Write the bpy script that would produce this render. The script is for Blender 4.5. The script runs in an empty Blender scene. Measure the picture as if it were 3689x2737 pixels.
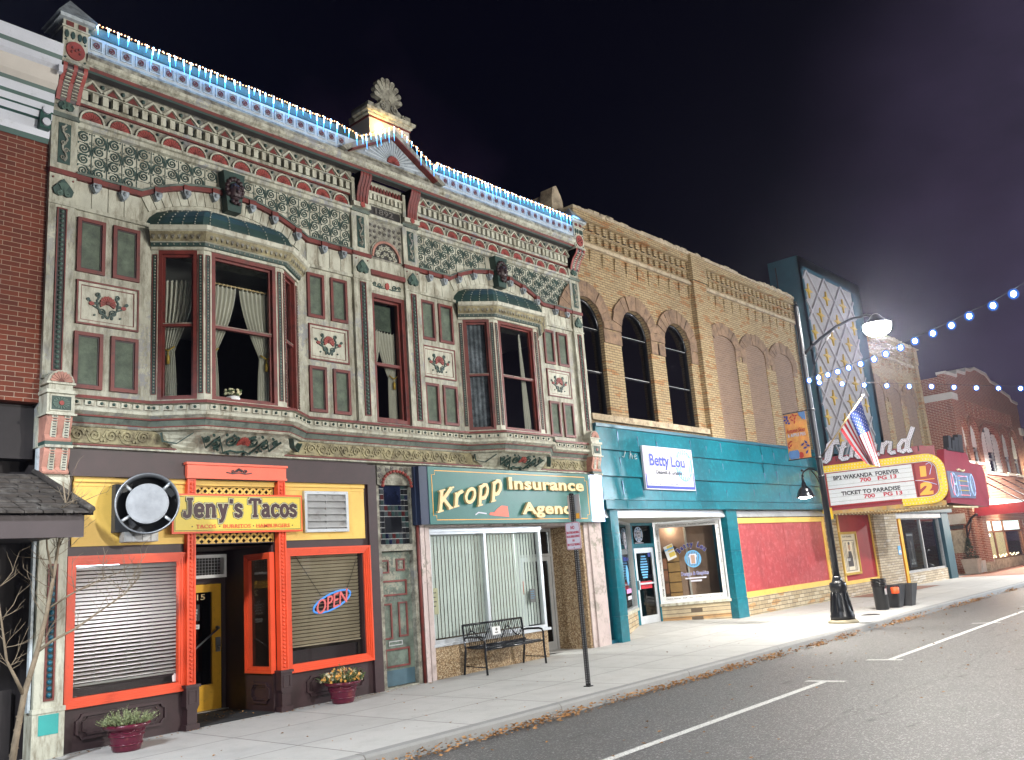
import bpy, math, random
from mathutils import Vector, Matrix
random.seed(11)
SC = bpy.context.scene
COL = SC.collection
PI = math.pi

# ------------------------------------------------------------------ materials
MATS = {}
def nodes_of(name):
    m = bpy.data.materials.new(name); m.use_nodes = True
    nt = m.node_tree; b = nt.nodes['Principled BSDF']
    return m, nt, b
def N(nt, t, **kw):
    n = nt.nodes.new(t)
    for k, v in kw.items():
        if k.startswith('i_'):
            key = k[2:]
            n.inputs[int(key) if key.isdigit() else key.replace('_', ' ')].default_value = v
        else: setattr(n, k, v)
    return n
def L(nt, a, b): nt.links.new(a, b)
def wpos(nt): return N(nt, 'ShaderNodeNewGeometry').outputs['Position']
def col4(c): return (c[0], c[1], c[2], 1.0)
def mixc(nt, fac, a, b, blend='MIX'):
    n = nt.nodes.new('ShaderNodeMix'); n.data_type = 'RGBA'; n.blend_type = blend
    for s, v in ((0, fac), (6, a), (7, b)):
        if isinstance(v, (int, float)): n.inputs[s].default_value = v
        elif isinstance(v, (tuple, list)): n.inputs[s].default_value = col4(v)
        else: L(nt, v, n.inputs[s])
    return n.outputs[2]
def ramp(nt, src, a, b):
    n = N(nt, 'ShaderNodeMapRange'); n.inputs['From Min'].default_value = a; n.inputs['From Max'].default_value = b
    n.clamp = True; L(nt, src, n.inputs[0]); return n.outputs[0]
def noise(nt, vec, scale, detail=4, rough=.6):
    n = N(nt, 'ShaderNodeTexNoise', i_Scale=scale, i_Detail=detail, i_Roughness=rough)
    if vec is not None: L(nt, vec, n.inputs['Vector'])
    return n.outputs['Fac']
def scaled(nt, vec, s):
    n = N(nt, 'ShaderNodeVectorMath', operation='MULTIPLY'); L(nt, vec, n.inputs[0]); n.inputs[1].default_value = s
    return n.outputs[0]
def bump(nt, bs, h, strength=.4, dist=.01):
    n = N(nt, 'ShaderNodeBump', i_Strength=strength, i_Distance=dist); L(nt, h, n.inputs['Height']); L(nt, n.outputs[0], bs.inputs['Normal'])

def paint(name, c, rough=.55, vary=.25, grime=None, gamt=.0, flake=None, famt=0., metal=0., nscale=3., bmp=.15, streak=False, spec=.5):
    """painted / weathered surface: tone variation, grime stains and flaking patches of their own shape"""
    m, nt, b = nodes_of(name)
    p = wpos(nt)
    f = noise(nt, p, nscale, 6)
    lo = tuple(x * (1 - vary) for x in c); hi = tuple(min(1, x * (1 + vary * .6)) for x in c)
    out = mixc(nt, ramp(nt, f, .3, .7), lo, hi)
    if grime and gamt > 0:
        v = scaled(nt, p, (9, 9, 2.2) if streak else (7, 7, 7))
        g = noise(nt, v, 1., 8, .75)
        out = mixc(nt, ramp(nt, g, .62 - .2 * gamt, .78 - .12 * gamt), out, grime)
    if flake and famt > 0:
        g = noise(nt, p, 5.5, 9, .8); g2 = noise(nt, p, .7, 3)
        mul = N(nt, 'ShaderNodeMath', operation='MULTIPLY'); L(nt, ramp(nt, g, .60 - .08 * famt, .63 - .08 * famt), mul.inputs[0]); L(nt, ramp(nt, g2, .45, .6), mul.inputs[1])
        out = mixc(nt, mul.outputs[0], out, flake)
    L(nt, out, b.inputs['Base Color'])
    b.inputs['Roughness'].default_value = rough; b.inputs['Metallic'].default_value = metal
    b.inputs['Specular IOR Level'].default_value = spec
    if bmp: bump(nt, b, noise(nt, p, 45, 4), bmp, .004)
    MATS[name] = m; return m

def brickmat(name, c1, c2, mortar, bw=.2, rh=.06, ms=.006, dirt=(.05, .04, .035), damt=.3, rough=.85, mix2=None):
    m, nt, b = nodes_of(name)
    p = wpos(nt)
    s = N(nt, 'ShaderNodeSeparateXYZ'); L(nt, p, s.inputs[0])
    ad = N(nt, 'ShaderNodeMath', operation='ADD'); L(nt, s.outputs[0], ad.inputs[0]); L(nt, s.outputs[1], ad.inputs[1])
    cb = N(nt, 'ShaderNodeCombineXYZ'); L(nt, ad.outputs[0], cb.inputs[0]); L(nt, s.outputs[2], cb.inputs[1])
    t = N(nt, 'ShaderNodeTexBrick', i_Scale=1.0)
    t.inputs['Brick Width'].default_value = bw; t.inputs['Row Height'].default_value = rh
    t.inputs['Mortar Size'].default_value = ms; t.inputs['Mortar Smooth'].default_value = .1; t.inputs['Bias'].default_value = -.1
    t.inputs['Color1'].default_value = col4(c1); t.inputs['Color2'].default_value = col4(c2); t.inputs['Mortar'].default_value = col4(mortar)
    L(nt, cb.outputs[0], t.inputs['Vector'])
    # odd single bricks of another tone
    out = t.outputs['Color']
    wn = N(nt, 'ShaderNodeTexVoronoi', feature='F1', i_Scale=1.0)
    L(nt, scaled(nt, cb.outputs[0], (1 / bw / 1.3, 1 / rh / 1.1, 1)), wn.inputs['Vector'])
    sp = N(nt, 'ShaderNodeSeparateColor'); L(nt, wn.outputs['Color'], sp.inputs[0])
    if mix2:
        mu = N(nt, 'ShaderNodeMath', operation='MULTIPLY'); L(nt, ramp(nt, sp.outputs[0], .84, .88), mu.inputs[0])
        iv = N(nt, 'ShaderNodeMath', operation='SUBTRACT'); iv.inputs[0].default_value = 1; L(nt, t.outputs['Fac'], iv.inputs[1]); L(nt, iv.outputs[0], mu.inputs[1])
        out = mixc(nt, mu.outputs[0], out, mix2)
    g = noise(nt, p, 1.6, 8, .7)
    out = mixc(nt, ramp(nt, g, .55, .78), out, tuple(x for x in dirt)) if damt >= .99 else mixc(nt, N_mul(nt, ramp(nt, g, .5, .78), damt), out, dirt)
    L(nt, out, b.inputs['Base Color']); b.inputs['Roughness'].default_value = rough
    h = N(nt, 'ShaderNodeMath', operation='MULTIPLY_ADD'); L(nt, t.outputs['Fac'], h.inputs[0]); h.inputs[1].default_value = -1.0
    L(nt, N_mul(nt, noise(nt, p, 40, 3), .35), h.inputs[2]); bump(nt, b, h.outputs[0], .6, .008)
    MATS[name] = m; return m
def N_mul(nt, src, k):
    n = N(nt, 'ShaderNodeMath', operation='MULTIPLY'); L(nt, src, n.inputs[0]); n.inputs[1].default_value = k; return n.outputs[0]

def glass(name, tint=(.9, .92, .92), refl=1.0, rough=.02):
    m = bpy.data.materials.new(name); m.use_nodes = True; nt = m.node_tree
    nt.nodes.clear(); o = N(nt, 'ShaderNodeOutputMaterial')
    tr = N(nt, 'ShaderNodeBsdfTransparent'); tr.inputs[0].default_value = col4(tint)
    gl = N(nt, 'ShaderNodeBsdfGlossy', i_Roughness=rough); gl.inputs[0].default_value = (1, 1, 1, 1)
    ge = N(nt, 'ShaderNodeNewGeometry'); dt = N(nt, 'ShaderNodeVectorMath', operation='DOT_PRODUCT'); L(nt, ge.outputs['Normal'], dt.inputs[0]); L(nt, ge.outputs['Incoming'], dt.inputs[1])
    ab = N(nt, 'ShaderNodeMath', operation='ABSOLUTE'); L(nt, dt.outputs['Value'], ab.inputs[0]); iv = N(nt, 'ShaderNodeMath', operation='SUBTRACT'); iv.inputs[0].default_value = 1; L(nt, ab.outputs[0], iv.inputs[1])
    p5 = N(nt, 'ShaderNodeMath', operation='POWER'); L(nt, iv.outputs[0], p5.inputs[0]); p5.inputs[1].default_value = 5
    k = N(nt, 'ShaderNodeMath', operation='MULTIPLY_ADD'); L(nt, p5.outputs[0], k.inputs[0]); k.inputs[1].default_value = .9 * refl; k.inputs[2].default_value = .035 * refl; k.use_clamp = True
    w = noise(nt, wpos(nt), 1.2, 2); bp = N(nt, 'ShaderNodeBump', i_Strength=.06, i_Distance=.02); L(nt, w, bp.inputs['Height']); L(nt, bp.outputs[0], gl.inputs['Normal'])
    mx = N(nt, 'ShaderNodeMixShader'); L(nt, k.outputs[0], mx.inputs[0]); L(nt, tr.outputs[0], mx.inputs[1]); L(nt, gl.outputs[0], mx.inputs[2])
    L(nt, mx.outputs[0], o.inputs[0]); MATS[name] = m; return m
def emit(name, c, s):
    m, nt, b = nodes_of(name)
    b.inputs['Base Color'].default_value = col4(tuple(min(1, x) for x in c)); b.inputs['Emission Color'].default_value = col4(c); b.inputs['Emission Strength'].default_value = s
    MATS[name] = m; return m

CREAM = (.47, .465, .375)
paint('cream', CREAM, .6, .2, (.13, .115, .075), 1.0, (.25, .255, .26), 1.1, streak=True)
paint('cream_clean', (.49, .485, .395), .55, .2, (.17, .14, .09), .75, streak=True)
paint('cream_dirty', (.38, .37, .30), .7, .35, (.07, .06, .045), 1.2, (.2, .2, .2), .8)
paint('relief_ochre', (.34, .30, .17), .7, .4, (.09, .07, .04), 1.0)
paint('trim_red', (.155, .026, .020), .55, .3, (.05, .015, .012), .6)
paint('fan_red', (.27, .045, .035), .6, .3, (.1, .03, .025), .5)
paint('dark_green', (.025, .058, .048), .55, .35, (.012, .02, .018), .4)
paint('panel_green', (.105, .135, .095), .75, .35, (.045, .06, .045), .9, nscale=5)
paint('bead_green', (.06, .11, .085), .5, .3)
paint('grey_green', (.12, .15, .125), .7, .35, (.04, .045, .04), .8)
paint('plate_dark', (.03, .028, .027), .6, .4)
paint('letter_grey', (.12, .11, .1), .6, .2)
paint('terracotta_pink', (.42, .20, .15), .7, .3, (.12, .06, .05), .5)
paint('band_pale', (.45, .50, .53), .6, .2, (.18, .2, .2), .5)
paint('mask_blue', (.30, .34, .37), .7, .35, (.08, .09, .1), .8)
paint('maroon_deep', (.030, .003, .008), .5, .1)
paint('maroon_dark', (.036, .016, .018), .5, .25, (.02, .012, .012), .5)
paint('orange_red', (.68, .070, .020), .42, .12, (.4, .04, .015), .2)
paint('salmon_red', (.78, .13, .07), .45, .1)
paint('yellow_wall', (.72, .46, .10), .55, .1, (.5, .27, .04), .25)
paint('yellow_door', (.78, .42, .02), .42, .15, (.35, .17, .01), .25)
paint('yellow_sign', (.64, .48, .06), .4, .06)
paint('steel', (.24, .25, .27), .45, .2, (.2, .2, .2), .3, metal=.85)
paint('steel_bright', (.34, .35, .37), .5, .25, metal=.3, nscale=6)
paint('alu', (.62, .64, .66), .35, .12, metal=.6)
paint('alu_dull', (.40, .40, .40), .5, .2, (.2, .19, .17), .4, metal=.3)
paint('black', (.008, .008, .009), .5, .2)
paint('black_gloss', (.010, .011, .014), .2, .2)
paint('lamp_black', (.006, .007, .010), .32, .25)
paint('interior', (.035, .030, .027), .9, .3)
paint('interior_brown', (.12, .075, .045), .8, .3)
paint('ceiling_white', (.75, .73, .68), .9, .1)
paint('plaster', (.42, .40, .35), .9, .15)
paint('curtain', (.56, .53, .44), .9, .12)
paint('lace', (.30, .32, .36), .9, .5, (.07, .08, .09), 1.3)
paint('blind_white', (.72, .76, .71), .7, .08)
paint('blind_tan', (.46, .36, .24), .7, .15)
paint('white', (.75, .75, .74), .5, .06)
paint('sign_white', (.60, .59, .68), .45, .04)
paint('sign_green', (.025, .135, .12), .4, .1, (.02, .1, .09), .25)
paint('gold_letter', (.78, .58, .30), .5, .1)
paint('gold', (.50, .32, .05), .45, .2, metal=.2)
paint('navy', (.02, .03, .065), .35, .2)
paint('chrome_blue', (.35, .42, .62), .25, .3, metal=.6)
paint('teal', (.003, .125, .170), .22, .2, (.006, .20, .26), .6, nscale=1.3, bmp=.05, spec=.7)
paint('teal_dark', (.005, .09, .14), .35, .25, nscale=1.5)
paint('teal_sq', (.03, .33, .31), .5, .15)
paint('stone_cream', (.46, .40, .28), .9, .2)
paint('limestone', (.44, .36, .25), .9, .3, (.14, .10, .07), .8)
paint('arch_stone', (.235, .15, .095), .9, .35, (.09, .06, .045), .8, bmp=.6)
paint('pink_paint', (.50, .41, .39), .7, .12, (.25, .2, .17), .4, (.24, .22, .18), 1.)
paint('door_green', (.135, .175, .14), .7, .3, (.05, .06, .05), 1.0, (.25, .24, .19), 1.2)
paint('door_blue', (.05, .10, .13), .7, .3)
paint('red_panel', (.36, .038, .042), .5, .2, (.52, .12, .13), .6, nscale=2, bmp=.8)
paint('theatre_red', (.30, .012, .016), .5, .15)
paint('burgundy', (.24, .018, .035), .45, .15)
paint('bulb_yellow', (.84, .58, .02), .45, .1, (.6, .35, .02), .3)
paint('rust_soffit', (.38, .28, .15), .8, .4, (.5, .27, .03), .9)
paint('num_orange', (.90, .42, .04), .5, .05)
paint('marquee_white', (.62, .66, .70), .5, .06, (.45, .48, .52), .3)
paint('letter_black', (.02, .022, .03), .5, .1)
paint('letter_red', (.45, .02, .045), .5, .1)
paint('letter_blue', (.008, .025, .30), .5, .1)
paint('pink_border', (.65, .30, .60), .5, .1)
paint('sky_blue', (.12, .40, .70), .5, .1)
paint('stucco_grey', (.27, .25, .25), .9, .15, (.2, .19, .18), .4, bmp=.5)
paint('tower_teal', (.010, .062, .085), .5, .2)
paint('lattice_grey', (.30, .28, .29), .5, .15)
paint('banner_orange', (.80, .33, .09), .7, .25, (.85, .5, .12), .8, nscale=4)
paint('leaf_red', (.50, .05, .03), .7, .2)
paint('pumpkin_blue', (.12, .26, .55), .7, .3)
paint('indigo', (.05, .06, .28), .7, .3)
paint('flag_red', (.50, .02, .035), .8, .1)
paint('flag_blue', (.03, .06, .28), .8, .15)
paint('flag_white', (.74, .75, .80), .8, .06)
paint('pole_wood', (.55, .40, .20), .5, .15)
paint('pot_plum', (.10, .008, .026), .28, .3, (.22, .06, .05), .4)
paint('soil', (.05, .03, .02), .95, .3)
paint('foliage', (.10, .15, .055), .7, .35, nscale=12)
paint('foliage_grey', (.26, .30, .15), .7, .35, nscale=12)
paint('shrub_dark', (.018, .045, .018), .8, .4, nscale=9)
paint('flower_orange', (.78, .36, .06), .6, .2)
paint('flower_cream', (.72, .66, .42), .7, .15)
paint('bark', (.22, .17, .115), .85, .35, (.12, .09, .06), .5, nscale=8)
paint('dead_leaf', (.30, .14, .045), .8, .5, (.48, .28, .12), .9, nscale=14)
paint('grey_plastic', (.042, .042, .045), .5, .2)
paint('dark_can', (.010, .010, .011), .35, .2)
paint('safety_orange', (.85, .10, .02), .5, .05)
paint('file_tan', (.50, .27, .08), .5, .2)
paint('file_edge', (.12, .05, .015), .6, .2)
paint('brown_paper', (.40, .26, .19), .85, .18)
paint('white_cornice', (.58, .60, .66), .5, .08, (.35, .36, .38), .25)
paint('cornice_tan', (.52, .48, .43), .6, .1)
paint('cornice_green', (.012, .065, .05), .5, .3)
paint('shingle', (.045, .036, .030), .9, .6, (.12, .11, .10), .7, nscale=5)
paint('dark_wood', (.014, .010, .011), .7, .4)
paint('fascia_wood', (.05, .036, .038), .6, .2)
paint('mat_black', (.012, .012, .014), .95, .3)
paint('poster_dark', (.05, .045, .045), .4, .4)
paint('poster_cream', (.62, .55, .42), .5, .1)
paint('skin_tone', (.40, .22, .13), .6, .1)
paint('shutter', (.74, .75, .70), .6, .12, (.3, .3, .22), .3)
paint('concrete_planter', (.40, .33, .26), .9, .2)
paint('copper', (.30, .12, .06), .4, .3, metal=.4)
paint('iron', (.02, .012, .012), .6, .3)
paint('stained_blue', (.010, .015, .040), .12, .6, nscale=6, bmp=.4)
paint('stained_teal', (.025, .05, .05), .2, .5, nscale=4)
paint('stained_red', (.06, .008, .008), .2, .3)
paint('stained_clear', (.045, .055, .06), .2, .4, nscale=7)
brickmat('brick_red', (.165, .034, .014), (.10, .021, .010), (.36, .27, .20), .2, .0605, .0035, damt=.25)
brickmat('brick_yellow', (.37, .275, .15), (.29, .205, .105), (.075, .055, .035), .2, .06, .006, damt=.35, mix2=(.30, .145, .05))
brickmat('brick_brown', (.19, .115, .075), (.15, .088, .058), (.24, .19, .15), .2, .06, .006, damt=.3)
brickmat('brick_far', (.24, .055, .026), (.17, .038, .02), (.42, .30, .22), .24, .075, .011, damt=.3)
brickmat('ashlar', (.48, .40, .27), (.34, .26, .15), (.10, .075, .05), .33, .098, .007, damt=.55, mix2=(.42, .25, .11))
brickmat('ledgestone', (.45, .37, .26), (.33, .26, .17), (.13, .10, .07), .36, .085, .008, damt=.35, mix2=(.5, .44, .36))
glass('glass_pane'); glass('glass_shop', (.86, .88, .88), .8); glass('glass_dark', (.16, .17, .19), 1.2)

def blind_mat():
    m, nt, b = nodes_of('blind'); b.inputs['Base Color'].default_value = (.62, .58, .54, 1); b.inputs['Roughness'].default_value = .6
    t = N(nt, 'ShaderNodeBsdfTranslucent'); t.inputs[0].default_value = (.75, .70, .66, 1); mx = N(nt, 'ShaderNodeMixShader'); mx.inputs[0].default_value = .45
    L(nt, b.outputs[0], mx.inputs[1]); L(nt, t.outputs[0], mx.inputs[2]); L(nt, mx.outputs[0], nt.nodes['Material Output'].inputs[0]); MATS['blind'] = m
blind_mat()
def special_mats():
    # exposed aggregate panels
    m, nt, b = nodes_of('pebble'); p = wpos(nt)
    v = N(nt, 'ShaderNodeTexVoronoi', i_Scale=55.0); L(nt, p, v.inputs['Vector'])
    s = N(nt, 'ShaderNodeSeparateColor'); L(nt, v.outputs['Color'], s.inputs[0])
    c = mixc(nt, s.outputs[0], (.28, .18, .085), (.50, .40, .26)); c = mixc(nt, ramp(nt, s.outputs[1], .75, .8), c, (.16, .08, .03))
    c = mixc(nt, ramp(nt, v.outputs['Distance'], .45, .75), c, (.14, .085, .04))
    L(nt, c, b.inputs['Base Color']); b.inputs['Roughness'].default_value = .75
    bump(nt, b, v.outputs['Distance'], -.6, .01); MATS['pebble'] = m
    # asphalt
    m, nt, b = nodes_of('asphalt'); p = wpos(nt)
    f1 = noise(nt, p, 95, 3, .8); f2 = noise(nt, p, 1.1, 6, .65)
    c = mixc(nt, ramp(nt, f1, .35, .72), (.042, .042, .044), (.125, .123, .122)); c = mixc(nt, ramp(nt, f2, .35, .7), c, (.082, .081, .083))
    vv = N(nt, 'ShaderNodeTexVoronoi', i_Scale=70.0); L(nt, p, vv.inputs['Vector'])
    s = N(nt, 'ShaderNodeSeparateColor'); L(nt, vv.outputs['Color'], s.inputs[0])
    c = mixc(nt, ramp(nt, s.outputs[0], .86, .9), c, (.24, .235, .23))
    st = noise(nt, scaled(nt, p, (.9, 3.5, 1)), 1.3, 5); c = mixc(nt, ramp(nt, st, .64, .72), c, (.018, .018, .019))
    sx = N(nt, 'ShaderNodeSeparateXYZ'); L(nt, p, sx.inputs[0])
    for y0, amp, w in ((-6.9, .9, .010), (-9.2, .7, .012)):                  # sealed cracks running with the street
        wob = noise(nt, scaled(nt, p, (.35, 0, 0)), 2.0, 7, .65); q = N(nt, 'ShaderNodeMath', operation='MULTIPLY_ADD'); L(nt, wob, q.inputs[0]); q.inputs[1].default_value = amp; L(nt, sx.outputs[1], q.inputs[2])
        a_ = N(nt, 'ShaderNodeMath', operation='ADD'); L(nt, q.outputs[0], a_.inputs[0]); a_.inputs[1].default_value = -y0 - amp * .5; ab = N(nt, 'ShaderNodeMath', operation='ABSOLUTE'); L(nt, a_.outputs[0], ab.inputs[0])
        iv = N(nt, 'ShaderNodeMath', operation='SUBTRACT'); iv.inputs[0].default_value = 1; L(nt, ramp(nt, ab.outputs[0], w, w * 1.8), iv.inputs[1]); c = mixc(nt, N_mul(nt, iv.outputs[0], .5), c, (.02, .02, .021))
    ol = noise(nt, scaled(nt, p, (1.2, 2.2, 1)), 1.1, 6, .6); c = mixc(nt, N_mul(nt, ramp(nt, ol, .66, .74), .6), c, (.016, .016, .017))
    L(nt, c, b.inputs['Base Color']); b.inputs['Roughness'].default_value = .46
    bump(nt, b, f1, .9, .012); MATS['asphalt'] = m
    # concrete with joints
    for nm, jx, jy, base in (('concrete', 1.52, 1.23, (.44, .435, .42)), ('kerb_concrete', 3.0, 50., (.26, .26, .255))):
        m, nt, b = nodes_of(nm); p = wpos(nt)
        mp = N(nt, 'ShaderNodeMapping'); L(nt, p, mp.inputs[0]); mp.inputs['Location'].default_value = (.35, .02, 0)
        t = N(nt, 'ShaderNodeTexBrick', i_Scale=1.0, offset=0.0, squash=1.0)
        t.inputs['Brick Width'].default_value = jx; t.inputs['Row Height'].default_value = jy; t.inputs['Mortar Size'].default_value = .009; t.inputs['Mortar Smooth'].default_value = .2
        lo = tuple(x * .9 for x in base)
        t.inputs['Color1'].default_value = col4(base); t.inputs['Color2'].default_value = col4(lo); t.inputs['Mortar'].default_value = (.13, .12, .11, 1)
        L(nt, mp.outputs[0], t.inputs['Vector'])
        f = noise(nt, p, 2.2, 8, .7); c = mixc(nt, N_mul(nt, ramp(nt, f, .45, .75), .5), t.outputs['Color'], tuple(x * .62 for x in base))
        g = noise(nt, p, 9, 6, .7); c = mixc(nt, N_mul(nt, ramp(nt, g, .62, .70), .5), c, (.15, .13, .11)); sv = N(nt, 'ShaderNodeTexVoronoi', i_Scale=2.6); L(nt, p, sv.inputs['Vector']); c = mixc(nt, N_mul(nt, ramp(nt, sv.outputs['Distance'], .045, .03), .6), c, (.10, .09, .08))
        g2 = noise(nt, p, 60, 3); c = mixc(nt, N_mul(nt, ramp(nt, g2, .6, .8), .3), c, (.22, .2, .19))
        L(nt, c, b.inputs['Base Color']); b.inputs['Roughness'].default_value = .85
        h = N(nt, 'ShaderNodeMath', operation='SUBTRACT'); L(nt, N_mul(nt, noise(nt, p, 80, 3), .2), h.inputs[0]); L(nt, t.outputs['Fac'], h.inputs[1]); bump(nt, b, h.outputs[0], .4, .006)
        MATS[nm] = m
    # worn road paint
    m, nt, b = nodes_of('road_paint'); p = wpos(nt)
    c = mixc(nt, ramp(nt, noise(nt, p, 60, 4, .8), .3, .62), (.13, .13, .13), (.68, .68, .66)); L(nt, c, b.inputs['Base Color']); b.inputs['Roughness'].default_value = .7
    bump(nt, b, noise(nt, p, 95, 3), .5, .008); MATS['road_paint'] = m
    # brick paving far away
    brickmat('paver', (.24, .10, .06), (.2, .08, .05), (.2, .17, .14), .2, .1, .008)
special_mats()
emit('led_blue', (.06, .36, 1.0), 3.5); emit('led_white', (.50, .76, 1.0), 5.); emit('led_warm', (1.0, .44, .16), 3.0)
emit('bulb_glow', (.55, .80, 1.0), 55.); emit('lamp_glow', (1.0, .95, .86), 620.); emit('shade_glow', (1.0, .90, .86), 26.)
emit('neon_red', (.75, .16, .15), .55); emit('neon_blue', (.08, .30, .80), .8); emit('neon_white', (.4, .6, .95), .7); emit('neon_pink', (.9, .2, .22), .5)
paint('neon_trace', (.45, .55, .75), .4)
def halo_mat():  # half clear glowing shell stands in for the blue halo round string bulbs
    m = bpy.data.materials.new('halo_blue'); m.use_nodes = True; nt = m.node_tree; nt.nodes.clear(); o = N(nt, 'ShaderNodeOutputMaterial')
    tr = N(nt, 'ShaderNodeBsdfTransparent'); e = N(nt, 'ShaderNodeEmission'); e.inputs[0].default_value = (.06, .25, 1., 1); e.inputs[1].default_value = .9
    mx = N(nt, 'ShaderNodeMixShader'); mx.inputs[0].default_value = .4; L(nt, tr.outputs[0], mx.inputs[1]); L(nt, e.outputs[0], mx.inputs[2]); L(nt, mx.outputs[0], o.inputs[0]); MATS['halo_blue'] = m
halo_mat()
emit('lit_glass', (.65, .85, .80), 1.5); emit('candle', (1., .82, .5), 9.); emit('tube_glow', (.85, .92, 1.0), 7.); emit('far_lamp', (1., .85, .55), 130.)
emit('warm_room', (1., .78, .42), .7)
paint('neon_back', (.16, .19, .27), .35, .3)

# ------------------------------------------------------------------ mesh builder
WL = {}
class MB:
    def __init__(s, mat='cream', frame=None):
        s.v = []; s.f = []; s.mi = []; s.ms = []; s.cur = 0; s.fr = frame; s.smf = []; s.sm = False; s.mat(mat)
    def mat(s, k):
        if k not in s.ms: s.ms.append(k)
        s.cur = s.ms.index(k); return s
    def V(s, p):
        if s.fr:
            o, u, w, n = s.fr; p = o + u * p[0] + w * p[2] - n * p[1]
        s.v.append(Vector(p)); return len(s.v) - 1
    def F(s, idx): s.f.append(idx); s.mi.append(s.cur); s.smf.append(s.sm)
    def poly(s, pts): s.F([s.V(p) for p in pts])
    def box(s, x0, x1, y0, y1, z0, z1):
        i = [s.V((x, y, z)) for z in (z0, z1) for y in (y0, y1) for x in (x0, x1)]
        for q in ((0, 1, 3, 2), (4, 6, 7, 5), (0, 4, 5, 1), (2, 3, 7, 6), (0, 2, 6, 4), (1, 5, 7, 3)): s.F([i[k] for k in q])
        return s
    def prism(s, pts, y0, y1):      # polygon in x,z extruded in y (y0 front)
        a = [s.V((x, y0, z)) for x, z in pts]; b = [s.V((x, y1, z)) for x, z in pts]; n = len(pts)
        s.F(a); s.F(b[::-1])
        for k in range(n): s.F([a[k], b[k], b[(k + 1) % n], a[(k + 1) % n]])
        return s
    def frame(s, x0, x1, z0, z1, w, y0, y1, wb=None):
        wb = w if wb is None else wb
        s.box(x0, x1, y0, y1, z1 - w, z1); s.box(x0, x1, y0, y1, z0, z0 + wb)
        s.box(x0, x0 + w, y0, y1, z0 + wb, z1 - w); s.box(x1 - w, x1, y0, y1, z0 + wb, z1 - w); return s
    def disc(s, cx, cz, r, y0, y1, n=16, a0=0, a1=2 * PI, rz=None):
        rz = r if rz is None else rz; full = abs(a1 - a0) > 6.2
        k = n if full else n + 1
        s.prism([(cx + r * math.cos(a0 + (a1 - a0) * i / n), cz + rz * math.sin(a0 + (a1 - a0) * i / n)) for i in range(k)], y0, y1); return s
    def ring(s, cx, cz, r0, r1, y0, y1, n=18, a0=0, a1=2 * PI, k=1.0):
        for i in range(n):
            a, b = a0 + (a1 - a0) * i / n, a0 + (a1 - a0) * (i + 1) / n
            P = [(cx + r * math.cos(t), cz + k * r * math.sin(t)) for r, t in ((r0, a), (r1, a), (r1, b), (r0, b))]
            s.strip_quad(P, y0, y1)
        return s
    def strip_quad(s, P, y0, y1):
        a = [s.V((x, y0, z)) for x, z in P]; b = [s.V((x, y1, z)) for x, z in P]
        s.F(a)
        for k in range(4): s.F([a[k], b[k], b[(k + 1) % 4], a[(k + 1) % 4]])
    def ribbon(s, pts, w, y0, y1, closed=False):  # flat raised line in x,z
        n = len(pts); Lf = []; R = []
        for i, (x, z) in enumerate(pts):
            p = pts[max(0, i - 1)] if not closed else pts[i - 1]; q = pts[min(n - 1, i + 1)] if not closed else pts[(i + 1) % n]
            dx, dz = q[0] - p[0], q[1] - p[1]; l = math.hypot(dx, dz) or 1
            ww = (w[i] if isinstance(w, (list, tuple)) else w) / 2
            Lf.append((x - dz / l * ww, z + dx / l * ww)); R.append((x + dz / l * ww, z - dx / l * ww))
        a = [(s.V((p[0], y0 - i * 4e-5, p[1])), s.V((q[0], y0 - i * 4e-5, q[1])), s.V((p[0], y1, p[1])), s.V((q[0], y1, q[1]))) for i, (p, q) in enumerate(zip(Lf, R))]
        m = n if closed else n - 1
        for i in range(m):
            A, B = a[i], a[(i + 1) % n]
            s.F([A[0], A[1], B[1], B[0]]); s.F([A[0], B[0], B[2], A[2]]); s.F([A[1], A[3], B[3], B[1]])
        if not closed:
            s.F([a[0][0], a[0][2], a[0][3], a[0][1]]); s.F([a[-1][0], a[-1][1], a[-1][3], a[-1][2]])
        return s
    def tube(s, pts, r, n=6, cap=True, closed=False):
        pts = [Vector(p) for p in pts]; m = len(pts); rings = []
        up = Vector((0, 0, 1))
        for i, p in enumerate(pts):
            d = (pts[(i + 1) % m] if (closed or i < m - 1) else p) - (pts[i - 1] if (closed or i > 0) else p)
            if d.length < 1e-9: d = Vector((0, 0, 1))
            d.normalize(); a = up if abs(d.dot(up)) < .95 else Vector((1, 0, 0))
            e1 = d.cross(a).normalized(); e2 = d.cross(e1)
            rr = r[i] if isinstance(r, (list, tuple)) else r
            rings.append([s.V(p + (e1 * math.cos(2 * PI * k / n) + e2 * math.sin(2 * PI * k / n)) * rr) for k in range(n)])
        sm = s.sm; s.sm = True
        for i in range(m if closed else m - 1):
            A, B = rings[i], rings[(i + 1) % m]
            for k in range(n): s.F([A[k], A[(k + 1) % n], B[(k + 1) % n], B[k]])
        s.sm = sm
        if cap and not closed: s.F(rings[0][::-1]); s.F(rings[-1])
        return s
    def lathe(s, c, prof, n=20, axis='z'):
        c = Vector(c); rings = []
        for r, h in prof:
            ring = []
            for k in range(n):
                t = 2 * PI * k / n; a, b = r * math.cos(t), r * math.sin(t)
                ring.append(s.V(c + (Vector((a, b, h)) if axis == 'z' else Vector((a, h, b)))))
            rings.append(ring)
        sm = s.sm; s.sm = True
        for A, B in zip(rings, rings[1:]):
            for k in range(n): s.F([A[k], A[(k + 1) % n], B[(k + 1) % n], B[k]])
        s.sm = sm
        s.F(rings[0][::-1]); s.F(rings[-1]); return s
    def ball(s, c, r, n=8, m=5, sz=1., sy=1.):
        s.lathe_s(c, r, n, m, sz, sy); return s
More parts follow.
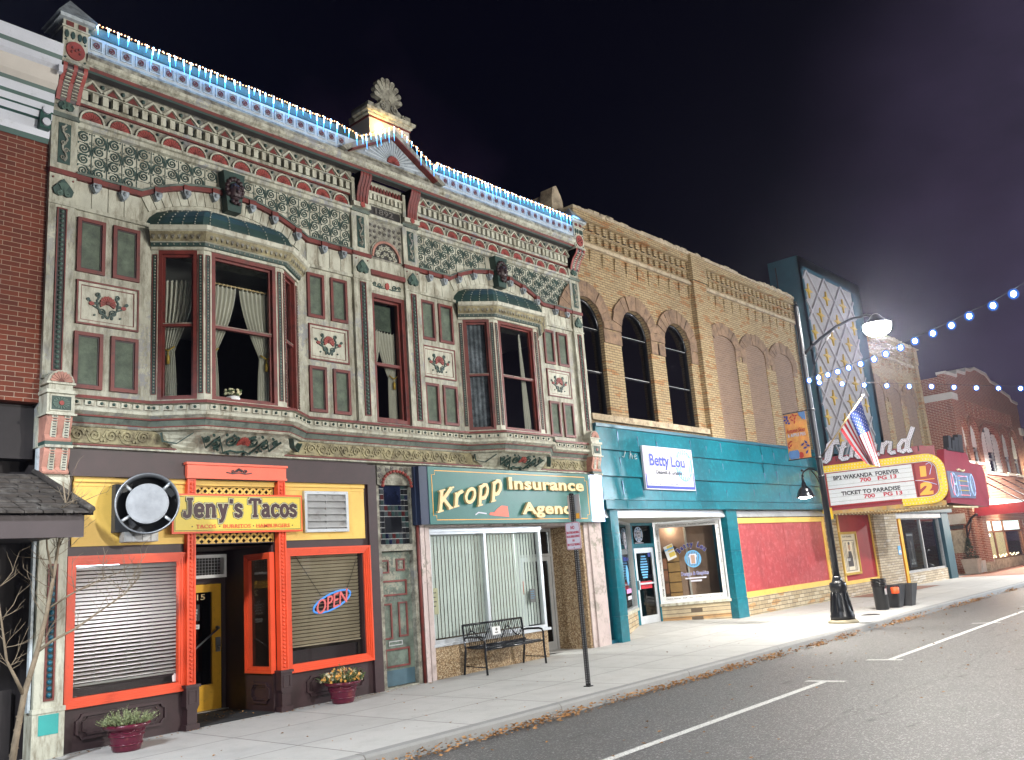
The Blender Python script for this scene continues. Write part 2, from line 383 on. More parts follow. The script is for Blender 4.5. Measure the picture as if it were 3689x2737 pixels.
    def lathe_s(s, c, r, n, m, sz, sy):
        c = Vector(c); rings = []
        for j in range(m + 1):
            t = PI * j / m; rr = max(1e-4, r * math.sin(t))
            rings.append([s.V(c + Vector((rr * math.cos(2 * PI * k / n), sy * rr * math.sin(2 * PI * k / n), sz * r * math.cos(t)))) for k in range(n)])
        sm = s.sm; s.sm = True
        for A, B in zip(rings, rings[1:]):
            for k in range(n): s.F([A[k], A[(k + 1) % n], B[(k + 1) % n], B[k]])
        s.sm = sm
    def sweep(s, plan, prof, close=False, cap=True, mats=None):
        """profile (d outward, z) swept along a plan polyline (x,y) with mitres; street side is outward"""
        nrm = []
        for a, b in zip(plan, plan[1:]):
            dx, dy = b[0] - a[0], b[1] - a[1]; l = math.hypot(dx, dy); nrm.append((dy / l, -dx / l))
        off = []
        for i in range(len(plan)):
            n1 = nrm[max(0, i - 1)]; n2 = nrm[min(len(nrm) - 1, i)]
            mx, my = n1[0] + n2[0], n1[1] + n2[1]; k = 2 / max(.3, mx * mx + my * my); off.append((mx * k, my * k))
        rows = [[s.V((p[0] + o[0] * d, p[1] + o[1] * d, z)) for d, z in prof] for p, o in zip(plan, off)]
        np_ = len(prof)
        for A, B in zip(rows, rows[1:]):
            for k in range(np_ - (0 if close else 1)):
                if mats: s.mat(mats[k])
                s.F([A[k], A[(k + 1) % np_], B[(k + 1) % np_], B[k]])
        if cap: s.F(rows[0]); s.F(rows[-1][::-1])
        return s
    def holes(s, x0, x1, z0, z1, hs, y0, y1):
        xs = sorted({x0, x1, *[h[0] for h in hs], *[h[1] for h in hs]}); zs = sorted({z0, z1, *[h[2] for h in hs], *[h[3] for h in hs]})
        xs = [x for x in xs if x0 <= x <= x1]; zs = [z for z in zs if z0 <= z <= z1]
        for a, b in zip(xs, xs[1:]):
            run = None
            for c, d in zip(zs, zs[1:]):
                mx, mz = (a + b) / 2, (c + d) / 2
                if any(h[0] < mx < h[1] and h[2] < mz < h[3] for h in hs):
                    if run: s.box(a, b, y0, y1, *run); run = None
                else: run = (run[0], d) if run else (c, d)
            if run: s.box(a, b, y0, y1, *run)
        return s
    def build(s, name, parent=None, label=None, cat=None, group=None, kind=None, smooth=None, loc=None):
        base = WL[parent.name] if parent else Vector(loc) if loc is not None else Vector((0, 0, 0))
        me = bpy.data.meshes.new(name)
        me.from_pydata([tuple(v - base) for v in s.v], [], s.f)
        for k in s.ms: me.materials.append(MATS[k])
        me.polygons.foreach_set('material_index', s.mi)
        me.polygons.foreach_set('use_smooth', s.smf if smooth is None else [smooth] * len(s.f))
        me.update()
        o = bpy.data.objects.new(name, me); COL.objects.link(o)
        if parent: o.parent = parent
        elif loc is not None: o.location = base
        WL[o.name] = base
        tag(o, label, cat, group, kind); return o
def tag(o, label=None, cat=None, group=None, kind=None):
    for k, v in (('label', label), ('category', cat), ('group', group), ('kind', kind)):
        if v: o[k] = v
    return o
def thing(name, label, cat, loc, group=None):
    o = bpy.data.objects.new(name, None); COL.objects.link(o); o.location = loc; o.empty_display_size = .1
    WL[o.name] = Vector(loc); return tag(o, label, cat, group)
def dup(root, loc, label=None, group=None):
    r = root.copy(); COL.objects.link(r); r.location = loc; WL[r.name] = Vector(loc)
    if label: r['label'] = label
    if group: r['group'] = group
    for ch in list(root.children):
        c = ch.copy(); COL.objects.link(c); c.parent = r; WL[c.name] = Vector(loc)
        for g in list(ch.children):
            d = g.copy(); COL.objects.link(d); d.parent = c; WL[d.name] = Vector(loc)
    return r
FR = lambda o, u, w=(0, 0, 1): (Vector(o), Vector(u).normalized(), Vector(w), Vector(u).normalized().cross(Vector(w)))
def text_polys(body, bold=0., ext=.004, shear=0., spacing=1., bevel=0.):
    cu = bpy.data.curves.new('t', 'FONT'); cu.body = body; cu.offset = bold; cu.extrude = ext; cu.shear = shear; cu.space_character = spacing; cu.resolution_u = 3
    ob = bpy.data.objects.new('t', cu); COL.objects.link(ob); bpy.context.view_layer.update()
    me = bpy.data.meshes.new_from_object(ob.evaluated_get(bpy.context.evaluated_depsgraph_get()))
    vs = [v.co.copy() for v in me.vertices]; fs = [list(p.vertices) for p in me.polygons]
    bpy.data.objects.remove(ob); bpy.data.curves.remove(cu); bpy.data.meshes.remove(me)
    return vs, fs
def text(mb, body, x0, x1, z0, z1, y, depth=.004, bold=0., shear=0., mat=None, spacing=1., fit='both', ref=None):
    """lettering in the builder's x,z plane standing out from y (towards the street)"""
    if mat: mb.mat(mat)
    vs, fs = text_polys(body, bold, .5, shear, spacing)
    if not vs: return mb
    ax = min(v.x for v in vs); bx = max(v.x for v in vs); az = min(v.y for v in vs); bz = max(v.y for v in vs)
    kx = (x1 - x0) / (bx - ax); kz = (z1 - z0) / (bz - az)
    if fit == 'h': kx = kz
    base = len(mb.v)
    for v in vs: mb.V((x0 + (v.x - ax) * kx, y - depth * (v.z + .5), z0 + (v.y - az) * kz))
    for f in fs: mb.F([base + i for i in f])
    return mb
def spiral(cx, cz, r, turns=1.6, a0=0., d=1, n=18, r1=.12):
    return [(cx + (r * (1 - (1 - r1) * i / n)) * math.cos(a0 + d * 2 * PI * turns * i / n), cz + (r * (1 - (1 - r1) * i / n)) * math.sin(a0 + d * 2 * PI * turns * i / n)) for i in range(n + 1)]
def arcpts(cx, cz, r, a0, a1, n=10, rz=None):
    rz = r if rz is None else rz
    return [(cx + r * math.cos(a0 + (a1 - a0) * i / n), cz + rz * math.sin(a0 + (a1 - a0) * i / n)) for i in range(n + 1)]
# ------------------------------------------------------------------ the setting
def gz(x, y):
    """pavement height: level at the kerb, rising a little to the shop fronts further along"""
    a = max(0., min(1., (x - 10) / 9.)) * (.07 if x < 24 else max(.02, .07 - (x - 24) * .004))
    b = max(0., min(1.4, (y + 3.4) / 3.4))
    if 15.3 < x < 20.2 and y > .0: return a + .085 * min(1, y / 1.2)
    return a * b
def ground():
    m = MB('asphalt'); m.poly([(-90, -90, -.13), (220, -90, -.13), (220, -3.68, -.13), (-90, -3.68, -.13)]); m.build('road', kind='structure')
    m = MB('concrete'); xs = [-60, -10, 0, 4] + [4 + i * .8 for i in range(1, 46)] + [50, 70, 120, 220]; ys = [-3.53, -2.4, -1.2, -.4, 0.05, .4, .8, 1.3, 2.0]
    idx = [[m.V((x, y, gz(x, y))) for y in ys] for x in xs]
    for i in range(len(xs) - 1):
        for j in range(len(ys) - 1): m.F([idx[i][j], idx[i + 1][j], idx[i + 1][j + 1], idx[i][j + 1]])
    m.build('pavement', kind='structure')
    m = MB('kerb_concrete'); m.sweep([(-60, 0), (220, 0)], [(3.53, .0), (3.655, .0), (3.68, -.025), (3.70, -.14)], cap=False); m.build('kerb', kind='structure')
    m = MB('paver'); m.poly([(38.6, -3.4, .005), (80, -3.4, .005), (80, -.0, .025), (38.6, -.0, .025)]); m.poly([(27.2, -1.1, .043), (33, -1.1, .029), (33, 1.9, .065), (27.2, 1.9, .085)]); m.build('brick_paving', kind='structure')
    m = MB('road_paint'); z = -.126
    for x0, x1, y0, y1 in ((-20, 11.84, -5.70, -5.60), (14.08, 22.8, -5.80, -5.70), (24.2, 34, -5.84, -5.74)): m.poly([(x0, y0 + .02, z), (x1, y0, z), (x1, y1, z), (x0, y1 + .02, z)])
    for x in (11.79, 14.03, 19.9, 24.15): m.poly([(x - .06, -5.92, z + .002), (x + .06, -5.92, z + .002), (x + .02, -5.40, z + .002), (x - .1, -5.40, z + .002)])
    m.build('road_marking', kind='structure')
    m = MB('plate_dark'); m.lathe((21.0, -2.9, .001), [(.28, 0), (.28, .008), (.26, .012)], 20); tag(m.build('drain_cover', label='dark round drain cover in the pavement by the street lamp', cat='drain cover'))
ground()

def leaves():
    m = MB('dead_leaf')
    def leaf(x, y, z, s, flat):
        a = random.uniform(0, 6.28); t = random.uniform(-.25, .25) if flat else random.uniform(-.9, .9); c = random.uniform(.1, .5)
        R = Matrix.Rotation(a, 3, 'Z') @ Matrix.Rotation(t, 3, 'X')
        P = [Vector(p) * s for p in ((-1, 0, 0), (-.2, .5, c), (.9, .1, .25), (-.1, -.55, c * .8), (0, 0, 0))]
        i = [m.V(Vector((x, y, z + .004 + s * .35 * (0 if flat else 1))) + R @ p) for p in P]
        m.F([i[0], i[4], i[1]]); m.F([i[1], i[4], i[2]]); m.F([i[0], i[3], i[4]]); m.F([i[4], i[3], i[2]])
    piles = [(6.2, 1.2), (7.6, .5), (9.3, 1.0), (10.6, .8), (11.9, .7), (12.8, .5), (14.2, .3), (16.0, .25), (17.4, .35), (20.3, .5), (21.3, .4), (25.2, .7), (26.7, .5), (30.5, .4), (8.4, .5), (5.2, .8)]
    for k in range(2300):
        px, sp = random.choice(piles) if random.random() < .8 else (random.uniform(4, 32), 1.2)
        x = random.gauss(px, sp); y = -3.73 - abs(random.gauss(0, .075)); h = max(0, .07 - (-3.73 - y) * .6) * random.random()
        leaf(x, y, -.13 + h, random.uniform(.016, .036), False)
    for k in range(150): leaf(random.uniform(5, 26), random.uniform(-7.5, -4), -.13, random.uniform(.016, .034), True)
    for k in range(110):
        x = random.uniform(4.5, 26); leaf(x, random.uniform(-3.4, -.3), gz(x, -1.5), random.uniform(.012, .026), True)
    for k in range(160): leaf(random.uniform(4.2, 9.9), -.12 - abs(random.gauss(0, .05)), .0, random.uniform(.008, .022), True)
    for k in range(40): leaf(random.uniform(5.95, 7.0), random.uniform(.2, .9), .012, random.uniform(.015, .03), True)
    m.build('fallen_leaves', kind='stuff', label='brown fallen leaves drifted along the kerb', cat='leaves')
leaves()

# ------------------------------------------------------------------ ornate metal fronted building
OB = thing('ornate_building', 'ornate cream and red painted metal front with two bay windows', 'building', (9.43, 0, 0))
BAYS = (6.465, 12.25)
MID = (9.05, 9.79, 4.11, 6.29)
ZS = 4.06
def bayplan(c): return [(c - 1.15, 0.), (c - .62, -.4), (c + .62, -.4), (c + 1.15, 0.)]

def ob_wall():
    m = MB('cream')
    hs = [(c - 1.10, c + 1.10, ZS + .02, 6.2) for c in BAYS] + [MID]
    m.holes(3.97, 14.89, 3.42, 8.32, hs, 0, .22)
    m.build('wall', OB)
    m = MB('dark_wood'); m.box(3.97, 4.12, .22, 12, 0, 8.7); m.box(14.74, 14.89, .22, 12, 2.5, 8.7); m.box(14.74, 14.89, 1.2, 12, 0, 2.5); m.box(4.12, 14.74, 11.8, 12, 0, 8.7); m.build('side_wall', OB)
    m = MB('plate_dark'); m.box(4.12, 14.74, .22, 11.8, 8.1, 8.2); m.build('roof', OB)
    m = MB('ceiling_white'); m.box(4.12, 14.74, .24, 5.0, 6.50, 6.6); m.mat('interior'); m.box(4.12, 14.74, 4.8, 4.9, 3.5, 6.5)
    for x in (8.5, 10.2): m.box(x, x + .1, .24, 4.8, 3.5, 6.5)
    m.mat('plaster'); m.box(4.12, 14.74, .24, 8.0, 3.2, 3.35); m.mat('interior_brown'); m.box(4.12, 14.74, .24, 8, 3.36, 3.5); m.build('interior_partition', OB)
ob_wall()

def scroll_frieze(m, x0, x1, z0, z1, y, step, w=.016, dep=.014):
    n = max(1, round((x1 - x0) / step)); st = (x1 - x0) / n; zc = (z0 + z1) / 2; r = min(st, z1 - z0) * .42
    for i in range(n):
        cx = x0 + st * (i + .5); up = 1 if i % 2 == 0 else -1
        m.ribbon(spiral(cx, zc, r, 1.5, PI * (0 if up > 0 else 1), up, 16, .15), [w * (1.3 - .6 * k / 16) for k in range(17)], y - dep, y)
        m.ribbon([(cx - st * .5, zc - up * r * .2), (cx - st * .25, zc + up * r * .95), (cx, zc + up * r * 1.12), (cx + st * .3, zc + up * r * .9)], w, y - dep * .8, y)
        for q in (-1, 1): m.disc(cx + q * st * .4, zc + q * up * r * .75, r * .22, y - dep * 1.2, y, 7)
def belt():
    plan = [(3.97 + .31, 0.), *bayplan(BAYS[0]), *bayplan(BAYS[1]), (14.58, 0.)]
    m = MB('cream')
    lay = [((.05, 4.075), 'trim_red'), ((.17, 4.06), 'trim_red'), ((.175, 4.02), 'cream'), ((.115, 4.015), 'cream_clean'), ((.11, 3.935), 'trim_red'), ((.16, 3.925), 'cream_clean'), ((.185, 3.905), 'cream_clean'), ((.175, 3.87), 'cream'), ((.12, 3.835), 'trim_red'), ((.115, 3.815), 'dark_green'), ((.10, 3.81), 'grey_green'), ((.07, 3.745), 'trim_red'), ((.075, 3.728), 'cream'), ((.05, 3.70), 'cream'), ((.03, 3.695), 'cream')]
    m.sweep(plan, [p for p, _ in lay], cap=True, mats=[k for _, k in lay]); m.build('belt_course', OB)
    for i, (a, b) in enumerate(zip(plan, plan[1:])):
        l = math.hypot(b[0] - a[0], b[1] - a[1]); n = max(1, int(l / .143))
        u = Vector((b[0] - a[0], b[1] - a[1], 0)).normalized(); nn = Vector((u.y, -u.x, 0)); o = Vector((a[0], a[1], 0)) + nn * .112; m = MB('cream_clean')
        m.fr = FR(o, u); st = l / n
        for k in range(n):
            c = st * (k + .5)
            m.mat('cream_clean').box(c - st * .40, c + st * .30, -.022, .0, 3.945, 4.008); m.mat('dark_green').ball((c - st * .05, -.03, 3.976), .021, 7, 4)
        m.build('dentil_band', OB)
    m = MB('relief_ochre'); m.sweep([(4.28, 0), (14.58, 0)], [(.03, 3.70), (.045, 3.69), (.045, 3.50), (.03, 3.49)], cap=True)
    m.mat('trim_red'); m.sweep([(4.28, 0), (14.58, 0)], [(.03, 3.494), (.055, 3.49), (.055, 3.47), (.04, 3.465)])
    m.mat('cream'); m.sweep([(4.28, 0), (14.58, 0)], [(.04, 3.465), (.10, 3.455), (.11, 3.43), (.0, 3.418)])
    m.mat('relief_ochre'); 
    for a, b in ((4.3, 5.3), (7.65, 11.05), (13.45, 14.56)): scroll_frieze(m, a, b, 3.505, 3.69, -.045, .21, .02, .02)
    m.build('scroll_frieze', OB)
belt()

def fan(m, cx, cz, r, y, dep=.02, petals=9, a0=0., a1=PI, red='fan_red', line='trim_red'):
    m.mat(red); st = (a1 - a0) / petals
    for k in range(petals):
        a = a0 + st * (k + .5)
        m.prism([(cx + r * .16 * math.cos(a), cz + r * .16 * math.sin(a)), (cx + r * .9 * math.cos(a - st * .46), cz + r * .9 * math.sin(a - st * .46)), (cx + r * math.cos(a), cz + r * math.sin(a)), (cx + r * .9 * math.cos(a + st * .46), cz + r * .9 * math.sin(a + st * .46))], y - dep, y)
    m.mat(line); m.disc(cx, cz, r * .2, y - dep * 1.3, y, 10, a0, a1)
def flower(m, cx, cz, w, h, y, dep=.016):
    """red blossom between two pairs of green curling vines"""
    k = w
    m.mat('dark_green')
    for s in (-1, 1):
        m.ribbon([(cx + s * px * k, cz + pz * h) for px, pz in ((0, -.40), (.06, -.30), (.13, -.26), (.22, -.10), (.24, .12), (.18, .26), (.20, .36))], [.03 * k * 1.3] * 7, y - dep, y)
        m.ribbon(spiral(cx + s * .13 * k, cz - .22 * h, .095 * k, 1.6, -PI / 2, -s, 14, .2), .024 * k, y - dep, y)
        m.ribbon(spiral(cx + s * .215 * k, cz + .31 * h, .058 * k, 1.3, -PI / 2, s, 10, .25), .018 * k, y - dep, y)
        m.ribbon([(cx + s * px * k, cz + pz * h) for px, pz in ((.22, -.12), (.32, -.06), (.40, .10))], .03 * k, y - dep, y)
        m.disc(cx + s * .435 * k, cz + .12 * h, .04 * k, y - dep, y, 8); m.disc(cx + s * .29 * k, cz - .34 * h, .024 * k, y - dep, y, 7)
        for px, pz in ((.28, .02), (.17, .05), (.10, -.38)): m.disc(cx + s * px * k, cz + pz * h, .032 * k, y - dep, y, 6)
        m.mat('fan_red'); m.disc(cx + s * .36 * k, cz + .0 * h, .062 * k, y - dep * 1.2, y, 8, rz=.045 * k); m.mat('dark_green')
    fan(m, cx, cz + .06 * h, .185 * k, y, dep * 1.4, 11, -.6, PI + .6)

def panels():
    zr = ((5.66, 6.38), (4.17, 4.885))
    for xa, xb, xc, xd in ((4.34, 4.69, 4.79, 5.14), (7.79, 8.11, 8.235, 8.56), (10.16, 10.50, 10.60, 10.95), (13.555, 13.88, 13.99, 14.335)):
        for x0, x1 in ((xa, xb), (xc, xd)):
            for z0, z1 in zr:
                m = MB('trim_red'); m.frame(x0, x1, z0, z1, .045, -.035, 0); m.mat('maroon_dark').frame(x0 + .045, x1 - .045, z0 + .045, z1 - .045, .016, -.016, 0); f = m.build('panel_frame', OB)
                MB('panel_green').box(x0 + .061, x1 - .061, -.006, 0, z0 + .061, z1 - .061).build('green_panel', f)
        m = MB('trim_red'); m.frame(xa + .01, xd, 4.985, 5.555, .022, -.03, 0); m.mat('cream_clean').frame(xa + .032, xd - .022, 5.007, 5.533, .035, -.018, 0); m.mat('trim_red').frame(xa + .067, xd - .057, 5.042, 5.498, .010, -.012, 0); f = m.build('flower_panel_frame', OB)
        m = MB('cream_clean').box(xa + .077, xd - .067, -.006, 0, 5.052, 5.488); flower(m, (xa + xd) / 2, 5.27, .56, .42, -.006); m.build('flower_relief', f)
panels()

def heart(m, cx, cz, w, h, y):
    top = [(0, 1), (.28, .55), (.5, .1), (.42, -.3), (.2, -.42), (0, -.3)]
    P = [(cx + w * px, cz + h * .55 * pz) for px, pz in top] + [(cx - w * px, cz + h * .55 * pz) for px, pz in top[-2:0:-1]]
    m.mat('dark_green').prism(P, y - .03, y); m.mat('bead_green')
    for s in (-1, 1): m.ribbon(spiral(cx + s * .19 * w, cz - .12 * h, .15 * w, 1.3, PI / 2, s, 10, .2), .022, y - .042, y - .03)
    for a in (-.6, -.3, 0, .3, .6): m.ribbon([(cx, cz - .1 * h), (cx + math.sin(a) * w * .36, cz + math.cos(a) * h * .36)], [.012, .03], y - .042, y - .03)
PIL = ((3.97, 4.29), (8.68, 9.045), (9.80, 10.15), (14.56, 14.89))
def pilasters():
    for i, (a, b) in enumerate(PIL):
        c = (a + b) / 2; m = MB('cream'); zb = 4.08 if i in (1, 2) else 4.24
        m.box(a, b, -.06, 0, zb, 7.64); m.mat('trim_red').box(a - .01, b + .012, -.085, 0, 6.865, 6.93); m.mat('cream').box(a - .006, b + .006, -.075, 0, 6.46, 6.49)
        m.mat('grey_green').box(a - .012, b + .012, -.09, 0, 7.64, 7.70); m.mat('cream').box(a, b, -.06, 0, 7.70, 7.9)
        for s in (-1, 1): m.mat('trim_red').disc(c + s * .12, 6.81, .012, -.075, -.06, 6)
        p = m.build('pilaster', OB)
        m = MB('trim_red'); w = min(.06, (b - a) * .19); m.frame(c - w, c + w, zb + .1, 6.42, .014, -.078, -.06); m.mat('plate_dark').box(c - w + .014, c + w - .014, -.066, -.06, zb + .114, 6.406); m.mat('bead_green')
        z = zb + .15
        while z < 6.38: m.ball((c, -.07, z), .026, 7, 4); z += .062
        m.build('bead_strip', p)
        m = MB('dark_green'); heart(m, c, 6.64, .25, .30, -.06)
        if i in (0, 3):
            heart(m, c, 7.80, .2, .2, -.06)
        m.build('leaf_ornament', p)
        m = MB('dark_green'); m.box(c - .075, c + .075, -.068, -.06, 7.02, 7.57); m.mat('cream_dirty'); m.ribbon([(c + .03 * math.sin(k * 1.3), 7.05 + k * .05) for k in range(11)], .022, -.085, -.068)
        for k in range(5): m.ribbon(spiral(c + (.02 if k % 2 else -.02), 7.10 + .1 * k, .036, 1.2, 0, 1 if k % 2 else -1, 8, .2), .012, -.085, -.068)
        m.build('scroll_strip', p)
pilasters()

def frieze():
    # arched red label with blue mask drops, voussoirs below, keystones with faces
    for bi, c in enumerate(BAYS):
        xl, xr = ((4.29, 8.68) if bi == 0 else (10.15, 14.56))
        arc = arcpts(c, 6.40, 1.45, math.radians(158.6), math.radians(21.4), 18, rz=.79)
        half = [(xl, 6.895), (c - 1.35, 6.895)] + [(x, z + .20 * 0 + .205) for x, z in arc][0:0]
        R = 1.33; rise = .36; rad = (R * R + rise * rise) / (2 * rise); cz = 6.90 + rise - rad; a = math.asin(R / rad)
        A = [(c + rad * math.sin(-a + 2 * a * k / 20), cz + rad * math.cos(-a + 2 * a * k / 20)) for k in range(21)]
        m = MB('trim_red'); line = [(xl, 6.895)] + A + [(xr, 6.895)]
        m.ribbon(line, .065, -.07, 0); m.mat('grey_green'); m.ribbon([(x, z + .048) for x, z in line], .03, -.085, 0); 
        m.build('arch_label', OB)
        for x in [xl + .25, xl + .61] + [c + rad * math.sin(t) for t in (-.82 * a, -.5 * a, -.18 * a, .25 * a, .53 * a, .85 * a)] + [xr - .58, xr - .2]:
            z = 6.895 if abs(x - c) > R else cz + math.sqrt(rad * rad - (x - c) ** 2)
            if abs(x - c) > .25:
                m = MB('mask_blue'); m.mat('trim_red').box(x - .055, x + .055, -.10, 0, z - .04, z + .03)
                m.mat('mask_blue').prism([(x - .05, z - .04), (x + .05, z - .04), (x + .055, z - .09), (x + .02, z - .15), (x - .02, z - .165), (x - .055, z - .09)], -.10, -.02)
                m.ball((x, -.10, z - .085), .035, 7, 4); m.prism([(x - .075, z - .06), (x - .05, z - .04), (x - .05, z - .1)], -.06, -.02); m.prism([(x + .075, z - .06), (x + .05, z - .04), (x + .05, z - .1)], -.06, -.02); m.build('mask_drop', OB)
        m = MB('cream_clean')
        for k in range(20):                             # voussoirs
            t0 = -a + 2 * a * (k + .04) / 20; t1 = -a + 2 * a * (k + .96) / 20
            m.prism([(c + r * math.sin(t), cz + r * math.cos(t)) for r, t in ((rad - .035, t0), (rad - .035, t1), (rad - .24, t1), (rad - .24, t0))], -.022, 0)
        for x0, x1 in ((xl, c - R), (c + R, xr)):
            n = max(2, round((x1 - x0) / .21))
            for k in range(n): q = (x1 - x0) / n; m.box(x0 + q * k + .005, x0 + q * (k + 1) - .005, -.018, 0, 6.53, 6.86)
        m.mat('cream').box(xl, c - 1.15, -.04, 0, 6.47, 6.52); m.box(c + 1.15, xr, -.04, 0, 6.47, 6.52)
        m.build('arch_voussoir', OB)
        m = MB('dark_green'); m.prism([(c - .105, 6.97), (c + .105, 6.97), (c + .175, 7.58), (c - .175, 7.58)], -.16, 0); ks = m.build('keystone', OB)
        m = MB('maroon_dark')                            # carved face
        m.ball((c, -.17, 7.27), .105, 10, 8, 1.35, .8); m.ball((c, -.26, 7.26), .028, 6, 5, 1.6); m.ball((c - .045, -.235, 7.33), .02, 6, 4); m.ball((c + .045, -.235, 7.33), .02, 6, 4); m.box(c - .05, c + .05, -.25, -.2, 7.17, 7.185)
        for k in range(11):
            t = -.5 + 4.2 * k / 10; m.ball((c + .125 * math.cos(t), -.17, 7.31 + .16 * math.sin(t)), .04, 6, 4)
        for k in range(4): m.ball((c - .05 + .033 * k, -.2, 7.11 - .02 * (k % 2)), .032, 6, 4)
        m.build('carved_face', ks)
        # repeating scroll tiles
        m = MB('cream_clean'); m.box(xl, xr, -.004, 0, 6.945, 7.58); tl = m.build('tile_field', OB)
        mm = (MB('dark_green'), MB('dark_green')); nx = round((xr - xl) / .196); st = (xr - xl) / nx; rows = 4; rh = (7.575 - 6.95) / rows
        def top(x): return 6.96 if abs(x - c) > R else cz + math.sqrt(max(0, rad * rad - (x - c) ** 2)) + .075
        for i in range(nx + 1):
            x = xl + st * i
            if abs(x - c) > .18 and 0 < i < nx: mm[x > c].box(x - .005, x + .005, -.011, -.004, top(x), 7.575)
        for j in range(1, rows):
            z = 6.95 + rh * j
            for i in range(nx):
                x = xl + st * (i + .5)
                if abs(x - c) > .2 and top(x) < z: mm[x > c].box(x - st / 2 + .006, x + st / 2 - .006, -.0095, -.004, z - .003, z + .003)
        for i in range(nx):
            for j in range(rows):
                x = xl + st * (i + .5); z = 6.95 + rh * (j + .5); d = 1 if (i + j) % 2 else -1
                if abs(x - c) < .24 or top(x) > z - rh * .3: continue
                m = mm[x > c]; m.ribbon(spiral(x, z, .074, 1.9, PI * .3, d, 18, .1), .016, -.016, -.004)
                m.ribbon([(x - d * .085, z - .07), (x - d * .078, z + .03), (x - d * .04, z + .066), (x + d * .0, z + .075)], .014, -.014, -.004)
                m.disc(x + d * .07, z + .062, .012, -.013, -.004, 5); m.disc(x + d * .078, z - .058, .009, -.013, -.004, 5)
        mm[0].build('scroll_tracery', tl); mm[1].build('scroll_tracery', tl)
        # ledge, red fans, dentils, zigzag
        m = MB('cream'); m.sweep([(xl, 0), (xr, 0)], [(0, 7.585), (.05, 7.60), (.055, 7.655), (.09, 7.665), (.095, 7.70), (.0, 7.715)]); m.mat('cream_dirty').box(xl, xr, -.012, 0, 7.71, 7.911)
        m.mat('trim_red').box(xl, xr, -.05, 0, 7.912, 7.935); m.mat('cream').box(xl, xr, -.06, 0, 7.937, 7.985); m.build('frieze_ledge', OB)
        n = 12; st = (xr - xl) / n
        for k in range(n):
            m = MB('cream_clean'); x = xl + st * (k + .5); fan(m, x, 7.725, .135, -.012, .03, 9); m.mat('cream_clean').ring(x, 7.725, .14, .162, -.05, -.012, 12, 0, PI)
            m.mat('dark_green').ball((x + st / 2 - .02, -.03, 7.86), .022, 6, 4) if k < n - 1 else None
            m.build('fan_relief', OB)
        m = MB('cream_clean'); n = 33 if bi == 0 else 34; st = (xr - xl) / n
        m.mat('plate_dark').box(xl, xr, -.012, 0, 7.987, 8.125)
        for k in range(n):
            x = xl + st * (k + .5); m.mat('cream_clean').box(x - st * .28, x + st * .28, -.085, -.012, 7.99, 8.115)
        m.mat('cream').box(xl, xr, -.105, 0, 8.118, 8.135); m.mat('cream_dirty').box(xl, xr, -.10, 0, 8.137, 8.34)
        n = 16; st = (xr - xl) / n
        for k in range(n):
            x = xl + st * (k + .5)
            m.mat('trim_red').prism([(x - .07, 8.14), (x + .07, 8.14), (x, 8.225)], -.112, -.10)
            m.mat('cream_clean').ribbon([(x - .125, 8.137), (x, 8.255), (x + .125, 8.137)], .03, -.132, -.10)
            if k: m.mat('dark_green').ball((x - st / 2, -.108, 8.225), .03, 7, 4)
        m.build('dentil_frieze', OB)
frieze()

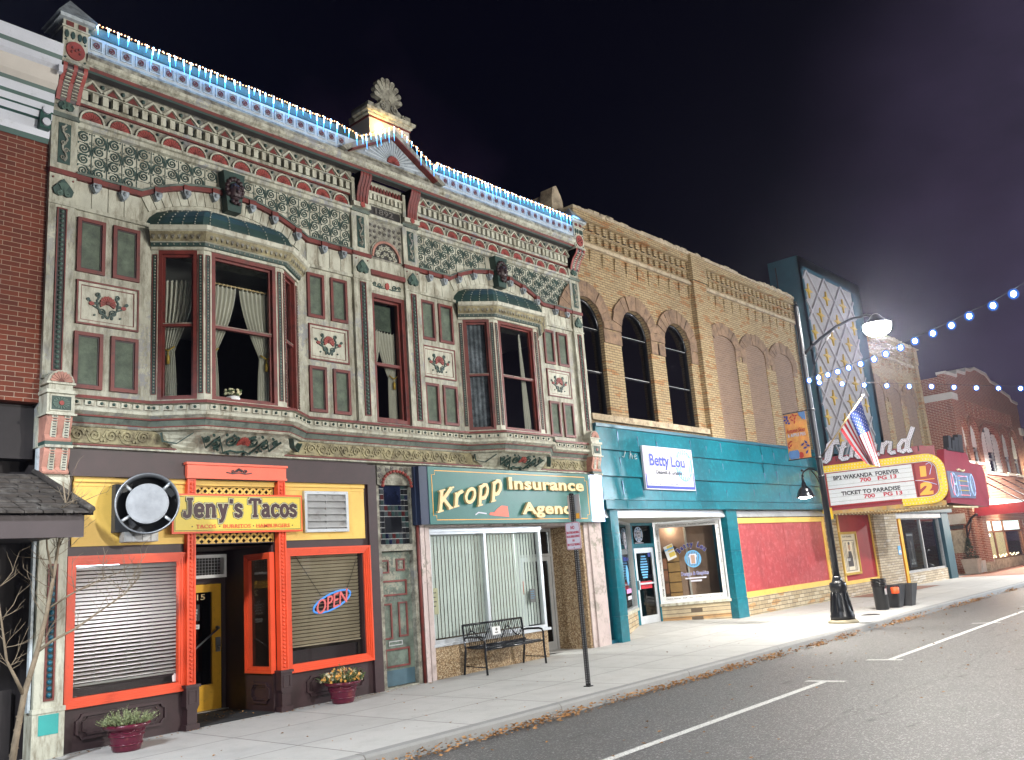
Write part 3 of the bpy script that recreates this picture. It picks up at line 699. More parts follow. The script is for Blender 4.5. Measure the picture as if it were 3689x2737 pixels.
def cornice():
    m = MB('cream')
    pr = [((.036, 8.354), 'dark_green'), ((.065, 8.351), 'dark_green'), ((.086, 8.311), 'cream'), ((.12, 8.29), 'cream_dirty'), ((.144, 8.28), 'plate_dark'), ((.238, 8.294), 'dark_green'), ((.259, 8.315), 'trim_red'), ((.288, 8.347), 'cream_dirty'), ((.292, 8.373), 'cream'), ((.324, 8.397), 'cream'), ((.338, 8.436), 'cream_dirty'), ((.342, 8.488), 'cream_dirty'), ((.31, 8.51), 'cream_dirty'), ((.288, 8.554), 'band_pale'), ((.288, 8.567), 'band_pale'), ((.277, 8.568), 'band_pale'), ((.277, 8.804), 'teal_dark'), ((.288, 8.817), 'dark_green'), ((.281, 8.932), 'dark_green'), ((.288, 8.949), 'plate_dark'), ((.036, 8.95), 'plate_dark')]
    m.sweep([(4.27, 0), (14.57, 0)], [p for p, _ in pr], mats=[k for _, k in pr]); m.build('cornice', OB)
    x = 4.40
    while x < 14.5:
        if not 8.45 < x < 10.4:
            m = MB('band_pale'); m.mat('band_pale').frame(x - .077, x + .077, 8.604, 8.766, .014, -.292, -.277); m.mat('mask_blue').box(x - .062, x + .062, -.284, -.277, 8.619, 8.751); m.mat('trim_red').ring(x, 8.685, .028, .042, -.294, -.284, 10); m.disc(x, 8.685, .016, -.297, -.284, 8); m.build('rosette', OB)
        x += .1975
    # pediment
    m = MB('cream_dirty'); c = 9.42
    m.prism([(c - .99, 8.55), (c + .99, 8.55), (c, 9.12)], -.31, -.1); 
    m.mat('mask_blue').prism([(c - .81, 8.57), (c + .81, 8.57), (c, 9.045)], -.322, -.31)
    for s in (-1, 1):
        m.mat('cream_dirty'); n = Vector((s * .53, 0, 1)).normalized()
        m.prism([(c + s * 1.17, 8.515), (c + s * 1.07, 8.48), (c, 9.08), (c, 9.20)], -.42, -.1)
        m.mat('trim_red').ribbon([(c + s * .96, 8.525), (c, 9.065)], .024, -.43, -.31)
    ped = m.build('pediment', OB)
    m = MB('band_pale')
    for k in range(19):
        a = PI * (k + .5) / 19; r0, r1 = .15, min(.62, .42 / max(.2, math.sin(a)), 9) if True else 0
        ex, ez = c + r1 * math.cos(a), 8.59 + r1 * math.sin(a); lim = 9.045 - abs(ex - c) * .594
        if ez > lim: 
            kk = (9.045 - 8.59) / (math.sin(a) + .594 * abs(math.cos(a))); r1 = kk * .96
        m.ribbon([(c + r0 * math.cos(a), 8.59 + r0 * math.sin(a)), (c + r1 * math.cos(a), 8.59 + r1 * math.sin(a))], [.012, .034], -.334, -.322)
    fan(m, c, 8.59, .14, -.322, .03, 9); m.build('sunburst_relief', ped)
    # pedestal and crest above the pediment
    m = MB('cornice_tan'); m.box(8.97, 9.88, -.28, .22, 8.75, 9.38); m.mat('trim_red').box(8.95, 9.90, -.30, .24, 9.355, 9.38); m.mat('cream')
    m.sweep([(8.95, .06), (8.95, -.29), (9.90, -.29), (9.90, .06)], [(0, 9.385), (.03, 9.41), (.03, 9.44), (.07, 9.46), (.08, 9.51), (.0, 9.52)]); m.box(8.95, 9.90, -.29, .24, 9.385, 9.515)
    for k in range(15): m.box(8.91 + k * .069, 8.95 + k * .069, -.355, -.28, 9.45, 9.485)
    p = m.build('roof_pedestal', OB)
    m = MB('cream_dirty'); cc = 9.44; m.fr = (Vector((0, .07, .05)), Vector((1, 0, 0)), Vector((0, 0, 1)), Vector((0, -1, 0)))
    m.prism([(cc - .46, 9.47), (cc + .46, 9.47), (cc + .36, 9.56), (cc + .22, 9.66), (cc + .12, 9.80), (cc - .12, 9.80), (cc - .22, 9.66), (cc - .36, 9.56)], -.33, -.2)
    m.box(cc - .48, cc - .36, -.36, .1, 9.47, 9.60); m.box(cc + .36, cc + .48, -.36, .1, 9.47, 9.60)
    for k in range(9):
        a = PI * (k + .5) / 9; l = .33 + .07 * math.sin(a)
        m.ribbon([(cc + .05 * math.cos(a), 9.74 + .05 * math.sin(a)), (cc + l * .62 * math.cos(a) * .9, 9.76 + l * .7 * math.sin(a)), (cc + l * .8 * math.cos(a), 9.76 + l * math.sin(a))], [.03, .075, .09], -.34, -.24)
        m.disc(cc + l * .8 * math.cos(a), 9.76 + l * math.sin(a), .05, -.345, -.235, 8)
    for s in (-1, 1):
        m.ribbon(spiral(cc + s * .13, 9.63, .085, 1.5, PI / 2, s, 12, .2), .03, -.36, -.33); m.ribbon(spiral(cc + s * .33, 9.54, .05, 1.3, PI / 2, s, 10, .2), .022, -.36, -.33)
        for k in range(5): m.ball((cc + s * (.05 + .08 * k), -.34, 9.50), .02, 6, 4)
    m.build('crest', p)
cornice()

def consoles():
    for i, (a, b) in enumerate(PIL):
        if i in (0, 3):                                   # corner turrets on scroll brackets
            m = MB('cream_clean'); yf = -.31; x0, x1 = a + .0, b - .01
            m.box(x0, x1, yf, .1, 8.30, 8.88); m.mat('cream').box(x0 - .02, x1 + .02, yf - .02, .1, 8.28, 8.32); m.mat('cream_clean').box(x0 - .02, x1 + .02, yf - .02, .1, 8.77, 8.79); m.mat('band_pale').box(x0 - .06, x1 + .06, yf - .06, .15, 8.88, 8.93)
            m.mat('mask_blue'); ap = ((x0 + x1) / 2, -.1, 9.32); B = [(x0 - .09, yf - .09, 8.93), (x1 + .09, yf - .09, 8.93), (x1 + .09, .18, 8.93), (x0 - .09, .18, 8.93)]
            for k in range(4): m.poly([B[k], B[(k + 1) % 4], ap])
            m.poly(B); t = m.build('corner_turret', OB)
            c = (x0 + x1) / 2; m = MB('fan_red'); m.disc(c, 8.47, .115, yf - .02, yf, 22, rz=.125); m.mat('trim_red')
            for q, w in ((-.04, .43), (.04, .43), (-.05, .37), (.05, .37), (0, .40)): m.ball((c + q, yf - .02, 8.07 + w), .02, 6, 4)
            m.build('roundel', t); m = MB('trim_red')
            for q in (-.075, .075): m = MB('trim_red'); m.box(c + q - .045, c + q + .045, yf - .012, yf, 8.795, 8.865); m.build('square_relief', t)
            m = MB('dark_green')
            for q in (-.11, -.035, .05, .11): m.disc(c + q, 8.68, .026, yf - .015, yf, 8, rz=.055)
            for q, w in ((-.12, 8.60), (.12, 8.60), (-.12, 8.35), (.12, 8.35)): m.disc(c + q, w, .014, yf - .012, yf, 6)
            m.build('turret_relief', t)
        # scroll bracket, fluted
        S = [(-.06, 7.90), (-.09, 7.86), (-.12, 7.96), (-.18, 8.08), (-.27, 8.18), (-.30, 8.24), (-.30, 8.285), (0, 8.285), (0, 7.90)]
        m = MB('fan_red')
        x0, x1 = (a + .02, b - .0) if i in (0, 3) else (a + .07, b - .06)
        w = (x1 - x0); n = 2 if i in (0, 3) else 3
        if i in (1, 2): S = [(-.06, 7.80), (-.12, 7.78), (-.13, 7.9), (-.17, 8.05), (-.23, 8.16), (-.26, 8.24), (-.26, 8.285), (0, 8.285), (0, 7.8)]
        def slab(u0, u1, mt, g=0.):
            m.mat(mt); A = [m.V((u0, y - g, z)) for y, z in S]; B2 = [m.V((u1, y - g, z)) for y, z in S]; k = len(S)
            m.F(A); m.F(B2[::-1])
            for q in range(k): m.F([A[q], A[(q + 1) % k], B2[(q + 1) % k], B2[q]])
        slab(x0, x1, 'maroon_dark')
        for q in range(n + 1):
            u = x0 + (w - .05) * q / n; slab(u, u + .05, 'fan_red' if i in (0, 3) else 'trim_red', .014)
        if i in (0, 3):
            for q in range(n):
                u = x0 + (w - .05) * (q + .5) / n + .025
                for k in range(9):
                    t = k / 8; yy = -.10 - .19 * t ** 1.6; zz = 7.90 + .28 * t; m.mat('cream_clean').box(u - .035, u + .035, yy - .035, yy, zz, zz + .014)
        else:
            m.mat('cream_clean'); m.box(a, b, -.14, 0, 7.71, 7.79); m.mat('fan_red').disc((a + b) / 2, 7.75, .05, -.155, -.14, 8); m.mat('cream').box(a, b, -.1, 0, 7.79, 8.22)
        m.build('scroll_bracket', OB)
    for i in (0, 3):                                      # consoles at the belt course
        a, b = PIL[i]; a += .01; b -= .0; c = (a + b) / 2; y = -.22
        m = MB('cream_clean'); m.box(a, b, y, 0, 3.80, 4.06); m.box(a - .02, b + .02, y - .03, 0, 4.035, 4.075); m.box(a - .02, b + .02, y - .03, 0, 3.775, 3.80); m.box(a + .02, b - .02, y + .02, 0, 4.075, 4.16)
        m.box(a - .01, b + .01, y, 0, 4.15, 4.175); m.disc(c, 4.17, .15, y + .01, 0, 16, 0, PI)
        fan(m, c, 4.175, .13, y + .01, .02, 9, red='terracotta_pink')
        m.mat('dark_green').box(c - .11, c + .11, y - .006, y, 3.84, 4.0); m.mat('cream_clean').frame(c - .125, c + .125, 3.825, 4.015, .014, y - .014, y)
        for k in range(16):
            t = 2 * PI * k / 16; m.mat('bead_green').ribbon([(c + .03 * math.cos(t), 3.92 + .03 * math.sin(t)), (c + .095 * math.cos(t), 3.92 + .068 * math.sin(t))], [.006, .02], y - .016, y - .006)
        m.mat('fan_red').disc(c, 3.92, .028, y - .024, y - .006, 10)
        for z0, z1, y0 in ((3.475, 3.775, y), (3.10, 3.40, y + .04)):
            S = [(y0 + .0, z1), (y0 - .0, z1 - .05), (y0 + .03, (z0 + z1) / 2), (y0 + .055, z0 + .08), (y0 + .02, z0 + .02), (y0 + .03, z0), (0, z0), (0, z1)]
            m.mat('terracotta_pink'); A = [m.V((a, q, z)) for q, z in S]; B = [m.V((b - .02, q, z)) for q, z in S]; k = len(S); m.F(A); m.F(B[::-1])
            for q in range(k): m.F([A[q], A[(q + 1) % k], B[(q + 1) % k], B[q]])
            for q in (-.06, .08):
                for j in range(10):
                    t = (j + .5) / 10; zz = z0 + (z1 - z0) * t; yy = y0 + .055 * (1 - t) ** .8
                    m.mat('cream_clean').box(c + q - .035, c + q + .03, yy - .012, yy + .03, zz - .014, zz + .014); m.mat('plate_dark').box(c + q - .02, c + q + .018, yy - .016, yy, zz - .006, zz + .006)
        m.mat('dark_green').box(a, b, y + .03, 0, 3.43, 3.475); m.mat('cream').box(a, b, y + .01, 0, 3.40, 3.43)
        m.build('belt_console', OB)
consoles()

def centre():
    a, b = 9.045, 9.80; c = (a + b) / 2
    m = MB('plate_dark'); m.box(a, b, -.02, 0, 7.70, 7.85); m.mat('cream_dirty').frame(a, b, 7.68, 7.87, .02, -.035, 0); m.mat('letter_grey'); text(m, '1892', c - .2, c + .2, 7.725, 7.825, -.02, .02, .02); m.build('date_plate', OB)
    m = MB('trim_red'); m.box(a, b, -.03, 0, 8.10, 8.19)
    for k in range(11): x = a + (b - a) * (k + .5) / 11; m.prism([(x - .03, 8.10), (x + .03, 8.10), (x + .02, 8.19), (x, 8.225), (x - .02, 8.19)], -.06, -.03)
    m.mat('cream_clean')
    for k in range(8): x = a + (b - a) * (k + .5) / 8; m.box(x - .03, x + .03, -.09, 0, 7.95, 8.05)
    m.box(a, b, -.1, 0, 8.05, 8.09); m.mat('cream').box(a, b, -.06, 0, 7.875, 7.945); m.build('crest_band', OB)
    m = MB('cream_dirty'); m.box(a, b, -.012, 0, 6.90, 7.62); m.mat('cream').sweep([(a, 0), (b, 0)], [(.0, 7.60), (.08, 7.62), (.09, 7.66), (0, 7.68)])
    m.mat('terracotta_pink').ring(c, 6.94, .28, .32, -.05, -.012, 18, 0, PI); m.mat('cream_dirty').ring(c, 6.94, .325, .35, -.04, -.012, 18, 0, PI)
    m.mat('plate_dark').disc(c, 6.94, .28, -.018, -.012, 18, 0, PI); m.mat('cream')
    for k in range(9): t = PI * (k + .5) / 9; m.ribbon(spiral(c + .19 * math.cos(t), 6.95 + .19 * math.sin(t), .05, 1.4, t, 1 if k % 2 else -1, 9, .2), .018, -.036, -.018)
    for k in range(4): t = PI * (k + .5) / 4; m.ribbon(spiral(c + .09 * math.cos(t), 6.95 + .08 * math.sin(t), .035, 1.2, t, 1 if k % 2 else -1, 8, .2), .016, -.036, -.018)
    m.mat('letter_grey')
    for i in range(7):
        for j in range(6):
            x = a + .05 + (b - a - .1) * i / 6; z = 7.0 + .1 * j
            if math.hypot(x - c, z - 6.94) > .39: m.ribbon(spiral(x, z, .035, 1.3, i, 1 if (i + j) % 2 else -1, 8, .2), .011, -.026, -.012)
    m.mat('trim_red').box(a, b, -.075, 0, 6.60, 6.68); m.mat('cream').box(a, b, -.04, 0, 6.69, 6.89); m.build('arched_panel', OB)
    m = MB('cream_clean'); m.box(a, b, -.01, 0, 6.34, 6.58); m.mat('dark_green')
    for s in (-1, 1):
        m.ribbon(spiral(c + s * .16, 6.45, .055, 1.4, 0, s, 10, .2), .018, -.024, -.01); m.ribbon(spiral(c + s * .27, 6.47, .04, 1.3, PI, -s, 9, .2), .014, -.024, -.01)
        m.ribbon([(c + s * .05, 6.42), (c + s * .12, 6.41), (c + s * .3, 6.43)], .016, -.024, -.01)
    m.mat('fan_red').disc(c, 6.46, .045, -.03, -.01, 8, rz=.065); m.build('window_header', OB)
    # the narrow middle sash
    x0, x1, z0, z1 = MID
    m = MB('trim_red'); m.frame(x0, x1, z0, z1, .07, -.02, .14, .06); m.frame(x0 + .07, x1 - .07, z0 + .06, z1 - .07, .035, .05, .12); m.box(x0 + .1, x1 - .1, .03, .11, 5.07, 5.12); f = m.build('window_frame', OB)
    MB('glass_pane').box(x0 + .1, x1 - .1, .075, .08, z0 + .09, z1 - .1).build('pane', f)
centre()

def bays():
    for bi, c in enumerate(BAYS):
        P = bayplan(c); hi = 6.2
        m = MB('cream_clean')
        # head and sill rails of the bay, roof slab
        m.sweep(P, [(0, 6.26), (.03, 6.26), (.03, 6.16), (-.14, 6.16), (-.14, 6.26)], close=True); m.sweep(P, [(.04, 4.10), (.05, 4.06), (-.16, 4.06), (-.16, 4.10)], close=True)
        for a, b in zip(P, P[1:]):
            l = math.hypot(b[0] - a[0], b[1] - a[1]); u = Vector((b[0] - a[0], b[1] - a[1], 0)).normalized()
            m.fr = FR((a[0], a[1], 0), u); w = .115 if l > 1 else .085
            for x in (0, l - w):
                m.mat('cream_clean').box(x, x + w, 0, .1, 4.10, 6.16); xm = x + w / 2
                m.mat('trim_red').frame(xm - .032, xm + .032, 4.18, 6.10, .008, -.012, 0); m.mat('dark_green').box(xm - .024, xm + .024, -.006, 0, 4.19, 6.09)
                m.mat('cream_dirty'); z = 4.22
                while z < 6.08: m.ball((xm, -.008, z), .012, 5, 3); z += .042
        m.fr = None; bay = m.build('bay_window', OB)
        m = MB('trim_red'); g = MB('glass_pane')
        for k, (a, b) in enumerate(zip(P, P[1:])):
            l = math.hypot(b[0] - a[0], b[1] - a[1]); u = Vector((b[0] - a[0], b[1] - a[1], 0)).normalized(); w = .115 if l > 1 else .085
            m.fr = g.fr = FR((a[0], a[1], 0), u); fw = .055 if l > 1 else .05
            m.frame(w, l - w, 4.10, 6.16, fw, .0, .1, .04); m.frame(w + fw, l - w - fw, 4.14, 6.16 - fw, .03, .05, .09); m.box(w + fw, l - w - fw, .03, .09, 5.105, 5.155); m.mat('cream_dirty').box(w + fw + .01, l - w - fw - .01, .025, .03, 5.14, 5.15); m.mat('trim_red')
            g.box(w + fw + .02, l - w - fw - .02, .062, .066, 4.16, 6.09)
        m.build('window_frame', bay); g.build('pane', bay)
        # hood and ribbed dome
        m = MB('cream_clean')
        H = [((.03, 6.20), 'dark_green'), ((.06, 6.205), 'dark_green'), ((.075, 6.245), 'cream_clean'), ((.10, 6.255), 'relief_ochre'), ((.13, 6.29), 'relief_ochre'), ((.17, 6.37), 'cream_clean'), ((.20, 6.385), 'cream_clean'), ((.22, 6.44), 'cream'), ((.05, 6.46), 'cream')]
        m.sweep(P, [p for p, _ in H], mats=[k for _, k in H]); m.mat('plate_dark'); m.poly([(x, y, 6.262) for x, y in P])
        for a, b in zip(P, P[1:]):                       # leaf enrichment on the hood
            l = math.hypot(b[0] - a[0], b[1] - a[1]); u = Vector((b[0] - a[0], b[1] - a[1], 0)).normalized(); m.fr = FR((a[0], a[1], 0), u); n = int(l / .075)
            for k in range(n):
                x = l * (k + .5) / n; m.mat('cream_dirty').prism([(x - .026, 6.36), (x, 6.372), (x + .026, 6.36), (x + .02, 6.31), (x, 6.275), (x - .02, 6.31)], -.150, -.11); m.mat('cream_dirty').ball((x, -.066, 6.225), .014, 5, 3)
        m.fr = None; m.build('hood', bay)
        m = MB('dark_green'); O = [(c - 1.25, 0.), (c - .70, -.52), (c + .70, -.52), (c + 1.25, 0.)]
        prof = [(1., 6.46), (.99, 6.52), (.93, 6.62), (.80, 6.72), (.58, 6.80), (.30, 6.845), (0.02, 6.86)]
        def pt(t, s):   # point along the plan at fraction t, scaled s towards the wall centre
            seg = min(2, int(t * 3)); q = t * 3 - seg; A, B = O[seg], O[seg + 1]; x = A[0] + (B[0] - A[0]) * q; y = A[1] + (B[1] - A[1]) * q
            return (c + (x - c) * (.35 + .65 * s) if s > .02 else c + (x - c) * .35, y * s)
        T = [k / 24 for k in range(25)]; rows = [[m.V((*pt(t, s), z)) for t in T] for s, z in prof]
        for A, B in zip(rows, rows[1:]):
            for k in range(24): m.F([A[k], A[k + 1], B[k + 1], B[k]])
        m.mat('cream_clean')
        for t in [k / 14 for k in range(1, 14)]:
            for j in range(len(prof) - 1):
                for q in (0, .5):
                    s0, z0 = prof[j]; s1, z1 = prof[j + 1]; x, y = pt(t, s0 + (s1 - s0) * q); m.ball((x, y - .006, z0 + (z1 - z0) * q + .002), .0105, 5, 3)
        m.build('ribbed_dome', bay)
        # carved apron below the sill
        m = MB('cream_clean'); T0 = [(c - 1.13, -.05), (c - .64, -.42), (c + .64, -.42), (c + 1.13, -.05)]; T1 = [(c - .80, -.05), (c - .55, -.09), (c + .55, -.09), (c + .80, -.05)]
        n = 5; R = []
        for k in range(n + 1):
            t = k / n; s = t * t; R.append([((x0 + (x1 - x0) * t), y0 + (y1 - y0) * (1.35 * t - .35 * s), 3.73 - .29 * t) for (x0, y0), (x1, y1) in zip(T0, T1)])
        ids = [[m.V(p) for p in r] for r in R]
        for A, B in zip(ids, ids[1:]):
            for k in range(3): m.F([A[k], A[k + 1], B[k + 1], B[k]])
        # vines laid on the sloping front
        d = Vector((0, T1[1][1] - T0[1][1], -.29)); w = (-d).normalized(); m.fr = (Vector((c, T0[1][1], 3.73)), Vector((1, 0, 0)), w, Vector((1, 0, 0)).cross(w))
        hh = d.length; m.mat('dark_green')
        for s in (-1, 1):
            for px, r, dr in ((.17, .10, 1), (.37, .085, -1), (.53, .05, 1)): m.ribbon(spiral(s * px, -hh * .5 + dr * .03, r, 1.6, PI / 2 * dr, s * dr, 16, .18), [.021 - .010 * k / 16 for k in range(17)], -.04, -.01)
            m.ribbon([(0, -hh * .85), (s * .1, -hh * .8), (s * .2, -hh * .9), (s * .36, -hh * .3), (s * .48, -hh * .75), (s * .6, -hh * .35)], .014, -.038, -.01)
            for px, pz in ((.27, .2), (.3, .8), (.45, .25), (.08, .3), (.12, .92)): m.disc(s * px, -hh * pz, .018, -.04, -.01, 6)
        fan(m, .02, -hh * .48, .10, -.012, .035, 9, -.4, PI + .4)
        for s, A, B in ((-1, T0[0], T0[1]), (1, T0[2], T0[3])):
            u = Vector((B[0] - A[0], B[1] - A[1], 0)); l = u.length; w = (Vector((0, -.2 * 0, .29)) + Vector((0, -.12, 0)) - Vector((s * .16, 0, 0)) * .4).normalized()
            m.fr = (Vector((A[0], A[1], 3.73)), u.normalized(), w, u.normalized().cross(w)); m.mat('dark_green')
            m.ribbon([(l * .2, -.06), (l * .3, -.18), (l * .6, -.22), (l * .85, -.08)], .014, -.05, .03)
        m.fr = None; m.build('carved_apron', bay)
bays()

def curtain(x0, x1, y, z0, z1, side, tie=.42, gather=.35, folds=7, ux=None, o=None):
    """one tied back drape; side -1 gathers to the left, +1 to the right"""
    m = MB('curtain'); m.sm = True; nu, nz = folds * 6, 22; w = x1 - x0; zt = z0 + (z1 - z0) * tie
    if o is not None: m.fr = FR(o, ux)
    rows = []
    for j in range(nz + 1):
        z = z1 + (z0 - z1) * j / nz
        if z > zt: t = (z1 - z) / (z1 - zt); k = 1 + (gather - 1) * t ** 1.6
        else: t = (zt - z) / (zt - z0); k = gather + (.5 - gather) * (1 - (1 - t) ** 2) * .5
        row = []
        for i in range(nu + 1):
            u = i / nu; p = u * k if side < 0 else 1 - (1 - u) * k
            row.append(m.V((x0 + w * p, y + .028 * math.sin(u * folds * 2 * PI) * (.4 + .6 * k), z + (.02 * math.cos(u * folds * 2 * PI) if j == 0 else 0))))
        rows.append(row)
    for A, B in zip(rows, rows[1:]):
        for i in range(nu): m.F([A[i], A[i + 1], B[i + 1], B[i]])
    m.sm = False; m.mat('gold'); xe = x0 + w * gather * .5 if side < 0 else x1 - w * gather * .5
    m.tube([(xe - w * gather * .55, y - .04, zt + .03), (xe, y - .05, zt - .02), (xe + w * gather * .55, y - .04, zt + .04)], .012, 5); m.lathe((xe, y - .05, zt - .2), [(.022, 0), (.024, .1), (.01, .13), (.006, .18)], 7)
    return m
def interiors():
    c = BAYS[0]; zt = 5.78
    u = Vector((.53, -.4, 0)).normalized()
    for m, lab, loc in ((curtain(c - .50, c - .03, -.22, 4.12, zt, -1), 'cream tied back curtain behind the flower bowl in the big bay window', (c - .3, -.22, 4.12)),
                   (curtain(c + .02, c + .50, -.22, 4.12, zt, 1), 'cream tied back curtain with the hanging tassel in the big bay window front', (c + .3, -.22, 4.12)),
                   (curtain(.12, .54, .18, 4.12, zt, -1, ux=u, o=(c - 1.15, 0, 0)), 'cream curtain in the slanted side pane of the big bay window', (c - .8, -.1, 4.12)),
                   (curtain(MID[0] + .08, MID[0] + .32, .16, 4.14, 5.72, -1, .5, .3, 4), 'narrow cream curtain beside the figure lamp in the narrow middle window', (9.2, .16, 4.14)),
                   (curtain(MID[0] + .26, MID[1] - .08, .2, 4.14, 5.72, 1, .5, .42, 6), 'wide cream curtain under the olive shade in the narrow middle window', (9.6, .2, 4.14))):
        m.build('curtain', label=lab, cat='curtain', group='tied back cream curtains upstairs', loc=loc)
    m = MB('pole_wood'); m.tube([(c - .52, -.24, 5.79), (c + .52, -.24, 5.79)], .01, 6)
    for k in range(17): m.ball((c - .48 + .06 * k, -.24, 5.79), .018, 6, 4)
    m.build('curtain_rod', label='thin curtain rod with rings across the big bay window', cat='curtain rod', loc=(c, -.24, 5.79))
    MB('panel_green').box(9.14, 9.70, .24, .25, 5.75, 6.2).build('roller_shade', label='olive roller shade at the top of the narrow middle window', cat='shade', loc=(9.42, .24, 5.75))
    c = BAYS[1]; m = MB('lace'); u = Vector((.53, -.4, 0)).normalized(); m.fr = FR((c - 1.15, 0, 0), u); m.sm = True
    R = [[m.V((.1 + .46 * i / 40, .15 + .012 * math.sin(i * .9), z)) for i in range(41)] for z in (4.12, 6.1)]
    for i in range(40): m.F([R[0][i], R[0][i + 1], R[1][i + 1], R[1][i]])
    m.fr = None; m.build('lace_curtain', label='grey lace curtain in the slanted side pane of the bay above the insurance office', cat='curtain', loc=(c - .9, -.15, 4.12))
    m = MB('curtain'); m.sm = True; R = [[m.V((c + .28 + (.03 if z > 5 else .2) * i / 12 * (1 if z < 5 else 1), -.2 + .02 * math.sin(i * 1.6), z)) for i in range(13)] for z in (4.1, 6.05)]
    for i in range(12): m.F([R[0][i], R[0][i + 1], R[1][i + 1], R[1][i]])
    m.build('sheer_curtain', label='thin pale curtain hanging in the front of the bay above the insurance office', cat='curtain', loc=(c + .35, -.2, 4.1))
    # flower bowl and figure lamp
    t = thing('flower_bowl', 'white bowl of pale flowers on the big bay window sill', 'flower bowl', (6.34, -.28, 4.10))
    m = MB('white'); m.lathe((6.34, -.28, 4.10), [(.05, 0), (.09, .03), (.10, .07), (.085, .10)], 14); m.build('bowl', t)
    m = MB('flower_cream')
    for k in range(46):
        a = random.uniform(0, 6.28); r = .12 * math.sqrt(random.random()); m.mat('flower_cream' if k % 4 else 'foliage'); m.ball((6.34 + r * math.cos(a), -.28 + r * .6 * math.sin(a), 4.22 + .07 * random.random() + .03 * (1 - r / .12)), .022, 6, 4, .7)
    m.build('blossom', t)
    t = thing('figure_lamp', 'dark ornamental figure lamp behind the narrow middle window', 'lamp', (9.24, .32, 4.12))
    m = MB('file_tan'); x, y = 9.24, .32; m.lathe((x, y, 4.12), [(.07, 0), (.08, .03), (.05, .08), (.03, .12), (.06, .2), (.09, .24), (.05, .27)], 12); m.lathe((x, y, 4.39), [(.03, 0), (.05, .05), (.055, .12), (.03, .17)], 10); m.ball((x, y, 4.60), .042, 8, 6, 1.2); m.build('figure', t)
    m = MB('copper'); m.tube([(x + .03, y, 4.45), (x + .1, y, 4.6), (x + .09, y, 4.76), (x, y, 4.8)], .012, 6); m.tube([(x - .03, y, 4.45), (x - .06, y, 4.62), (x - .02, y, 4.74)], .012, 6); m.fr = FR((x, y, 0), (1, 0, 0)); m.ribbon(spiral(.02, 4.83, .05, 1.3, 0, 1, 10, .2), .014, -.01, .01); m.fr = None; m.build('arm', t)
interiors()
# ------------------------------------------------------------------ street front of the ornate building
def molded(m, x0, x1, z0, z1, w, y, steps=3, mt='orange_red'):
    """picture frame moulding in steps"""
    m.mat(mt)
    for k in range(steps):
        a = w * k / steps; m.frame(x0 + a, x1 - a, z0 + a, z1 - a, w / steps, y + .012 * k, .04)
    return m
def scalloped(m, x0, x1, z0, z1, y, mt='maroon_dark'):
    r = .055; P = []
    for cx, cz, a0 in ((x1, z1, PI), (x0, z1, 1.5 * PI), (x0, z0, 0), (x1, z0, .5 * PI)):
        pts = arcpts(cx, cz, r, a0 + .5 * PI, a0, 5) if True else []
        P += pts
    P2 = []
    for (cx, cz, s) in ((x0, z0, 0), (x1, z0, 1), (x1, z1, 2), (x0, z1, 3)):
        base = [0, .5 * PI, PI, 1.5 * PI][s]
        P2 += [(cx + r * math.cos(base + .5 * PI - .5 * PI * k / 5), cz + r * math.sin(base + .5 * PI - .5 * PI * k / 5)) for k in range(6)]
    m.mat(mt); m.ribbon(P2, .03, y - .03, y, closed=True); m.ribbon([((x0 + x1) / 2 + (x - (x0 + x1) / 2) * .86, (z0 + z1) / 2 + (z - (z0 + z1) / 2) * .72) for x, z in P2], .014, y - .015, y, closed=True)
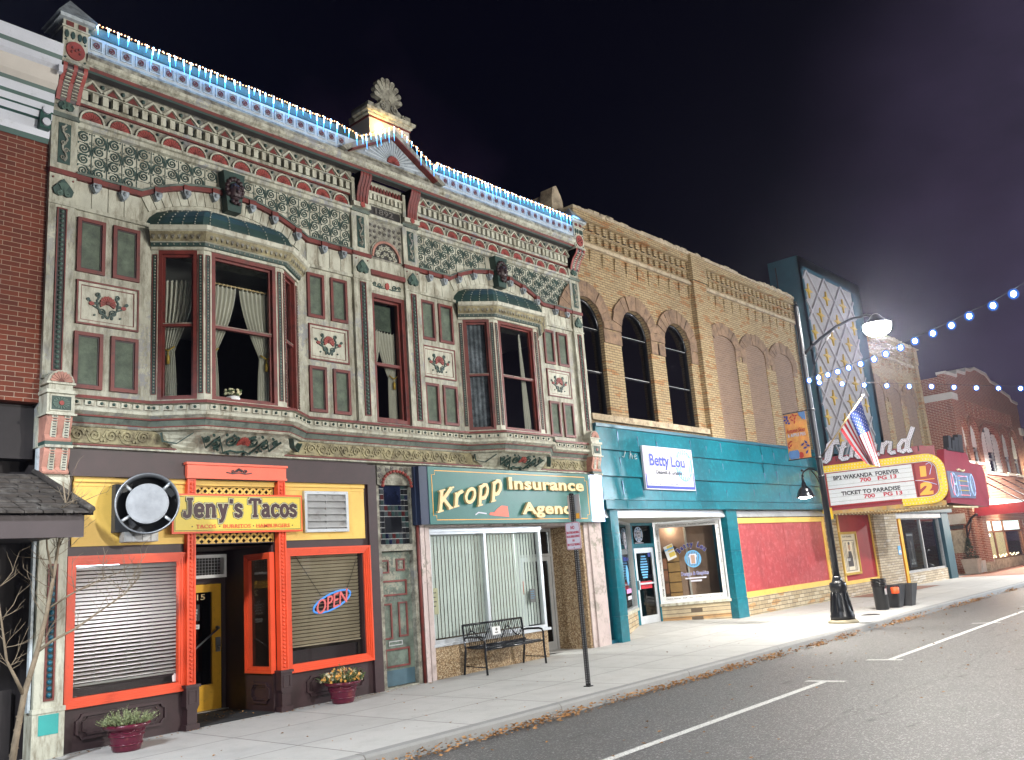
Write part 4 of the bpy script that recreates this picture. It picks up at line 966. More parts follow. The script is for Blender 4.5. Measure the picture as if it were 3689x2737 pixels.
def taco_front():
    m = MB('maroon_dark'); y = 0
    m.holes(4.31, 8.98, 0.0, 3.42, [(4.39, 5.77, .52, 2.1), (5.88, 7.16, 0, 2.22), (7.30, 8.67, .52, 2.1), (5.92, 7.14, 2.25, 3.04)], .0, .12)
    m.box(4.31, 8.80, -.06, 0, 3.10, 3.42); m.box(4.31, 8.80, -.09, 0, 3.09, 3.13); m.box(8.80, 8.97, -.05, 0, 0, 3.40)
    m.box(5.87, 5.90, .12, 1.25, 0, 2.24); m.box(7.12, 7.17, .66, 1.3, 0, 2.25); m.box(5.90, 7.12, .0, 1.3, 2.22, 2.26); m.box(7.10, 7.16, .02, .66, 0, .50); m.box(7.10, 7.16, .02, .66, 2.12, 2.22)
    m.holes(5.90, 7.12, 0, 2.22, [(6.13, 7.06, 0, 1.77), (6.2, 7.0, 1.84, 2.17)], 1.26, 1.34)
    m.mat('plate_dark'); m.box(5.90, 7.14, .16, .18, 2.26, 3.04)
    for x0, x1 in ((4.50, 5.55), (7.62, 8.62)): scalloped(m, x0, x1, .13, .38, 0)
    m.mat('maroon_dark'); m.fr = FR((7.10, .62, 0), (0, -1, 0)); scalloped(m, .08, .5, .12, .36, 0); m.fr = None
    sf = m.build('taco_shop_front', OB)
    m = MB('yellow_wall')
    for x0, x1 in ((4.38, 5.79), (7.27, 8.74)): m.box(x0, x1, -.02, 0, 2.27, 3.09); m.box(x0, x1, -.045, -.02, 3.03, 3.09); m.box(x0, x1, -.028, -.02, 2.98, 3.0)
    m.box(5.90, 7.14, -.025, .0, 3.02, 3.09); m.build('yellow_board', sf)
    m = MB('yellow_wall')
    for z0, z1 in ((2.85, 3.01), (2.24, 2.44)):
        m.frame(5.90, 7.14, z0 - .01, z1 + .01, .018, .02, .05); h = z1 - z0; n = 11; st = 1.14 / n
        for k in range(-2, n + 2):
            for s in (-1, 1):
                a = 5.95 + st * k; P = [(a, z0), (a + s * h, z1)] if s > 0 else [(a + st, z0), (a + st - h, z1)]
                (xa, za), (xb, zb) = P
                lo, hi = 5.92, 7.12                      # clip to the opening
                def cl(x, xo, zo, xp, zp): t = (x - xo) / (xp - xo); return (x, zo + (zp - zo) * t)
                if max(xa, xb) < lo or min(xa, xb) > hi: continue
                if xa < lo: xa, za = cl(lo, xa, za, xb, zb)
                if xb < lo: xb, zb = cl(lo, xa, za, xb, zb)
                if xa > hi: xa, za = cl(hi, xa, za, xb, zb)
                if xb > hi: xb, zb = cl(hi, xa, za, xb, zb)
                m.ribbon([(xa, za), (xb, zb)], .03, .024 if s > 0 else .034, .034 if s > 0 else .044)
    m.build('lattice', sf)
    m = MB('salmon_red'); m.box(5.77, 7.27, -.12, 0, 3.13, 3.29); m.box(5.75, 7.29, -.14, 0, 3.28, 3.31); m.box(5.76, 7.28, -.13, 0, 3.10, 3.13)
    m.mat('maroon_dark'); c = 6.52
    for s in (-1, 1): m.ribbon(spiral(c + s * .09, 3.205, .03, 1.3, 0, s, 9, .2), .012, -.13, -.12); m.ribbon([(c, 3.19), (c + s * .1, 3.175), (c + s * .19, 3.19)], .014, -.13, -.12)
    for k in range(5): m.disc(c - .04 + .02 * k, 3.215 + .02 * (1 - abs(k - 2) / 2), .018, -.132, -.12, 6)
    m.build('header_board', sf)
    for x0, x1 in ((5.785, 5.90), (7.145, 7.265)):
        m = MB('orange_red'); m.box(x0, x1, -.085, 0, .53, 3.10); xm = (x0 + x1) / 2; z = .58
        m.frame(x0, x1, .53, 3.10, .02, -.10, -.085)
        while z < 3.06: m.ball((xm, -.088, z), .021, 6, 4); z += .05
        m.build('beaded_post', sf)
        m = MB('maroon_dark'); a, b = x0 - .025, x1 + .03
        m.box(a, b, -.13, .0, .28, .50); m.box(a - .015, b + .015, -.15, 0, .50, .535); m.box(a + .02, b - .02, -.115, 0, 0, .24); m.prism([(a, .28), (b, .28), (b - .02, .24), (a + .02, .24)], -.125, 0); m.box(a - .005, b + .005, -.135, 0, 0, .07); m.frame(a + .03, b - .03, .31, .47, .012, -.138, -.13)
        m.build('post_pedestal', sf)
    for x0, x1, lab in ((4.335, 5.82, None), (7.27, 8.80, None)):
        m = MB('orange_red'); molded(m, x0, x1, .47, 2.16, .11, -.06, 4); m.build('window_frame', sf)
        MB('glass_shop').box(x0 + .1, x1 - .1, .05, .056, .56, 2.08).build('pane', sf)
    m = MB('orange_red'); m.fr = FR((7.095, .66, 0), (0, -1, 0)); molded(m, .0, .655, .50, 2.12, .085, -.04, 3); m.fr = None; m.build('window_frame', sf)
    MB('glass_shop').box(7.125, 7.13, .09, .60, .57, 2.05).build('pane', sf)
    # door
    m = MB('yellow_door'); m.holes(6.15, 7.055, .01, 1.755, [(6.32, 6.905, .366, 1.645)], 1.27, 1.31); m.mat('yellow_door').frame(6.30, 6.925, .346, 1.665, .02, 1.255, 1.27); m.mat('alu_dull').box(6.1, 7.1, 1.15, 1.26, 0.0, .02)
    d = m.build('yellow_door', OB)
    MB('glass_dark').box(6.32, 6.905, 1.288, 1.292, .366, 1.645).build('pane', d)
    m = MB('blind_tan')
    for k in range(26): m.box(6.33, 6.9, 1.33, 1.345, .38 + .048 * k, .40 + .048 * k)
    m.build('door_blind', d)
    m = MB('steel'); m.tube([(6.33, 1.22, .68), (6.45, 1.2, .76), (6.98, 1.2, 1.13)], .014, 8); m.tube([(6.98, 1.2, 1.13), (6.985, 1.27, 1.14)], .022, 8); m.box(6.965, 7.035, 1.25, 1.27, .80, 1.0); m.ball((7.0, 1.24, .87), .03, 8, 6); m.build('handle', d)
    m = MB('gold_letter'); text(m, '215', 6.57, 6.81, 1.54, 1.62, 1.286, .004, .01); m.build('house_number', d)
    m = MB('black'); m.box(6.45, 6.72, 1.278, 1.284, 1.25, 1.48); m.mat('white')
    for k, s in enumerate(('NO', 'OUTSIDE', 'FOOD OR', 'DRINKS', 'PLEASE')): text(m, s, 6.585 - .018 * len(s) * .85, 6.585 + .018 * len(s) * .85, 1.43 - .042 * k, 1.458 - .042 * k, 1.278, .002, .01)
    m.mat('white').box(6.50, 6.72, 1.278, 1.284, 1.14, 1.20); m.mat('black'); text(m, 'Thank you', 6.53, 6.69, 1.155, 1.185, 1.278, .002, .01); m.build('door_notice', d)
    m = MB('mat_black'); m.box(5.92, 7.08, -.02, 1.22, .002, .012); tag(m.build('door_mat', loc=(6.5, .6, 0)), 'black rubber mat in the recess before the yellow door', 'mat')
    # rooms behind
    m = MB('interior_brown'); m.box(4.14, 4.3, .2, 4, 0, 3.2); m.box(4.3, 8.9, 3.9, 4, 0, 3.2); m.box(8.85, 8.98, .13, 4, 0, 3.2); m.mat('interior').box(4.3, 5.86, .13, 3.9, 0, .02); m.box(7.2, 8.85, .13, 3.9, 0, .02); m.mat('maroon_dark'); m.box(4.39, 5.8, .2, .22, .5, .66); m.box(7.3, 8.7, .2, .22, .5, .74); m.build('shop_room', sf)
taco_front()

def taco_things():
    m = MB('blind'); z = .72
    while z < 2.03: m.poly([(4.42, .115, z), (5.77, .115, z), (5.77, .075, z + .03), (4.42, .075, z + .03)]); z += .044
    m.box(4.42, 5.77, .08, .12, .69, .71); m.mat('tube_glow').box(4.42, 5.0, .09, .10, 2.045, 2.055); m.mat('alu_dull').box(4.42, 5.77, .07, .12, 2.03, 2.045)
    for x in (4.72, 5.1, 5.42): m.box(x, x + .004, .07, .072, .7, 2.04)
    m.build('window_blind', label='pale slatted blind glowing in the taco shop window behind the bare tree', cat='blind', loc=(5.1, .1, .7))
    m = MB('blind_tan'); z = .82
    while z < 2.05: m.poly([(7.32, .115, z), (8.68, .115, z), (8.68, .095, z + .042), (7.32, .095, z + .042)]); z += .05
    m.box(7.32, 8.68, .09, .12, .79, .81); m.build('window_blind', label='tan slatted blind behind the neon sign in the taco shop window', cat='blind', loc=(8, .1, .8))
    # taco sign
    t = thing('shop_sign', 'yellow board with maroon lettering above the taco shop door', 'sign', (6.53, -.14, 2.39))
    m = MB('orange_red'); m.box(5.55, 7.51, -.145, -.11, 2.385, 2.895); m.mat('yellow_sign').box(5.575, 7.485, -.15, -.145, 2.41, 2.87); m.mat('dark_green').frame(5.585, 7.475, 2.42, 2.86, .006, -.152, -.15); m.build('board', t)
    slab_word(t, "Jeny's Tacos", 5.70, 7.40, 2.60, 2.825, -.152)
    m = MB('orange_red'); 
    for s, a, b in (('TACOS', 5.875, 6.155), ('BURRITOS', 6.26, 6.67), ('HAMBURGERS', 6.755, 7.29)): slab_small(m, s, a, b, 2.447, 2.497, -.152)
    m.mat('maroon_dark')
    for x in (5.82, 6.207, 6.712, 7.335): m.disc(x, 2.472, .008, -.156, -.15, 8)
    m.build('small_lettering', t)
    # extractor fan
    t = thing('exhaust_fan', 'round grey steel exhaust fan jutting from the yellow shop front', 'exhaust fan', (5.10, -.2, 2.74))
    cx, cz = 5.13, 2.735
    m = MB('grey_plastic'); m.box(4.84, 5.40, -.12, -.02, 2.42, 3.0); m.mat('alu_dull').box(4.93, 5.36, -.17, -.05, 2.30, 2.42)
    for k in range(4): m.box(4.95 + .105 * k, 5.02 + .105 * k, -.18, -.17, 2.31, 2.41)
    m.build('mounting_box', t)
    an = math.radians(27); fr = FR((5.17, -.27, 2.735), (math.cos(an), -math.sin(an), 0))      # hood swung towards the street corner
    m = MB('steel', fr); m.lathe((0, 0, 0), [(.35, .16), (.355, -.19), (.368, -.19), (.368, -.21), (.345, -.21), (.342, .14)], 40, 'y')
    m.build('housing', t)
    m = MB('black', fr); m.lathe((0, 0, 0), [(.235, .14), (.25, .0), (.235, -.14)], 32, 'y'); m.lathe((0, 0, 0), [(.335, .12), (.335, .08)], 32, 'y'); m.build('motor_cowl', t)
    m = MB('steel_bright', fr); m.ring(0, 0, .215, .24, -.182, -.14, 40); m.disc(0, 0, .225, -.186, -.15, 40); m.build('cap', t)
    m = MB('alu', fr)
    for a in (.75, 2.4, 3.75, 5.6): m.tube([(.22 * math.cos(a), -.12, .22 * math.sin(a)), (.35 * math.cos(a), -.15, .35 * math.sin(a))], .02, 6)
    m.build('strut', t)
    # louvred vent
    t = thing('louvre_vent', 'silver louvred vent on the yellow wall beside the taco shop sign board', 'vent', (8.0, -.05, 2.38))
    m = MB('alu'); m.frame(7.61, 8.40, 2.375, 2.97, .045, -.07, -.02)
    for x in (7.63, 7.85, 8.15, 8.375):
        for z in (2.395, 2.95): m.ball((x, -.072, z), .009, 5, 3)
    m.mat('alu_dull').box(7.655, 8.355, -.028, -.022, 2.42, 2.925); m.build('vent_frame', t)
    m = MB('alu_dull')
    for k in range(5): z = 2.44 + .097 * k; m.poly([(7.655, -.075, z), (8.355, -.075, z), (8.355, -.03, z + .08), (7.655, -.03, z + .08)]); m.poly([(7.655, -.075, z), (8.355, -.075, z), (8.355, -.072, z + .012), (7.655, -.072, z + .012)])
    m.box(8.0, 8.012, -.05, -.03, 2.42, 2.92); m.build('louvre', t)
    # wall air conditioner over the door
    t = thing('air_conditioner', 'white through wall air conditioner above the yellow door', 'air conditioner', (6.75, 1.2, 1.85))
    m = MB('white'); m.frame(6.24, 7.25 - .20, 1.84, 2.17, .045, 1.10, 1.27); m.mat('plate_dark').box(6.285, 7.005, 1.19, 1.2, 1.885, 2.125); m.build('case', t)
    m = MB('alu')
    for k in range(15): m.box(6.30 + .048 * k, 6.304 + .048 * k, 1.14, 1.144, 1.885, 2.125)
    for k in range(5): m.box(6.285, 7.005, 1.145, 1.149, 1.91 + .045 * k, 1.914 + .045 * k)
    m.build('grille', t)
    # neon sign
    t = thing('neon_sign', 'red and blue oval neon OPEN sign hanging in the shop window', 'neon sign', (8.16, .08, 1.2))
    c, z = 8.16, 1.375; m = MB('neon_blue'); pts = [(c + .335 * math.cos(a) , .085, z + .115 * math.sin(a) + .095 * math.cos(a)) for a in [2 * PI * k / 40 for k in range(40)]]
    m.tube(pts, .014, 6, closed=True); m.build('blue_ring', t)
    m = MB('black'); m.prism([(c + .30 * math.cos(a), z + .095 * math.sin(a) + .085 * math.cos(a)) for a in [2 * PI * k / 24 for k in range(24)]], .10, .105); m.mat('neon_red'); b0 = len(m.v); text(m, 'OPEN', c - .29, c + .27, z - .10, z + .10, .075, .015, .0, .1)
    for v in m.v[b0:]: v.z += (v.x - c) * .27
    m.build('letters', t)
    m = MB('black'); m.tube([(c - .2, .09, z + .1), (c - .62, .09, 2.05)], .004, 4); m.tube([(c + .25, .09, z + .1), (c + .47, .09, 1.95)], .004, 4); m.build('cord', t)
    m = MB('sign_white'); m.box(7.20, 7.205, .12, .22, .62, .9); m.build('thermometer', label='white wall thermometer inside the slim side window of the shop', cat='thermometer', loc=(7.2, .17, .62))
    for x, z, lab in ((5.70, .64, 'small white alarm sticker in the corner of the glowing slatted window'), (7.36, .64, 'small white alarm sticker in the lower corner of the neon sign window')):
        m = MB('white'); m.prism([(x - .03, z - .05), (x + .03, z - .05), (x + .035, z + .02), (x, z + .05), (x - .035, z + .02)], .044, .048); m.build('sticker', label=lab, cat='sticker', loc=(x, .045, z))
# slab serif letters as strokes: each stroke is a polyline; serif bars are added by hand
def _o(cx, w, z0, z1): return [(cx + w * math.cos(a), (z0 + z1) / 2 + (z1 - z0) / 2 * math.sin(a)) for a in [2 * PI * k / 18 for k in range(19)]]
SLAB = {'J': (.62, [[(.42, 1.), (.42, .18), (.36, .04), (.2, 0.), (.06, .06), (.04, .22)], [(.22, 1.), (.62, 1.)], [(0, .24), (.12, .24)]]),
 'e': (.62, [[(.05, .34), (.57, .34), (.56, .5), (.46, .64), (.3, .68), (.14, .62), (.05, .46), (.05, .24), (.14, .06), (.3, 0.), (.46, .04), (.56, .16)]]),
 'n': (.76, [[(.14, 0), (.14, .66)], [(.14, .5), (.28, .64), (.44, .66), (.56, .56), (.58, .4), (.58, 0)], [(0, 0), (.28, 0)], [(.44, 0), (.74, 0)], [(0, .66), (.16, .66)]]),
 'y': (.72, [[(.14, .66), (.37, .02)], [(.58, .66), (.34, -.12), (.24, -.27), (.06, -.28)], [(0, .66), (.28, .66)], [(.46, .66), (.72, .66)]]),
 "'": (.26, [[(.12, 1.02), (.09, .74)]]),
 's': (.52, [[(.45, .48), (.45, .62), (.26, .68), (.1, .62), (.06, .5), (.14, .39), (.36, .31), (.46, .2), (.42, .06), (.25, 0), (.06, .05), (.05, .2)]]),
 'T': (.8, [[(.4, 0), (.4, 1.)], [(.02, 1.), (.78, 1.)], [(.02, 1.), (.02, .74)], [(.78, 1.), (.78, .74)], [(.2, 0), (.6, 0)]]),
 'a': (.64, [[(.1, .54), (.2, .66), (.36, .67), (.47, .58), (.47, 0)], [(.47, .38), (.24, .38), (.08, .29), (.06, .14), (.16, .02), (.32, .02), (.47, .16)], [(.47, 0), (.64, 0)]]),
 'c': (.58, [[(.53, .46), (.52, .6), (.32, .68), (.14, .62), (.05, .46), (.05, .24), (.14, .06), (.32, 0), (.5, .08), (.54, .18)]]),
 'o': (.64, [_o(.32, .27, 0., .67)]), ' ': (.34, [])}
def slab_word(t, body, x0, x1, z0, z1, y):
    tot = sum(SLAB[ch][0] + .12 for ch in body) - .12; kx = (x1 - x0) / tot; kz = (z1 - z0)
    for name, mt, wid, yy in (('letter_outline', 'dark_green', .084, y - .003), ('letter_keyline', 'flower_cream', .070, y - .006), ('lettering', 'maroon_deep', .055, y - .009)):
        m = MB(mt); x = 0; q = 0
        for ch in body:
            w, st = SLAB[ch]
            for s in st:
                q += 1; P = [(x0 + (x + px) * kx, z0 + pz * kz) for px, pz in s]
                thin = abs(s[0][1] - s[-1][1]) < .02 and len(s) == 2
                ww = wid - (.014 if thin else 0)
                e = (wid - .055) / 2 + (.0 if not thin else .004)   # run the outline past the ends
                (ax, az), (bx, bz) = P[0], P[1]; l = math.hypot(bx - ax, bz - az); P[0] = (ax - (bx - ax) / l * e, az - (bz - az) / l * e)
                (ax, az), (bx, bz) = P[-1], P[-2]; l = math.hypot(bx - ax, bz - az); P[-1] = (ax - (bx - ax) / l * e, az - (bz - az) / l * e)
                m.ribbon(P, ww, yy - .00012 * (q % 9), yy + .004)
            x += w + .12
            if name == 'lettering' and st: m.build('letter', t); m = MB(mt)
        if m.f: m.build(name, t)
def slab_small(m, body, x0, x1, z0, z1, y):
    text(m, body, x0, x1, z0, z1, y, .003, .012)
    n = len(body); 
    for k in range(n):
        xc = x0 + (x1 - x0) * (k + .5) / n
        if body[k] in 'TIRHMNAPBUE': m.box(xc - .014, xc + .014, y - .0035, y, z0 - .001, z0 + .004)
taco_things()

def upstairs_door():
    m = MB('cream_dirty'); x0, x1 = 8.98, 9.86
    c = 9.40
    m.holes(8.98, 9.80, 0, 3.42, [(9.07, 9.72, 0.02, 2.06), (9.06, 9.72, 2.16, 3.1)], .0, .14)
    m.mat('cream_dirty'); 
    f = m.build('stair_door_surround', OB)
    m = MB('cream_dirty')                                  # pierced spandrel with a beaded arch
    P = [(9.0, 3.1), (9.0, 3.40), (9.80, 3.40), (9.80, 3.1)] + [(9.39 + .31 * math.cos(a), 3.08 + .24 * math.sin(a)) for a in [PI * k / 14 for k in range(15)]]
    m.prism(P, -.05, 0); m.mat('letter_grey')
    for s in (-1, 1):
        for q in range(3): m.ribbon(spiral(9.40 + s * (.31 + .03 * q), 3.15 + .095 * q, .05, 1.5, 0, s, 10, .2), .013, -.064, -.05)
        for q in range(2): m.ribbon(spiral(9.40 + s * (.2 - .1 * q), 3.33 + .03 * q, .035, 1.4, 0, -s, 9, .2), .012, -.064, -.05)
    m.mat('fan_red')
    for k in range(15):
        a = PI * k / 14; m.ball((9.39 + .30 * math.cos(a), -.07, 3.08 + .235 * math.sin(a)), .028, 8, 5)
    m.build('beaded_arch', f)
    m = MB('alu_dull'); X0, X1, Z0, Z1 = 9.06, 9.72, 2.165, 3.22
    m.box(X0, X1, .07, .075, Z0, Z1)
    xs = [X0, X0 + .075, X0 + .15, X1 - .15, X1 - .075, X1]; zs = [Z0]
    for k in range(12): zs.append(Z0 + (Z1 - Z0) * (k + 1) / 12)
    tints = ['stained_clear', 'stained_teal', 'stained_blue', 'stained_clear', 'stained_red', 'stained_teal']
    q = 0
    for i in range(5):
        for j in range(12):
            if i == 2 and j in (2, 3, 4, 7, 8, 9, 10): continue
            q += 1
            if i == 2:
                for h in range(5):
                    a = xs[2] + (xs[3] - xs[2]) * h / 5; b = xs[2] + (xs[3] - xs[2]) * (h + 1) / 5; m.mat(tints[(q + h) % 6]).box(a + .005, b - .005, .060, .07, zs[j] + .005, zs[j + 1] - .005)
            else: m.mat(tints[(q * 5 + i) % 6] if random.random() < .4 else 'black_gloss').box(xs[i] + .005, xs[i + 1] - .005, .060, .07, zs[j] + .005, zs[j + 1] - .005)
    m.mat('black_gloss').box(xs[2] + .006, xs[3] - .006, .060, .07, zs[2] + .005, zs[5] - .005); m.mat('stained_blue').box(xs[2] + .006, xs[3] - .006, .060, .07, zs[7] + .005, zs[11] - .005)
    m.build('stained_transom', f)
    m = MB('door_green'); m.box(9.07, 9.72, .09, .14, .03, 2.05); m.mat('door_blue').box(9.08, 9.71, .084, .09, .03, .26)
    d = m.build('panelled_door', OB, label='peeling green door with red framed panels')
    m = MB('trim_red')
    for a, b, c0, c1 in ((9.10, 9.27, 1.72, 1.93), (9.42, 9.60, 1.75, 1.94), (9.10, 9.62, 1.37, 1.61), (9.10, 9.29, .72, 1.26), (9.42, 9.61, .74, 1.27), (9.12, 9.62, .30, .58)): m.frame(a, b, c0, c1, .028, .072, .09)
    m.build('panel_moulding', d)
    m = MB('letter_grey'); text(m, '215½', 9.2, 9.5, 1.295, 1.355, .09, .006, .015); m.build('house_number', d); m = MB('alu_dull'); m.frame(9.2, 9.48, .62, .69, .014, .078, .09)
    m.build('letter_slot', d)
    for x, z in ((9.185, 1.83), (9.51, 1.85)): m = MB('cream_dirty'); m.ribbon(spiral(x, z, .05, 1.5, 0, 1, 10, .2), .014, .08, .09); m.disc(x, z, .02, .08, .09, 6); m.build('carved_scroll', d)
    m = MB('trim_red'); m.tube([(9.815, -.03, 0), (9.815, -.03, 3.12)], .026, 8); m.build('red_column', OB)
upstairs_door()

def insurance_front():
    m = MB('pink_paint'); y = .0
    m.holes(9.84, 14.30, 0, 3.42, [(10.10, 13.06, 0, 2.42), (13.06, 14.22, 0, 2.40)], 0, .2)
    m.box(9.85, 9.94, -.05, 0, 0, 2.46); m.box(9.97, 10.05, -.03, 0, 0, 2.46)
    m.box(14.28, 14.87, -.04, .25, 0, 2.5); m.box(14.42, 14.80, -.07, -.04, 0, 2.5); m.box(14.30, 14.87, -.0, .2, 2.5, 3.42); m.box(10.1, 14.3, .2, 1.3, 2.40, 2.44)
    sf = m.build('insurance_front', OB)
    m = MB('pebble'); m.box(10.05, 12.97, .02, .18, 0, .50); m.box(12.93, 12.97, .18, .72, 0, .5); m.mat('pebble').box(14.09, 14.2, .10, .72, .0, 2.40); m.box(14.2, 14.28, -.02, .12, 0, 2.40); m.build('pebble_panel', sf)
    m = MB('alu'); m.box(10.05, 13.05, -.01, .14, .50, .545); m.holes(10.10, 13.03, .545, 2.38, [(10.17, 11.455, .60, 2.30), (11.515, 12.96, .60, 2.30)], .06, .14); m.box(10.10, 13.05, .04, .15, 2.34, 2.40); m.build('window_frame', sf)
    MB('glass_shop').box(10.16, 12.97, .098, .104, .59, 2.31).build('pane', sf)
    m = MB('alu_dull'); m.holes(13.02, 14.09, .03, 2.40, [(13.08, 14.03, .05, 2.34)], .66, .74); m.box(13.08, 14.03, .66, .74, 1.84, 1.9); d = m.build('door_frame', OB)
    m = MB('alu'); m.holes(13.09, 14.02, .05, 1.84, [(13.2, 13.93, .2, 1.76)], .67, .71); m.mat('plate_dark').box(13.2, 13.93, .72, .73, .2, .98); m.build('glass_door', d)
    m = MB('glass_dark'); m.box(13.2, 13.93, .688, .692, .2, 1.76); m.box(13.09, 14.02, .70, .705, 1.9, 2.34); m.build('pane', d)
    m = MB('plate_dark'); m.frame(13.55, 13.9, .98, 1.7, .03, .715, .73); m.mat('white').disc(13.72, 1.62, .05, .68, .686, 8); m.mat('safety_orange').box(13.12, 13.16, .66, .668, 1.15, 1.4); m.build('door_notice', d)
    m = MB('interior_brown'); m.box(9.98, 10.1, .2, 5, 0, 3.3); m.box(10.1, 14.2, 4.9, 5, 0, 3.3); m.box(14.2, 14.3, .72, 5, 0, 3.3); m.mat('plaster'); m.box(10.1, 14.2, .2, 5, 2.7, 2.74); m.mat('interior').box(10.1, 14.2, .2, 4.9, .0, .03); m.build('office_room', sf)
    m = MB('blind_white'); x = 10.18
    while x < 12.94: m.poly([(x, .165, .62), (x + .080, .180, .62), (x + .080, .180, 2.3), (x, .165, 2.3)]); x += .082
    m.mat('white').box(10.16, 12.96, .15, .2, 2.28, 2.31); m.build('vertical_blind', label='white vertical blinds filling the insurance office window', cat='blind', loc=(11.5, .17, .6))
    for (x, z, w, h, mt, lab) in ((10.22, 1.22, .2, .42, 'flower_cream', 'yellowed paper taped inside the edge of the insurance window by the pink post'), (12.73, 1.14, .16, .24, 'stucco_grey', 'small printed notice inside the insurance window near the recessed door')):
        m = MB(mt); m.box(x - w / 2, x + w / 2, .106, .108, z - h / 2, z + h / 2); m.mat('sky_blue' if w < .18 else 'letter_grey')
        for k in range(4): m.box(x - w * .35, x + w * (.3 - .1 * (k % 2)), .1045, .106, z + h * (.3 - .17 * k), z + h * (.34 - .17 * k))
        m.build('window_notice', label=lab, cat='notice', loc=(x, .1, z))
    # fascia sign
    t = thing('insurance_sign', 'long green sign with raised cream letters over the insurance office', 'sign', (12.2, -.2, 2.45))
    m = MB('sign_green'); m.box(9.95, 14.39, -.20, -.02, 2.45, 3.40); m.mat('maroon_dark')
    for w in (.0,): 
        a, b, c, d_ = 10.03, 14.31, 2.52, 3.335; e = .07
        m.mat('num_orange'); P = [(a + e, c), (b - e, c), (b - e, c + e), (b, c + e), (b, d_ - e), (b - e, d_ - e), (b - e, d_), (a + e, d_), (a + e, d_ - e), (a, d_ - e), (a, c + e), (a + e, c + e)]
        m.ribbon(P, .012, -.203, -.20, closed=True)
    m.build('board', t)
    m = MB('navy'); m.box(9.76, 9.95, -.19, -.02, 2.45, 3.40); m.box(9.73, 9.76, -.1, -.02, 2.45, 3.40); m.build('end_panel', t)
    m = MB('chrome_blue'); m.box(14.39, 14.84, -.19, -.02, 2.45, 3.40); m.build('bright_end_panel', t)
    m = MB('gold_letter')
    V = {'K': (.75, [[(.18, 0), (.18, 1)], [(.66, 1), (.2, .45)], [(.3, .56), (.72, 0)], [(.04, 1), (.34, 1)], [(.04, 0), (.34, 0)], [(.54, 1), (.8, 1)], [(.6, 0), (.84, 0)]]),
         'r': (.5, [[(.14, 0), (.14, .66)], [(.14, .46), (.26, .64), (.42, .66), (.46, .58)], [(.02, 0), (.3, 0)], [(.02, .66), (.14, .66)]]),
         'o': (.62, [_o(.3, .24, 0., .66)]),
         'p': (.66, [[(.14, -.32), (.14, .66)], [(.14, .56), (.3, .67), (.46, .62), (.54, .42), (.52, .18), (.4, .0), (.26, .0), (.14, .12)], [(.02, -.32), (.3, -.32)], [(.02, .66), (.14, .66)]])}
    x = 0; q = 0
    for ch in 'Kropp':
        w, st = V[ch]
        for s in st:
            q += 1; P = [(10.06 + (x + px + .14 * pz) * .455, 2.635 + pz * .345 + (x + px) * .10) for px, pz in s]
            m.ribbon(P, .026 if (len(s) == 2 and abs(s[0][1] - s[1][1]) < .02) else (.064 if ch != 'o' else .058), -.255 - .0002 * q, -.21)
        x += w + .10
    m.build('raised_word', t); m = MB('gold_letter'); text(m, 'Insurance', 11.88, 14.12, 3.045, 3.27, -.21, .05, .035, spacing=1.06)
    m.build('raised_word', t); m = MB('gold_letter'); text(m, 'Agency', 12.20, 13.92, 2.535, 2.82, -.21, .05, .035, spacing=1.06)
    m.build('raised_word', t)
    m = MB('salmon_red'); m.prism([(11.36, 2.60), (11.52, 2.58), (11.88, 2.56), (11.86, 2.75), (11.70, 2.76), (11.58, 2.70), (11.50, 2.64), (11.40, 2.64)], -.206, -.2); m.mat('sign_white'); m.ribbon([(11.02, 2.60), (11.1, 2.64), (11.3, 2.62)], .02, -.2045, -.2); m.build('painted_eagle', t)
insurance_front()

def corner_post():
    m = MB('cream_clean'); a, b = 4.0, 4.31
    m.box(a, b, -.10, .1, .52, 3.10); m.box(a - .015, b + .015, -.12, .1, 0, .50); m.box(a - .02, b + .02, -.13, .1, .48, .53); m.mat('teal_sq').box(4.05, 4.26, -.126, -.12, .25, .46); m.mat('trim_red').frame(4.10, 4.21, .60, 2.08, .02, -.115, -.1); m.mat('plate_dark').box(4.12, 4.19, -.106, -.1, .62, 2.06); m.mat('teal_dark')
    z = .66
    while z < 2.04: m.ball((4.155, -.108, z), .029, 7, 4); z += .068
    m.mat('band_pale').box(3.955, 3.985, -.06, 0, .5, 3.4); m.build('corner_post', OB)
corner_post()

